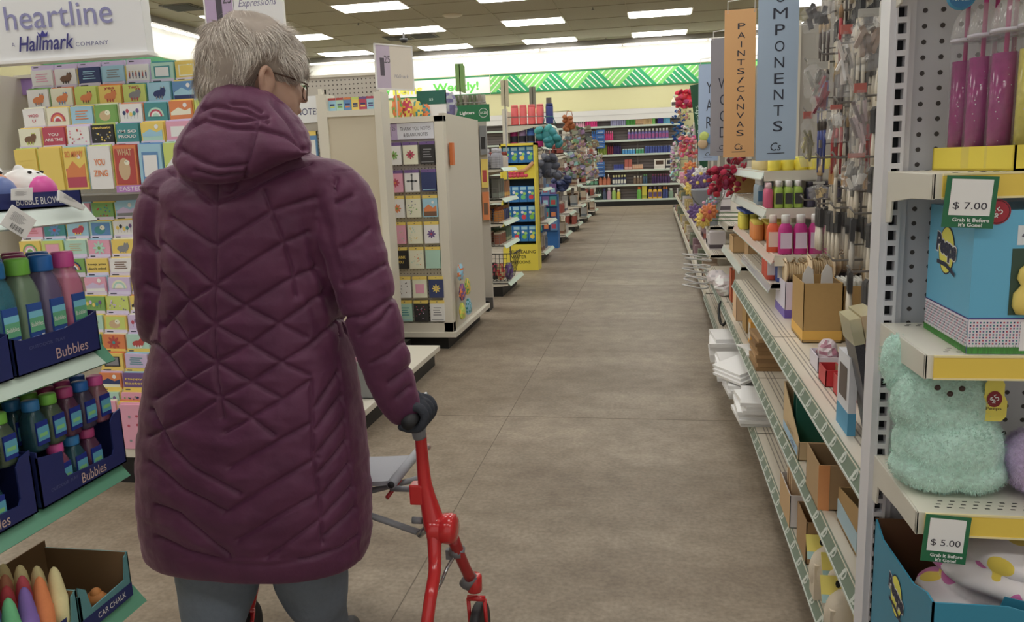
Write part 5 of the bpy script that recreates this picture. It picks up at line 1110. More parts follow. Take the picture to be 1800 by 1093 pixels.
def flower(px,py,Y,c,label,s=.09,c2='yellow'):
    p=at(px,py,y=Y); o=thing('artificial_flower',label,'flower',(p.x,Y,p.z)); r=random.Random(int(px)); m=MB()
    for k in range(2):
        for i in range(8): q=i*math.pi/4+k*.4; R=Matrix.Rotation(q,3,'Y'); m.ball(R@Vector((s*(.55-.2*k),-.02*k,0)),s*.38,s*.12,s*.2,PC(c),8,R)
    m.ball((0,-.03,0),s*.2,s*.15,s*.2,PC(c2),8); m.build('petals',o); MB().tube([(0,.01,0),(.06,.08,-.015),(BX-.001-p.x,.14,-.03)],.003,C(60,110,50),6).build('stem',o)
heap('yarn_bundle','crimson woven pouch bundle hanging below the orange banner','yarn',1272,317,5.0,.17,.16,(150,20,56),(176,30,70),3,12)
heap('yarn_bundle','crimson tied bundle hanging right of the plum bundle','yarn',1294,297,5.05,.11,.13,(146,18,52),(120,14,44),4,7)
heap('flower_bunch','hot pink artificial flower bunch hanging high at the end of the right gondola','flowers',1212,172,10.5,.3,.2,(206,24,70),(226,60,100),5,12)
heap('leaf_bunch','pale green and cream hanging bunch under the hot pink flowers','flowers',1203,198,10.6,.14,.16,(196,196,150),(214,170,140),6,7)
heap('yarn_bundle','blue hanging bundle left of the green sign','yarn',1193,222,10.7,.16,.42,(30,96,160),(20,80,140),7,12)
heap('flower_bunch','white hanging flower bunch above the pink bunch','flowers',1207,232,10.2,.14,.14,(220,214,216),(60,50,50),8,8)
heap('flower_bunch','coral pink hanging flower bunch beside the green sign','flowers',1210,258,10.0,.2,.24,(226,100,130),(236,130,150),9,14)
t2=thing('hanging_sign','dark green sign standing on edge beside the coral flower bunch','sign',tuple(at(1228,300,y=9.5))); h=.95
m=MB(); m.prism([(-.1,0,h),(.12,.0,h+.03),(.1,0,0),(.02,0,0)],(0,.02,0),C(20,78,50)); m.text(Fr((0,0,h*.5),(-.12,0,1),(-1,0,-.12)),'arts & crafts',.0,0,.5,.05,C(180,206,190),.002); m.build('panel',t2); MB().tube([(.05,.012,0),(.05,.012,-t2.location.z)],.01,CREAM,6).build('pole',t2)
for a in ((1213,295,7.5,'orange','orange artificial flower high beside the bucket'),(1205,312,7.6,'pink','pale pink artificial flower left of the bucket'),(1218,308,7.2,'purple','purple artificial flower above the bucket'),(1232,305,7.0,'white','white artificial flower in the bucket'),(1238,318,6.8,'purple','large violet artificial flower in the bucket'),(1226,321,6.8,'purple','violet artificial flower at the left of the bucket'),(1216,331,6.9,'yellow','yellow artificial flower at the bucket rim')): flower(a[0],a[1],a[2],a[3],a[4],.075)
p=at(1243,335,y=6.5); o=thing('bucket','pale grey bucket of artificial flowers at the gondola edge','bucket',(p.x,6.5,p.z-.27)); m=MB(); m.lathe([(.085,0),(.12,.27),(.127,.275),(.127,.285),(.118,.285),(.1,.2)],(0,0,0),C(150,156,166,.4),22,cap=False); m.lathe([(.085,0),(.085,.002)],(0,0,0),C(150,156,166,.4),22); m.build('body',o); m=MB(); m.tube([(.127*math.cos(q),.127*math.sin(q)*.3-.12,.27-.12*math.sin(q)) for q in [math.pi*k/10 for k in range(11)]],.004,STEEL,6); m.build('handle',o)
lipshelf(p.z-.27,6.3,6.9,.40,marks=False,flap=CREAM2)
for a in ((1222,372,6.3,'purple','violet artificial flower below the bucket'),(1230,380,6.1,'purple','dark violet artificial flower lower left of the bucket'),(1240,378,5.9,'yellow','big yellow artificial flower below the bucket'),(1247,372,5.8,'orange','peach artificial flower beside the big yellow one'),(1236,386,5.9,'yellow','yellow artificial flower at the bottom of the bunch')): flower(a[0],a[1],a[2],a[3],a[4],.07,'rose')
heap('ribbon_bunch','blue and lilac ribbon bunch in front of the bucket','ribbon',1247,360,5.9,.1,.1,(150,190,206),(190,140,180),12,9)
# boxes beyond the paint shelves
Zs=.7405
for i,(px,Y,w,d,h_,c,l_) in enumerate(((1262,5.0,.16,.25,.10,(196,160,110),'open tan box beyond the paint shelves'),(1300,4.7,.14,.2,.12,(180,144,98),'second open tan box beyond the paint shelves'))):
    p=at(px,440,z=Zs); open_box('kraft_carton',l_,w,d,h_,C(*c,.8),(.56,Y+.3,Zs),inner=C(90,66,44)) if i==0 else open_box('kraft_carton',l_,w,d,h_,C(*c,.8),(.58,Y,Zs),inner=C(90,66,44))
o=open_box('kraft_carton','tan box with a white flap on the far high shelf',.12,.18,.13,KR,(.56,5.35,1.11)); o=None
# wire hoops heap and white bags
p=at(1216,415,y=6.6)
for i in range(7):
    o=MB(); r=.10; o.tube([(r*math.cos(q),r*math.sin(q),.006*math.sin(2*q)) for q in [2*math.pi*k/20 for k in range(21)]],.006,C(206,206,208),6); q_=o.build('wire_hoop'); q_.location=(at(1222,455,y=6.4).x+.012*(i%3),6.35+.05*(i%2),at(1222,500,y=6.4).z+.04*i); q_.rotation_euler=(.12*math.sin(i),.1,0); tag(q_,'white craft hoop in the pile under the flowers, %s from the bottom'%ORD[i],'hoop')
blob_bag('white_bag','white plastic bag lying below the pile of hoops','bag',(.44,6.0,.42),.14,.3,.10,(214,206,210),(190,184,190),31); blob_bag('white_bag','off white bag with pink print on the second shelf under the flowers','bag',(.46,5.55,.42),.14,.3,.13,(206,196,200),(226,226,228),32)
o=open_box('display_box','orange and red picture pack leaning on the shelf edge',.02,.14,.2,C(196,90,50),(.47,5.1,.45)); o=open_box('display_box','peach and tan open box on the second shelf under the far paints',.14,.22,.16,C(214,180,140,.8),(.52,4.72,Z2_),inner=C(110,84,60))
t2=thing('headphone','black coiled strap hanging over the shelf edge','strap',(.43,5.2,.30)); MB().tube([(.0+.03*math.sin(q),.1*math.cos(q),.06*math.sin(q*1.3)+.05) for q in [k*.5 for k in range(13)]],.009,BLACK,8).build('strap_loop',t2)
t2.name='coiled_strap'
# far part of the right gondola: mixed goods
fg=random.Random(3)
for k,(z,xf) in enumerate(((.171,.42),(.501,.46),(.851,.5))):
    for i in range(12):
        y=7.6+i*1.0; col=fg.choice([(196,186,170),(170,150,130),(206,200,206),(150,120,130),(120,130,110),(190,170,110)]); w=fg.choice([.12,.15]); 
        for q in range(3): product('box',w,.14,round(fg.choice([.12,.16,.2]),2),col,fg.choice([(90,80,90),(160,90,80),(214,214,210)]),None,(xf+.1,y+q*.2,z),math.pi/2,'%s craft carton on the %s shelf in the far half of the right gondola'%({(196,186,170):'beige',(170,150,130):'tan',(206,200,206):'white',(150,120,130):'mauve',(120,130,110):'sage',(190,170,110):'straw'}[col],ORD[k]),'carton','%d craft cartons in the far right gondola'%k)
for i in range(6):
    heap('bag_strip','%s strip of pale packets hanging at the far end of the right gondola'%ORD[i],'packets',1186-1*i+3,262+9*i,12+.9*i,.12,.2,(206,202,200),(170,150,150),50+i,8)
# ---------------- near endcap (faces the viewer) ----------------
EX=.385; EY=1.50
t=thing('endcap_shelving','white pegboard endcap with yellow price rails at the right picture edge','shelving',(EX,EY,0))
PW=C(200,200,206,.4)
# slotted upright
m=MB(); m.box(0,.010,-.02,.04,0,2.3,PW); m.box(.010,.0125,-.022,-.004,0,2.3,PW); m.box(.026,.031,-.022,-.004,0,2.3,PW); m.box(.031,.044,-.008,.04,0,2.3,PW); m.box(.0122,.03,.002,.006,0,2.3,C(40,42,46,.7))
z=.02
while z<2.28: m.box(.0125,.026,-.022,-.004,z+.0175,z+.0265,PW); z+=.0265
m.build('slotted_upright',t)
g=MB(); g.box(.047,.95,.004,.012,0.05,2.3,C(186,188,196,.4)); fr=Fr((.047,.004,.05),(1,0,0),(0,0,1))
for i in range(34):
    for j in range(84): g.disc(fr,.014+.0285*i,.02+.0254*j,.0042,.0042,C(70,66,66,.8),.0006,8)
g.build('pegboard',t); MB().box(0,.95,-.25,.04,0,.12,BLACK).build('kick_plate',t)
YR=C(232,190,40,.4); ES=[(1.305,.253),(1.040,.262),(.793,.265),(.13,.30)]
def eshelf(z,d,par=t,only=None):
    x0=.008; yf=-d; y0=-.02
    s=MB(); s.box(x0+.004,.95,yf+.004,y0,z-.006,z,C(206,202,188,.4)); 
    for i in range(44):
        for j in range(3): s.box(.04+.018*i+.006*j,.047+.018*i+.006*j,yf+.02+.012*j,yf+.023+.012*j,z,z+.0004,DARK)
        for j in range(2): s.box(.04+.018*i+.006*j,.047+.018*i+.006*j,-.05+.012*j,-.047+.012*j,z,z+.0004,DARK)
    s.box(x0,.95,yf,yf+.004,z-.036,z,C(206,202,188,.4))
    s.build('shelf',par,bev=.0012)
    b=MB(); b.prism([(x0,y0,z+.0),(x0,yf,z+.0),(x0,yf,z-.037),(x0,yf+.10,z-.040),(x0,y0-.03,z-.05),(x0,y0-.025,z-.085),(x0,y0+.02,z-.09),(x0,y0+.02,z)],(.004,0,0),C(196,192,180,.4)); b.build('bracket',par,bev=.001)
    r=MB(); r.box(x0+.012,.95,yf-.003,yf,z-.034,z-.003,YR); r.box(x0+.012,.95,yf-.004,yf-.0,z-.037,z-.034,C(222,206,150)); r.box(x0+.012,.95,yf-.004,yf,z-.003,z,C(222,206,150)); r.build('price_rail',par)
for z,d in ES: eshelf(z,d)
eshelf(1.66,.262)
def price_card(price,label,px,py,z0,yf,W=.068,H=.073):
    p=at(px,py,y=yf); o=thing('price_card',label,'price tag',(p.x,yf-.003,p.z-H)); m=MB(); R=Matrix.Rotation(.06,4,'Y')
    m.box(0,W,-.0015,0,0,H,C(24,104,66,.5),R); fr=Fr((0,-.0016,0),(1,0,-.06),(.06,0,1)); m.rect(fr,W*.1,W*.9,H*.24,H*.94,WHITE); m.text(fr,price,W*.5,H*.42,W*.66,H*.155,C(52,48,60),.001); m.text(fr,'Grab It Before',W*.55,H*.155,W*.72,H*.075,C(214,226,216),.001,bold=.03); m.text(fr,"It's Gone!",W*.55,H*.06,W*.46,H*.075,C(214,226,216),.001,bold=.03); m.build('card',o)
price_card('$ 7.00','green price card reading 7.00 on the upper yellow rail',1658,308,1.3,EY-.262)
price_card('$ 5.00','green price card reading 5.00 on the lower yellow rail',1621,901,.79,EY-.272,W=.064,H=.076)
# yellow tray with straw tumblers
z=1.3055; YT=C(216,196,14,.45)
tx=at(1781,300,y=1.255).x; ty0,ty1=1.255,1.445; sk=at(1641,250,y=1.445).x-tx
o=thing('display_tray','bright yellow cardboard tray on the upper shelf','tray',(tx,ty0,z)); d_=ty1-ty0; m=MB(); w_=.30; T=.003; hh_=.036
def slant(x0,x1,y0,y1,z0,z1): m.add([(x+sk*y/d_,y,zz) for x in (x0,x1) for y in (y0,y1) for zz in (z0,z1)],[(0,1,3,2),(4,6,7,5),(0,4,5,1),(2,3,7,6),(0,2,6,4),(1,5,7,3)],YT)
slant(0,w_,0,d_,0,T); slant(0,T,0,d_,0,hh_); slant(w_-T,w_,0,d_,0,hh_); slant(0,w_,0,T,0,hh_); slant(0,w_,d_-T,d_,0,hh_); m.build('tray_walls',o)
def mk_tumbler(liq,straw):
    def f():
        o=thing('straw_tumbler','x','tumbler'); r=.0205; m=MB(); cl=C(206,206,214,.06,alpha=.13,spec=1)
        m.lathe([(r,0),(r,.185),(r*1.04,.187),(r*1.04,.193),(r,.197)],(0,0,0),cl,24); m.build('outer_wall',o)
        q=MB(); q.lathe([(r*.86,.004),(r*.86,.165)],(0,0,0),C(*liq,.15,alpha=.88,noise_=.35,scale=120),20); q.build('coloured_liquid',o)
        s=MB(); s.tube([(0,0,.01),(.001,0,.28),(.004,0,.33)],.0034,C(*straw,.3),10); s.build('straw',o)
        d=MB(); d.lathe([(r*1.08,.193),(r*1.08,.205),(r*1.0,.212),(r*.85,.228),(r*.5,.24),(r*.28,.244)],(0,0,0),C(220,222,230,.05,alpha=.28,spec=1),24); d.lathe([(r*1.1,.194),(r*1.1,.199)],(0,0,0),C(210,206,220,.1,alpha=.8),24); d.build('dome_lid',o)
        rg=random.Random(4); gl=MB(); sil=C(226,206,226,.2,.4)
        for i in range(70):
            a=rg.uniform(0,6.28); zz=.006+.15*rg.random()**2.2; R=r*.9; c=Vector((R*math.cos(a),R*math.sin(a),zz)); u=Vector((-math.sin(a),math.cos(a),0)); sz=rg.uniform(.0006,.0013); gl.quad([c+u*sz,c+Vector((0,0,sz)),c-u*sz,c-Vector((0,0,sz))],sil)
        gl.build('glitter',o); return o
    return f
mag=((150,20,112),(170,20,110)); yel=((196,184,50),(200,190,60))
TX=lambda px,y:at(px,242,y=y).x
tum=[(TX(1687,1.415),1.415,'m'),(TX(1717,1.368),1.368,'m'),(TX(1757,1.321),1.321,'m'),(TX(1806,1.278),1.278,'y'),(TX(1806,1.278)+.046,1.285,'y'),(TX(1806,1.278)+.05,1.335,'y'),(TX(1717,1.368)+.047,1.38,'m'),(TX(1687,1.415)+.045,1.424,'m'),(TX(1757,1.321)+.048,1.342,'y')]
for i,(x,y,k) in enumerate(tum):
    put('tum'+k,mk_tumbler(*(mag if k=='m' else yel)),(x,y,z+.0035),0,'clear domed straw tumbler with %s filling, %s'%(('magenta','yellow')[k=='y'],('leftmost in the yellow tray','second from the left in the tray','third from the left in the tray','first yellow one after the magenta ones','second yellow one from the left','third yellow one from the left','second row right of the second one','second row right of the leftmost one','second row right of the third one')[i]),'tumbler')
o=thing('round_tag','round blue card tag hanging from the leftmost tumblers','tag',tuple(at(1690,-8,y=1.36))); m=MB(); A=Matrix.Rotation(math.pi/2,3,'X'); m.lathe([(.021,-.001),(.021,.001)],(0,0,0),C(70,150,190),24,axis=A); fr=Fr((0,-.0012,0),(1,0,0),(0,0,1)); m.disc(fr,0,0,.018,.018,C(40,110,160),.001,24); m.text(fr,'TUMBLER',0,-.004,.028,.008,C(190,220,230),.002); m.build('disc',o)
# blue boxes on the middle shelf
z=1.0405; BL=C(84,170,208,.35)
def peeps_logo(m,fr,a,b,s,sk=0):
    m.disc(fr,a,b,s*.56,s*.62,C(30,34,66),.0006,26); m.disc(fr,a,b,s*.52,s*.58,C(216,210,60),.0009,26)
    for k,(c,o_,b_) in enumerate(((C(226,226,230),.0013,.13),(C(36,40,66),.0018,.055))): m.text(fr,'Peeps',a,b+.04*s,s*(1.42+.06*(1-k)),s*(.62+.05*(1-k)),c,o_,rot=-.12,bold=b_)
    m.poly(fr,[(a-s*.6,b-s*.28),(a+s*.05,b-s*.30),(a+s*.7,b-s*.5),(a+s*.7,b-s*.6),(a+s*.05,b-s*.42),(a-s*.6,b-s*.38)],C(36,40,66),.002)
def blue_box(x0,y0,w,d,h,label):
    o=thing('toy_box',label,'box',(x0,y0,z)); m=MB(); m.box(0,w,0,d,0,h,BL)
    for fr,W_ in ((Fr((0,d,0),(0,-1,0),(0,0,1)),d),(Fr((0,0,0),(1,0,0),(0,0,1)),w)):
        m.rect(fr,0,W_,.0,.052,C(216,210,224)); m.rect(fr,0,W_,.0515,.0535,C(70,50,130),.0009)
        r=random.Random(3); k=int(W_/.0045)
        for i in range(k):
            for j in range(8): m.rect(fr,.002+i*.0045,.0042+i*.0045,.014+j*.0045,.0165+j*.0045,PC(['purple','rose','navy','teal'][(i*3+j)%4]),.001)
        for i in range(int(W_/.002)): a=i*.002; m.poly(fr,[(a,0),(a+.002,0),(a+.0013+r.uniform(-.001,.001),.011+r.uniform(0,.006))],C(60,120+r.randrange(30),50),.0014)
        m.rect(fr,0,W_,0,.010,C(60,124,50),.0012)
    m.build('printed_box',o); return o
o=blue_box(.452,1.247,.30,.19,.21,'large light blue toy box with a round yellow logo on its side, middle shelf')
m=MB(); fr=Fr((0,.19,0),(0,-1,0),(0,0,1)); peeps_logo(m,fr,.085,.142,.062); fr2=Fr((0,0,0),(1,0,0),(0,0,1)); m.disc(fr2,.028,.208,.018,.018,C(150,30,50),.001,20); m.disc(fr2,.028,.208,.0165,.0165,C(40,20,30),.0012,20); m.disc(fr2,.028,.208,.0155,.0155,C(160,30,50),.0014,20); m.text(fr2,'$5',.028,.207,.014,.012,WHITE,.002,rot=.6)
m.rect(fr2,.057,.30,.160,.188,C(206,214,226)); m.text(fr2,'4 FOAM',.085,.174,.045,.012,C(60,60,90),.0012); m.rect(fr2,.07,.30,.005,.048,C(216,214,224),.0016); m.text(fr2,'4 FOAM TOYS',.12,.028,.085,.018,C(60,60,90),.002); peeps_logo(m,fr2,.13,.205,.055)
m.build('lettering',o)
w_=MB(); w_.box(.052,.29,-.0008,.0004,.058,.155,C(50,74,60)); w_.build('window_cutout',o)
for i,(c1,c2,x) in enumerate((('yellow','tan',.075),('lilac','sky',.115),('mint','pink',.16))):
    q=MB(); q.lathe([(.014,0),(.02,.012),(.019,.03),(.010,.042),(.016,.052),(.013,.066),(.004,.074)],(0,0,0),PC(c1),16,sy=.5); oo=q.build('foam_toy'); oo.parent=o; oo.location=(x,-.004,.06)
# fuzzy plushes
def fuzz(name,color,n=0):
    m,nt,p=node_mat(name); N=nt.nodes.new; L=nt.links.new; tc=N('ShaderNodeTexCoord'); a=N('ShaderNodeTexNoise'); a.inputs['Scale'].default_value=140; a.inputs['Detail'].default_value=4; L(tc.outputs['Object'],a.inputs['Vector'])
    r=N('ShaderNodeValToRGB'); c=[min(.9,lin(v)*GAIN) for v in color]; r.color_ramp.elements[0].position=.3; r.color_ramp.elements[0].color=[v*.8 for v in c]+[1]; r.color_ramp.elements[1].position=.65; r.color_ramp.elements[1].color=[min(.95,v*1.1) for v in c]+[1]; L(a.outputs[0],r.inputs[0]); L(r.outputs[0],p.inputs['Base Color']); p.inputs['Roughness'].default_value=.95; p.inputs['Sheen Weight'].default_value=.5
    b=N('ShaderNodeBump'); b.inputs['Strength'].default_value=.5; b.inputs['Distance'].default_value=.004; L(a.outputs[0],b.inputs['Height']); L(b.outputs[0],p.inputs['Normal']); return m
def fused(name,make,mat,voxel,parent,smooth=6,disp=None,noise_a=0,noise_s=60,ofs=None):
    """one continuous surface from overlapping closed shapes"""
    o=make.build(name+'_tmp'); r=o.modifiers.new('r','REMESH'); r.mode='VOXEL'; r.voxel_size=voxel; s=o.modifiers.new('s','SMOOTH'); s.factor=.5; s.iterations=smooth
    me=bpy.data.meshes.new_from_object(o.evaluated_get(bpy.context.evaluated_depsgraph_get())); bpy.data.objects.remove(o)
    n=len(me.vertices); co=np.empty(n*3); me.vertices.foreach_get('co',co); co=co.reshape(n,3); no=np.empty(n*3); me.vertices.foreach_get('normal',no); no=no.reshape(n,3)
    if disp is not None: co=disp(co,no)
    if noise_a: co=co+no*np.array([noise.noise(Vector(c)*noise_s) for c in co])[:,None]*noise_a
    if ofs is not None: co=co-np.array(ofs)
    me.vertices.foreach_set('co',co.ravel()); me.update(); me.materials.clear()
    me.materials.append(mat); me.polygons.foreach_set('use_smooth',[True]*len(me.polygons)); me.polygons.foreach_set('material_index',[0]*len(me.polygons)); me.name=name
    ob=bpy.data.objects.new(name,me); SC.collection.objects.link(ob)
    if parent is not None: ob.parent=parent
    return ob
def fur(base,name,parent,mat,n,ln,seed,cull=None,jit=.5,down=0,wd=.0006):
    """short tapered hairs standing on a surface"""
    me=base.data; r=random.Random(seed); me.calc_loop_triangles(); tri=me.loop_triangles; ar=np.array([t_.area for t_ in tri]); cs_=np.cumsum(ar); tot=cs_[-1]; V=me.vertices; m=MB()
    for i in range(n):
        k=int(np.searchsorted(cs_,r.random()*tot)); k=min(k,len(tri)-1); T=tri[k]; a,b=r.random(),r.random()
        if a+b>1: a,b=1-a,1-b
        p=V[T.vertices[0]].co*(1-a-b)+V[T.vertices[1]].co*a+V[T.vertices[2]].co*b; nn=T.normal
        if cull and not cull(p,nn): continue
        d=(nn+Vector((r.uniform(-1,1),r.uniform(-1,1),r.uniform(-1,1)))*jit+Vector((0,0,-down))).normalized(); l=ln*r.uniform(.6,1.2); s=d.cross(Vector((.3,.5,.8))).normalized()*wd
        m.add([p-s,p+s,p+d*l*.6+s*.6,p+d*l,p+d*l*.6-s*.6],[(0,1,2,3,4)],mat)
    o=m.build(name,parent); return o
z=.7935
pl=thing('plush_toy','fuzzy mint green eared plush sitting on the lower shelf','plush toy',(.468,1.345,z))
m=MB(); g0=C(150,200,186)
m.ball((0,0,.072),.083,.075,.072,g0,24); m.ball((-.012,.0,.14),.078,.062,.075,g0,24); m.ball((-.070,.03,.195),.030,.026,.055,g0,16,Matrix.Rotation(-.22,3,'Y')); m.ball((.04,.03,.2),.036,.032,.06,g0,16,Matrix.Rotation(.2,3,'Y')); m.ball((-.02,0,.035),.068,.07,.038,g0,20); m.ball((.03,0,.035),.06,.07,.038,g0,20)
MINT=fuzz('mint_plush_fabric',(176,206,196)); b=fused('plush_body',m,MINT,.005,pl,8,noise_a=.003,noise_s=45)
fur(b,'plush_pile',b,C(184,214,204,.9),15000,.006,3,cull=lambda p,n:n.y<.4,wd=.0005)
f=MB(); 
for (px,py) in ((1648,681),(1670,692),(1691,683)):
    p=at(px,py,y=1.345-.066); f.ball((p.x-.468,-.0665,p.z-z),.0048,.003,.0045,C(60,40,36,.4),12)
f.build('face_dots',pl)
o=thing('plush_tag','small yellow card tag with a red round sticker hanging beside the mint plush','tag',tuple(at(1745,738,y=1.30))); m=MB()
m.prism([(-.018,0,.004),(-.012,0,-.002),(.012,0,-.002),(.019,0,.006),(.019,0,.03),(.014,0,.04),(.014,0,.058),(.009,0,.066),(-.009,0,.066),(-.014,0,.058),(-.014,0,.04),(-.019,0,.03)],(0,.0012,0),C(226,206,60)); fr=Fr((0,0,0),(1,0,0),(0,0,1)); m.disc(fr,.0,.034,.011,.013,C(130,26,36),.001,20); m.text(fr,'$5',0,.034,.012,.012,WHITE,.002,rot=.6); m.text(fr,'Peeps',0,.018,.022,.006,C(60,30,30),.001); m.build('card',o)
m=MB(); m.tube([(0,0,.064),(-.004,.02,.075),(-.02,.03,.08)],.0008,WHITE,5); m.build('loop',o)
pl=thing('plush_toy','fuzzy lilac plush at the right picture edge','plush toy',(.622,1.32,z)); m=MB(); m.ball((0,-.0,.055),.082,.072,.058,g0,24); m.ball((.03,0,.05),.08,.07,.052,g0,20)
b=fused('plush_body',m,fuzz('lilac_plush_fabric',(186,168,200)),.005,pl,8,noise_a=.004,noise_s=40); fur(b,'plush_pile',b,C(198,180,212,.9),12000,.007,5,cull=lambda p,n:n.y<.4,wd=.0005)
# bottom teal box with blanket
z=.44; 
lipz=z
s=None
DT=C(30,128,160,.4)
o=thing('display_box','teal cardboard bin with round yellow logo under the lowest yellow rail','box',(.395,1.15,.131)); w=.42; d=.31; hb=.56
m=MB(); m.box(0,w,0,d,0,.003,DT); m.prism([(0,d,0),(0,d,hb-.012),(0,d-.05,hb-.03),(0,.09,hb-.02),(0,.03,hb),(0,0,hb),(0,0,0)],(.003,0,0),DT); m.box(0,w,d-.003,d,0,hb-.012,C(96,64,36))
m.prism([(0,0,0),(0,0,hb),(.10,0,hb),(.13,0,hb-.008),(w,0,hb-.012),(w,0,0)],(0,.003,0),DT); m.box(.003,.0036,.01,d-.003,.1,hb-.035,C(96,64,36)); m.box(w-.003,w,0,d,0,hb-.01,DT); m.build('bin_walls',o)
l=MB(); fr=Fr((0,d,0),(0,-1,0),(0,0,1)); q=at(1576,1048,x=.395); peeps_logo(l,fr,1.46-q.y,q.z-.131,.058); l.build('logo',o)
bl=thing('blanket','white plush blanket with magenta and yellow print folded in the teal bin','blanket',(.585,1.32,.665)); m=MB(); 
for i in range(4): m.ball((.01+.03*(i%2),0,-.06+.032*i),.168-.012*i,.125,.030,g0,24)
BK,nt,p_=node_mat('printed_blanket'); 
N=nt.nodes.new; tc=N('ShaderNodeTexCoord'); v=N('ShaderNodeTexVoronoi'); v.inputs['Scale'].default_value=17; v.distance='EUCLIDEAN'; nt.links.new(tc.outputs['Object'],v.inputs['Vector']); r1=N('ShaderNodeValToRGB'); r1.color_ramp.interpolation='CONSTANT'; e=r1.color_ramp.elements; e[0].position=0; e[0].color=(.62,.16,.42,1); e[1].position=.45; e[1].color=(.8,.62,.1,1); x_=e.new(.72); x_.color=(.78,.74,.76,1); nt.links.new(v.outputs['Color'],r1.inputs[0]); r2=N('ShaderNodeValToRGB'); r2.color_ramp.interpolation='CONSTANT'; r2.color_ramp.elements[0].color=(0,0,0,1); r2.color_ramp.elements[1].position=.56; r2.color_ramp.elements[1].color=(1,1,1,1); nt.links.new(v.outputs['Distance'],r2.inputs[0]); mx=N('ShaderNodeMix'); mx.data_type='RGBA'; nt.links.new(r2.outputs[0],mx.inputs[0]); nt.links.new(r1.outputs[0],mx.inputs[6]); mx.inputs[7].default_value=(.78,.74,.76,1); nt.links.new(mx.outputs[2],p_.inputs['Base Color']); p_.inputs['Roughness'].default_value=.95; p_.inputs['Sheen Weight'].default_value=.4
b=fused('folded_cloth',m,BK,.005,bl,3,noise_a=.012,noise_s=14)
wr=MB(); wr.prism([(-.10,-.135,-.04),(.12,-.135,-.08),(.12,-.135,-.02),(-.08,-.135,.022)],(0,.002,0),C(30,120,150)); fr=Fr((-.09,-.135,.0),(1,0,-.2),(.2,0,1)); wr.rect(fr,.05,.11,-.02,.01,WHITE,.001)
for i in range(12): wr.rect(fr,.054+.0045*i,.056+.0045*i+(.001 if i%3 else 0),-.017,.007,BLACK,.0015)
for i in range(5): wr.rect(fr,.0,.045,-.03+.006*i,-.0285+.006*i,C(150,190,200),.001)
wr.build('paper_wrap',bl)
# ---------------- the person in the purple coat ----------------
YC=1.72
def W(px,py,y=YC): return at(px,py,y=y)
xc=W(452,700).x
person=thing('person','person with short white hair and glasses in long purple quilted coat pushing a walker','person',(xc,YC,0))
def pol(m,rings,mat,n=48,ex=2.5):
    """closed loft of rings (centre, ax, ay)"""
    vs=[]
    for c,a,b in rings:
        for i in range(n):
            t=2*math.pi*i/n; ct,st=math.cos(t),math.sin(t); k=1/((abs(ct)**ex+abs(st)**ex)**(1/ex)); vs.append((c[0]+a*k*ct,c[1]+b*k*st,c[2]))
    L=len(rings)
    m.add(vs,[(j*n+i,(j+1)*n+i,(j+1)*n+(i+1)%n,j*n+(i+1)%n) for j in range(L-1) for i in range(n)]+[tuple(range(n)),tuple((L-1)*n+i for i in range(n))][::1],mat)
def smooth_pts(pts,k=4):
    out=[]
    P=[np.array(p,float) for p in pts]
    for i in range(len(P)-1):
        p0=P[max(i-1,0)];p1=P[i];p2=P[i+1];p3=P[min(i+2,len(P)-1)]
        for j in range(k):
            t=j/k; out.append(.5*((2*p1)+(-p0+p2)*t+(2*p0-5*p1+4*p2-p3)*t*t+(-p0+3*p1-3*p2+p3)*t**3))
    out.append(P[-1]); return out
def limb(m,pts,mat,n=20,k=4):
    """pts: (x,y,z,r)"""
    q=smooth_pts(pts,k); m.tube([p[:3] for p in q],[max(.004,p[3]) for p in q],mat,n)
    m.ball(q[0][:3],q[0][3],q[0][3],q[0][3],mat,16); m.ball(q[-1][:3],q[-1][3]*.98,q[-1][3]*.98,q[-1][3]*.98,mat,16)
def wp(px,py,y,r): p=W(px,py,y); return (p.x,p.y,p.z,r)
g0=C(90,90,90)
rows=[(250,420,505,.06),(272,390,545,.085),(288,335,590,.10),(308,300,612,.115),(335,282,612,.128),(370,284,600,.135),(430,287,590,.14),(500,288,592,.14),(560,286,598,.142),(620,274,610,.15),(700,263,624,.163),(800,257,636,.175),(880,260,642,.178),(940,266,643,.174),(962,270,640,.17),(972,276,634,.160)]
m=MB(); rg=[]
for q in smooth_pts([(py,l,r,b) for py,l,r,b in rows],3):
    a=W(q[1],q[0]); b_=W(q[2],q[0]); rg.append((((a.x+b_.x)/2,YC+.01,(a.z+b_.z)/2),(b_.x-a.x)/2,q[3]))
pol(m,rg,g0)
RARM=[wp(575,332,1.72,.066),wp(598,352,1.715,.074),wp(612,400,1.71,.073),wp(632,470,1.70,.071),wp(652,545,1.69,.067),wp(668,605,1.69,.063),wp(686,660,1.70,.057),wp(705,715,1.715,.047)]
LARM=[wp(318,335,1.72,.066),wp(297,355,1.715,.072),wp(288,410,1.71,.068),wp(283,480,1.70,.066),wp(288,545,1.70,.063),wp(296,580,1.75,.058),(-1.13,1.87,.925,.050),(-1.115,1.955,.88,.043)]
limb(m,RARM,g0); limb(m,LARM,g0)
hp=[(410,146),(390,149),(368,165),(352,188),(343,208),(322,240),(312,262),(306,290),(318,312),(345,323),(380,326),(412,324),(440,315),(470,298),(505,283),(530,278),(546,271),(545,253),(537,232),(520,206),(500,183),(475,165),(445,152)]
yo=lambda py:1.665-(py-146)/180*.085
HP=[W(x,y,yo(y)) for x,y in hp]; cen=sum(HP,Vector())/len(HP); vs=[]; K=9
for k in range(-K,K+1):
    t=k/K*math.pi/2*.97; s=math.cos(t)**.55; o_=math.sin(t)
    for p in HP:
        q=cen+(p-cen)*s; q=Vector((q.x,q.y+(.085 if o_>0 else .062)*o_,q.z)); vs.append(q)
n=len(HP); L=2*K+1
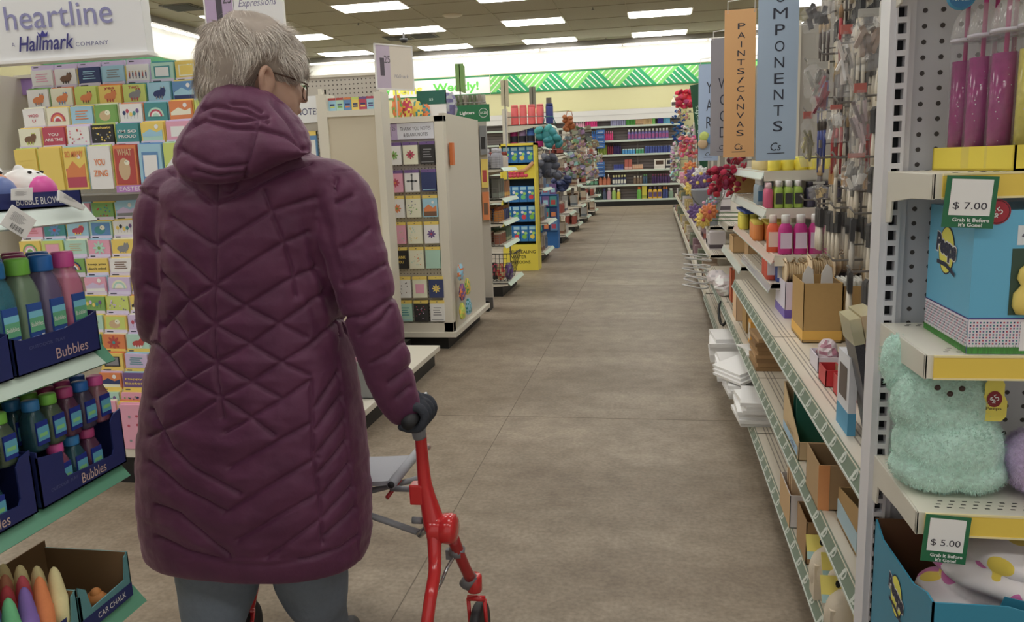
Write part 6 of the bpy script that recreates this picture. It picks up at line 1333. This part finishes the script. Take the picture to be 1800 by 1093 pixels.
hm=MB(); hm.add(vs,[(j*n+i,j*n+(i+1)%n,(j+1)*n+(i+1)%n,(j+1)*n+i) for j in range(L-1) for i in range(n)]+[tuple(range(n))[::-1],tuple((L-1)*n+i for i in range(n))],g0)
m.add(hm.v,hm.f,g0)
# collar round the throat
cc=W(455,235,1.75); limb(m,[(cc.x-.07,1.70,cc.z-.035,.045),(cc.x-.055,1.80,cc.z-.03,.042),(cc.x+.0,1.845,cc.z-.035,.04),(cc.x+.06,1.80,cc.z-.03,.04),(cc.x+.085,1.72,cc.z-.03,.035)],g0)
# quilting seams, given as they run over the back, sleeves and hood
SE=dict(back=[
 [(378,322),(377,361),(376,432),(374,502),(373,570),(375,637),(384,700),(388,735)],
 [(375,361),(439,329),(505,296),(546,284)],[(376,432),(395,419),(477,370),(554,348)],[(373,502),(440,460),(492,429),(545,408)],[(373,570),(425,540),(499,496),(559,470)],[(375,637),(439,603),(488,571),(530,543),(572,512)],[(384,699),(439,672),(491,639),(543,609),(600,560)],[(392,761),(434,738),(502,699),(548,668)],[(400,824),(457,793),(551,742)],[(392,903),(464,860),(559,805)],[(415,952),(491,907),(562,869)],[(468,982),(521,945),(563,915)],
 [(375,361),(340,331),(296,298)],[(376,432),(353,418),(299,381)],[(282,426),(334,469),(373,502),(425,537),(485,567),(540,592)],[(271,474),(326,526),(373,570),(433,603),(491,636),(545,660)],[(296,556),(326,598),(375,637),(433,669),(492,700)],[(270,600),(326,668),(384,699),(440,735),(480,765)],
 [(373,502),(326,529),(285,573)],[(373,570),(326,598),(289,625)],[(375,637),(326,666),(270,700)],[(374,705),(320,738),(258,767)],
 [(262,720),(300,790),(336,824),(420,868)],[(260,812),(317,861),(395,900)],[(272,888),(310,905),(355,941),(400,979)],
 [(548,670),(551,800),(563,880),(567,955)],[(462,335),(480,385),(500,430),(512,470),(520,520)],
 [(555,756),(608,688)],[(555,801),(590,760),(623,714)],[(559,835),(600,790),(631,748)],[(563,877),(605,830),(634,793)],[(566,914),(608,870),(638,839)],[(570,945),(612,910),(642,877)],[(551,720),(580,680),(606,640)],
 [(272,945),(330,972),(400,992),(470,996),(540,984),(600,965),(640,935)],[(480,270),(400,335)]],
 arm=[[(577,361),(621,342)],[(574,446),(616,427),(650,402)],[(583,506),(632,490),(679,464)],[(600,560),(638,557),(698,521)],[(629,590),(673,562),(690,540)],[(650,640),(684,625),(712,600)],[(684,675),(715,653),(728,640)],[(698,700),(724,680)],[(592,312),(577,361),(572,420),(578,510),(598,590)],[(246,337),(289,359)],[(250,420),(275,440),(292,452)],[(255,500),(285,515)]],
 hood=[[(453,205),(446,230),(438,262),(433,318)],[(330,222),(358,210),(400,222),(455,224)],[(318,262),(350,280),(378,292),(435,291)],[(350,190),(372,182),(402,186),(440,196),(470,212)],[(404,178),(432,178),(458,192)],[(450,222),(500,235),(540,262)],[(370,202),(415,210),(470,202)],[(340,300),(378,312),(432,308)],[(480,178),(510,215),(535,262)]])
segs=[]; wts=[]
for kk,dep in (('back',1),('arm',1.1),('hood',.9)):
    for s in SE[kk]:
        for a,b_ in zip(s[:-1],s[1:]): segs.append((a,b_)); wts.append((dep,{'back':0,'arm':1,'hood':2}[kk]))
def inpoly(x,y,pl):
    ins=np.zeros(len(x),bool); n_=len(pl)
    for i in range(n_):
        x1,y1=pl[i]; x2,y2=pl[(i+1)%n_]
        c=((y1>y)!=(y2>y))&(x<(x2-x1)*(y-y1)/((y2-y1) if y2!=y1 else 1e-9)+x1); ins^=c
    return ins
def quilt(co,no):
    c=co.copy(); 
    back=c[:,1]<=YC+.01; cm=c.copy(); cm[~back,1]=2*(YC+.01)-cm[~back,1]
    p=proj(cm); x,y=p[:,0],p[:,1]
    hood=inpoly(x,y,hp)&(c[:,1]<1.72)
    arm=((x>572+np.clip((y-430)*.12,-4,60))&(x<745)&(y>300)&(x>597-np.clip(430-y,0,200)*.1))|((x<280)&(y<600)&(y>330))
    reg=np.where(hood,2,np.where(arm,1,0))
    D=np.full(len(c),1e3)
    for (a,b_),(dep,rg_) in zip(segs,wts):
        ax,ay=a; bx_,by=b_; dx,dy=bx_-ax,by-ay; t=np.clip(((x-ax)*dx+(y-ay)*dy)/(dx*dx+dy*dy+1e-9),0,1); d=np.hypot(x-ax-t*dx,y-ay-t*dy)/dep
        D=np.where(reg==rg_,np.minimum(D,d),D)
    dm=D/800.
    puff=.0075*(1-np.exp(-dm/.018))-.0075
    grv=-.0062*np.exp(-(dm/.0038)**2)
    wr=np.array([noise.noise(Vector((q[0]*9,q[1]*9,q[2]*22)))*.004+noise.noise(Vector((q[0]*26+5,q[1]*26,q[2]*50)))*.0018 for q in c])
    k=np.where(y>985,.4,1)
    # cloth gathers under the armhole
    gat=np.exp(-(((x-560)/32)**2+((y-470)/110)**2))*.006*np.sin((x-.35*y)*.17)*(reg==0)
    return c+no*((puff+grv+wr+gat)*k)[:,None]
def coat_mat():
    m,nt,p=node_mat('purple_quilted_nylon'); N=nt.nodes.new; L=nt.links.new; tc=N('ShaderNodeTexCoord')
    n1=N('ShaderNodeTexNoise'); n1.inputs['Scale'].default_value=14; n1.inputs['Detail'].default_value=5; L(tc.outputs['Object'],n1.inputs['Vector'])
    r=N('ShaderNodeValToRGB'); r.color_ramp.elements[0].position=.3; r.color_ramp.elements[0].color=(.098,.025,.068,1); r.color_ramp.elements[1].position=.7; r.color_ramp.elements[1].color=(.132,.036,.090,1); L(n1.outputs[0],r.inputs[0]); L(r.outputs[0],p.inputs['Base Color'])
    p.inputs['Roughness'].default_value=.5; p.inputs['Specular IOR Level'].default_value=.35; p.inputs['Sheen Weight'].default_value=.25; p.inputs['Sheen Tint'].default_value=(.8,.5,.65,1)
    n2=N('ShaderNodeTexNoise'); n2.inputs['Scale'].default_value=55; n2.inputs['Detail'].default_value=4; L(tc.outputs['Object'],n2.inputs['Vector']); b=N('ShaderNodeBump'); b.inputs['Strength'].default_value=.35; b.inputs['Distance'].default_value=.004; L(n2.outputs[0],b.inputs['Height']); L(b.outputs[0],p.inputs['Normal']); return m
PO=(xc,YC,0)
fused('coat',m,coat_mat(),.0042,person,7,disp=quilt,ofs=PO)
# trousers
TR=C(104,114,128,.85,noise_=.12,scale=60,bump=.25); 
m=MB(); hz=W(450,800).z
legL=[(W(400,1000).x+.03,YC,.66,.112),(W(392,1000).x,YC-.0,.44,.106),(W(388,1050).x,YC+.0,.36,.103),(W(388,1090).x,YC-.0,.30,.099),(W(392,1093).x,YC-.05,.16,.066),(W(392,1093).x,YC-.06,.075,.062)]
legR=[(W(520,1000).x,YC+.02,.66,.108),(W(538,1000).x,YC+.02,.44,.096),(W(539,1050).x,YC+.03,.36,.093),(W(539,1090).x,YC+.05,.30,.089),(W(540,1093).x,YC+.10,.16,.064),(W(540,1093).x,YC+.12,.075,.060)]
limb(m,legL,g0,24); limb(m,legR,g0,24); m.ball(((legL[0][0]+legR[0][0])/2,YC,.74),.16,.12,.13,g0,20)
fused('trousers',m,TR,.006,person,4,noise_a=.012,noise_s=9,ofs=PO)
for L_ in (legL,legR):
    m=MB(); x,y=L_[-1][0],L_[-1][1]; m.ball((x,y+.05,.045),.047,.13,.045,g0,20); m.ball((x,y-.02,.05),.044,.06,.05,g0,16); m.box(x-.045,x+.045,y-.07,y+.16,.0,.022,g0)
    fused('shoe',m,C(48,48,52,.6),.005,person,4,ofs=PO)
# head and body
yaw=math.radians(43); fw=Vector((math.sin(yaw),math.cos(yaw),-.12)).normalized(); rt=Vector((math.cos(yaw),-math.sin(yaw),0)); up=rt.cross(fw).normalized()
if up.z<0: up=-up
c0=W(447,116,1.74); RH=Matrix((rt,fw,up)).transposed()
def hp_(r,f,u): return c0+rt*r+fw*f+up*u
m=MB()
m.ball(c0,.077,.096,.098,g0,28,RH); m.ball(hp_(0,.03,-.055),.074,.078,.078,g0,24,RH); m.ball(hp_(.03,.045,-.07),.044,.046,.06,g0,20,RH); m.ball(hp_(0,.052,-.092),.046,.05,.045,g0,20,RH); m.ball(hp_(0,.085,-.118),.024,.02,.018,g0,14,RH)
m.ball(hp_(.0,.108,-.045),.010,.018,.02,g0,12,RH); m.ball(hp_(0,.118,-.058),.012,.012,.009,g0,12,RH); m.ball(hp_(.034,.078,-.058),.024,.022,.024,g0,14,RH); m.ball(hp_(-.034,.078,-.058),.024,.022,.024,g0,14,RH)
m.ball(hp_(0,.100,-.087),.024,.012,.008,g0,14,RH); m.ball(hp_(.0,.085,-.02),.055,.02,.012,g0,14,RH)
for s in (1,-1):
    # ear: rim, lobe
    e=[hp_(s*.080,.016,-.05),hp_(s*.090,.006,-.026),hp_(s*.099,-.010,-.016),hp_(s*.102,-.020,-.034),hp_(s*.095,-.014,-.062),hp_(s*.084,.002,-.088)]
    q=smooth_pts([(*p,r) for p,r in zip(e,(.006,.007,.007,.007,.0065,.008))],3); m.tube([p[:3] for p in q],[p[3] for p in q],g0,8); m.ball(hp_(s*.085,-.002,-.048),.010,.018,.030,g0,12,RH)
nk=hp_(0,-.012,-.10); limb(m,[(*nk,.058),(nk.x,nk.y+.0,nk.z-.06,.058),(xc+.02,YC+.0,W(450,300).z,.08)],g0)
tz=W(450,320).z; pol(m,[((xc+.01,YC+.01,.78),.15,.10),((xc+.01,YC+.01,.95),.14,.095),((xc+.01,YC+.01,1.15),.155,.10),((xc+.01,YC+.01,tz),.16,.08),((xc+.02,YC+.01,tz+.03),.08,.06)],g0,24)
sc=lambda A,k,e=0:[(a[0],a[1],a[2],max(.022,a[3]*k)) for a in A]
limb(m,sc(RARM,.55),g0); limb(m,sc(LARM,.55),g0); limb(m,sc(legL,.7),g0); limb(m,sc(legR,.7),g0); limb(m,[(xc-.09,YC,.8,.09),legL[0][:3]+(.07,)],g0); limb(m,[(xc+.09,YC,.8,.09),legR[0][:3]+(.07,)],g0)
m.ball((*W(718,728,1.735),),.03,.035,.025,g0,12); 
SK=C(176,138,118,.6,noise_=.07,scale=25)
SK.node_tree.nodes['Principled BSDF'].inputs['Subsurface Weight'].default_value=.1; SK.node_tree.nodes['Principled BSDF'].inputs['Subsurface Radius'].default_value=(.01,.004,.002)
body=fused('body',m,SK,.0045,person,3,ofs=PO)
em=MB()
for s in (1,-1): em.ball(hp_(s*.033,.083,-.038)-Vector(PO),.011,.011,.010,C(220,216,210,.2),12,RH); em.ball(hp_(s*.033,.092,-.038)-Vector(PO),.005,.004,.005,C(70,80,90,.2),10,RH)
em.build('eyes',person)
# hair
m=MB()
m.ball(hp_(0,-.012,.006),.101,.112,.108,g0,30,RH); m.ball(hp_(-.02,.03,.03),.088,.085,.078,g0,24,RH); m.ball(hp_(-.012,-.06,-.045),.078,.06,.07,g0,24,RH); m.ball(hp_(-.055,-.03,-.035),.055,.07,.075,g0,20,RH); m.ball(hp_(.056,.060,.004),.038,.042,.040,g0,20,RH); m.ball(hp_(.0,.085,.035),.055,.03,.035,g0,20,RH)
HB=C(150,138,128,.85,noise_=.14,scale=60)
def hcut(co,no):
    e=np.array(hp_(.105,.006,-.055)); d=co-e; r_=np.linalg.norm(d,axis=1); k=np.clip(1-r_/.062,0,1)**.8; return co-no*(k*.034)[:,None]
hb=fused('hair',m,HB,.0055,person,4,disp=hcut,noise_a=.010,noise_s=26,ofs=PO)
HC=[C(205,196,186,.5),C(176,166,156,.5),C(150,140,132,.5)]
me=hb.data; me.calc_loop_triangles(); tri=me.loop_triangles; cs_=np.cumsum([t_.area for t_ in tri]); r=random.Random(11); V=me.vertices; crown=hp_(-.01,-.035,.105)-Vector(PO); hm=MB(); ear=hp_(.10,.004,-.058)-Vector(PO)
for i in range(15000):
    T=tri[min(len(tri)-1,int(np.searchsorted(cs_,r.random()*cs_[-1])))]; a,b_=r.random(),r.random()
    if a+b_>1: a,b_=1-a,1-b_
    p=V[T.vertices[0]].co*(1-a-b_)+V[T.vertices[1]].co*a+V[T.vertices[2]].co*b_; nn=T.normal
    d=p-crown; d=d-nn*d.dot(nn)
    if d.length<1e-4: continue
    sw=noise.noise_vector(p*16)*.9; d=(d.normalized()+sw).normalized(); l=r.uniform(.02,.045); cur=p-nn*.002; pts=[]; dd=(d+nn*r.uniform(.15,.55)).normalized(); wd=r.uniform(.0004,.0009)
    for k in range(4):
        pts.append(cur.copy()); cur=cur+dd*l/3; dd=(dd-nn*.32+Vector((0,0,-.12))).normalized()
    if (pts[-1]-ear).length<.05: continue
    s=d.cross(nn).normalized()*wd; mt=HC[0 if r.random()<.45 else 1 if r.random()<.7 else 2]
    vs=[]
    for k,q in enumerate(pts): w_=1-.3*k; vs+= [q-s*w_,q+s*w_]
    hm.add(vs,[(0,1,3,2),(2,3,5,4),(4,5,7,6)],mt,True)
hm.build('hair_strands',hb)
# glasses
gm=MB(); GL=C(84,62,50,.3,.5)
def rim(s): return [hp_(s*.034+.025*math.cos(q),.112-.010*abs(math.cos(q))*(1 if s*math.cos(q)>0 else 0),-.045+.019*math.sin(q))-Vector(PO) for q in [2*math.pi*k/24 for k in range(25)]]
for s in (1,-1): gm.tube(rim(s),.0014,GL,6)
gm.tube([hp_(-.009,.113,-.042)-Vector(PO),hp_(0,.117,-.038)-Vector(PO),hp_(.009,.113,-.042)-Vector(PO)],.0013,GL,6)
for s in (1,-1): gm.tube([hp_(s*.060,.100,-.040)-Vector(PO),hp_(s*.078,.094,-.034)-Vector(PO),hp_(s*.086,.045,-.026)-Vector(PO),hp_(s*.086,-.005,-.020)-Vector(PO),hp_(s*.084,-.022,-.034)-Vector(PO)],.0018,GL,8)
gl=gm.build('glasses',person)
lm=MB()
for s in (1,-1): lm.quad(rim(s)[:-1],clear(236,240,244,.12,.02))
lm.build('lenses',gl)
lm=MB(); lm.ball(hp_(.0795,-.002,-.083)-Vector(PO),.002,.002,.002,C(220,214,200,.2,.8),8); lm.build('ear_stud',person)
# ---- gloved hands on the walker grips
RG=W(733,727,1.735)     # grip centre right
LOFF=Vector((-.565,.24,0)); MX=lambda v:Vector(v[:3])+LOFF
GLV=C(46,50,60,.8,noise_=.2,scale=150,bump=.3)
def hand(mir,wr):
    m=MB(); f=(lambda v:MX(v)) if mir else (lambda v:Vector(v)); o=RG
    def L_(pts,r): 
        limb(m,[(*f(p),q) for p,q in zip(pts,r)],g0,12,3)
    L_([Vector(wr),o+Vector((-.018,-.005,.038)),o+Vector((0,.0,.027))],[.031,.029,.024])
    for k in range(4):
        y=-.036+.024*k; ln=[.86,.96,1,.93][k]
        L_([o+Vector((-.008,y,.030)),o+Vector((.020,y,.024)),o+Vector((.030,y,.002)),o+Vector((.016,y-.002,-.022)),o+Vector((-.010*ln,y-.003,-.028*ln)),o+Vector((-.032*ln,y-.004,-.020))],[.0125,.0115,.011,.0105,.010,.0088])
    L_([o+Vector((-.022,.005,.028)),o+Vector((-.034,.022,.012)),o+Vector((-.030,.045,-.004)),o+Vector((-.022,.060,-.008))],[.015,.0125,.0115,.0095])
    return m
RW=Vector(RARM[-1][:3]); LW=Vector(LARM[-1][:3])
fused('glove',hand(False,RW),GLV,.003,person,2,ofs=PO)
fused('glove',hand(True,LW-LOFF),GLV,.003,person,2,ofs=PO)
# ---------------- walker ----------------
wk=thing('walker','red rollator walker with grey seat and silver braces gripped by the person in purple','walker',(xc,1.85,0)); WO=Vector((xc,1.85,0))
RED_=C(196,14,22,.22,coat=.6); REDD=C(160,20,26,.3,coat=.4); GRY=C(120,122,128,.4); CHR=C(170,170,174,.2,.8); RUB=C(36,36,40,.6); SEAT=C(150,152,160,.75,noise_=.05,scale=200)
def side(mir):
    f=(lambda v:MX(v)-WO) if mir else (lambda v:Vector(v)-WO); s_=1
    def lt(pts,mat,name,n=12,sy=1,k=3,par=wk):
        m=MB(); q=smooth_pts([(*f(p[:3]),p[3]) for p in pts],k); m.tube([p[:3] for p in q],[p[3] for p in q],mat,n,sy=sy); return m.build(name,par)
    P_=lambda px,py,y,r:(*W(px,py,y),r)
    lt([P_(739,762,1.79,.0145),P_(742,800,1.80,.0155),P_(747,850,1.80,.0175),P_(757,895,1.80,.024),P_(765,925,1.80,.030)],RED_,'side_tube',16)
    # hub
    h=W(779,928,1.80); A=Matrix.Rotation(math.pi/2,3,'Y'); m=MB(); 
    c=f(h); m.lathe([(.026,-.036),(.035,-.034),(.037,-.028),(.037,-.006),(.035,-.004),(.035,-.002),(.038,0),(.039,.02),(.036,.030),(.026,.036),(.010,.038)],c,RED_,28,axis=A); m.build('hub',wk)
    lt([P_(763,925,1.79,.020),P_(764,965,1.77,.0175),P_(764,1005,1.74,.016),P_(756,1055,1.69,.0155),(W(742,1100,1.66).x,1.655,.20,.0155),(W(742,1100,1.66).x-.01,1.63,.13,.014)],RED_,'rear_leg',14)
    lt([P_(796,945,1.82,.016),P_(812,985,1.84,.0145),P_(826,1015,1.865,.0145)],REDD,'front_leg',14)
    c1=W(803,968,1.835); m=MB(); m.tube([f(c1+Vector((.002,0,.010))),f(c1+Vector((-.0015,0,-.010)))],.0205,GRY,14); m.box(*sorted((f(c1).x-.028*s_,f(c1).x-.012*s_)),f(c1).y-.008,f(c1).y+.008,f(c1).z-.022,f(c1).z+.004,GRY); m.build('clamp',wk)
    c2=W(822,1022,1.87); m=MB(); m.tube([f(c2+Vector((.012,0,.020))),f(c2+Vector((-.008,0,-.012)))],.017,GRY,12); m.build('clamp',wk)
    lt([P_(800,975,1.84,.005),P_(786,998,1.83,.005),P_(776,1022,1.80,.005),P_(768,1036,1.77,.005)],CHR,'brace_rod',8)
    # caster housing, fork, wheel
    c3=W(833,1012,1.885); m=MB(); m.lathe([(.019,-.042),(.021,-.038),(.021,0),(.017,.004)],f(c3),RED_,18); m.build('caster_housing',wk)
    wc=Vector((W(838,1060,1.89).x,1.90,.093)); m=MB()
    for sg in (-1,1): 
        q=[f(wc+Vector((sg*.022,-.012,.118))),f(wc+Vector((sg*.023,0,0)))]; m.tube(q,.0055,RED_,8)
    m.tube([f(wc+Vector((-.024,-.012,.12))),f(wc+Vector((.024,-.012,.12)))],.008,RED_,8); fk=m.build('front_fork',wk)
    def wheel(wc):
        m=MB(); AX=Matrix.Rotation(math.pi/2,3,'Y'); m.lathe([(.070,-.013),(.088,-.013),(.093,-.007),(.093,.007),(.088,.013),(.070,.013)],f(wc),RUB,32,axis=AX); w_=m.build('wheel',wk)
        m=MB(); m.lathe([(.018,-.015),(.018,.015)],f(wc),GRY,16,axis=AX); 
        for k in range(5): q=2*math.pi*k/5; m.tube([f(wc)+Vector((0,.015*math.cos(q),.015*math.sin(q))),f(wc)+Vector((0,.072*math.cos(q),.072*math.sin(q)))],.007,GRY,6)
        m.build('wheel_spokes',w_)
    wheel(wc); rc=Vector((W(742,1100,1.66).x-.012,1.60,.093)); wheel(rc)
    m=MB(); 
    for sg in (-1,1): m.tube([f(rc+Vector((sg*.02,.03,.05))),f(rc+Vector((sg*.021,0,0)))],.006,RED_,8)
    m.tube([f(rc+Vector((-.022,.03,.05))),f(rc+Vector((.022,.03,.05)))],.008,RED_,8); m.build('rear_fork',wk)
    # bracket, housing, grip, brake
    b=W(735,866,1.80); m=MB(); fb=f(b); m.box(fb.x-.018,fb.x+.016,fb.y-.018,fb.y+.018,fb.z-.026,fb.z+.026,RED_); m.build('seat_bracket',wk,bev=.004)
    k_=W(729,914,1.80); m=MB(); m.tube([f(k_+Vector((-.006,0,0))),f(k_+Vector((.02,0,0)))],.009,GRY,12); m.build('knob',wk)
    lt([P_(738,768,1.79,.0165),P_(736,750,1.785,.0185),(RG.x+.005,1.79,RG.z-.004,.020),(RG.x,1.775,RG.z,.017)],GRY,'handle_housing',16)
    m=MB(); m.tube([f((RG.x,1.79,RG.z)),f((RG.x,1.66,RG.z))],.0155,RUB,16); m.build('grip',wk)
    br=W(744,700,1.81); m=MB(); m.tube([f(br+Vector((-.012,0,-.004))),f(br+Vector((.012,.0,.004)))],.013,CHR,14); m.tube([f(br+Vector((-.01,0,.012))),f(br+Vector((-.018,-.04,.018))),f(br+Vector((-.02,-.09,.006)))],.005,GRY,8); m.build('brake_lever',wk)
    n_=W(752,785,1.9); m=MB(); m.ball(f(n_),.009,.009,.009,C(176,150,140,.3),10); m.tube([f(n_),f(W(744,792,1.81))],.005,GRY,8); m.build('knob',wk)
side(False); side(True)
# seat and cross braces
a=at(728,790,z=.555); b=at(690,846,z=.55); lx=b.x-.44
m=MB(); q=[]
n=10
for i in range(n+1):
    t=i/n; x=b.x+.004+(lx-b.x)*t; z=.552-.012*math.sin(math.pi*t); q.append((x,z))
for i in range(n):
    (x0,z0),(x1,z1)=q[i],q[i+1]; 
    vs=[Vector((x,y,z))-WO for (x,z) in ((x0,z0),(x1,z1)) for y in (b.y,a.y) for z in (z,z-.012)]
    m.add(vs,[(0,2,6,4),(1,5,7,3),(0,4,5,1),(2,3,7,6),(0,1,3,2),(4,6,7,5)],SEAT)
st=m.build('seat',wk)
for x in (b.x,lx):
    m=MB(); m.tube([Vector((x,b.y-.01,.546))-WO,Vector((x,a.y+.01,.546))-WO],.013,SEAT,14); m.tube([Vector((x,b.y-.015,.546))-WO,Vector((x,b.y-.011,.546))-WO],.009,RUB,12); m.build('seat_rail',wk)
xr,xl=W(738,940,1.81).x,W(738,940,1.81).x-.48; zr=W(738,940,1.81).z
m=MB(); m.tube([Vector((xr,1.82,zr))-WO,Vector((xl,1.90,.53))-WO],.011,GRY,10,sy=.7); m.build('cross_brace',wk); m=MB(); m.tube([Vector((xl,1.84,zr))-WO,Vector((xr-.02,1.93,.53))-WO],.011,GRY,10,sy=.7); m.build('cross_brace',wk)
m=MB(); m.tube([Vector((b.x-.005,1.85,.53))-WO,W(738,860,1.82)-WO],.008,GRY,8); m.tube([Vector((xr-.002,1.81,zr))-WO,Vector((xr+.03,1.80,zr+.03))-WO],.009,CHR,8); m.build('link',wk)
m=MB(); p=W(680,875,1.85); m.tube([p-WO,p+Vector((.022,.05,.03))-WO],.0055,REDD,8); m.build('release_lever',wk)
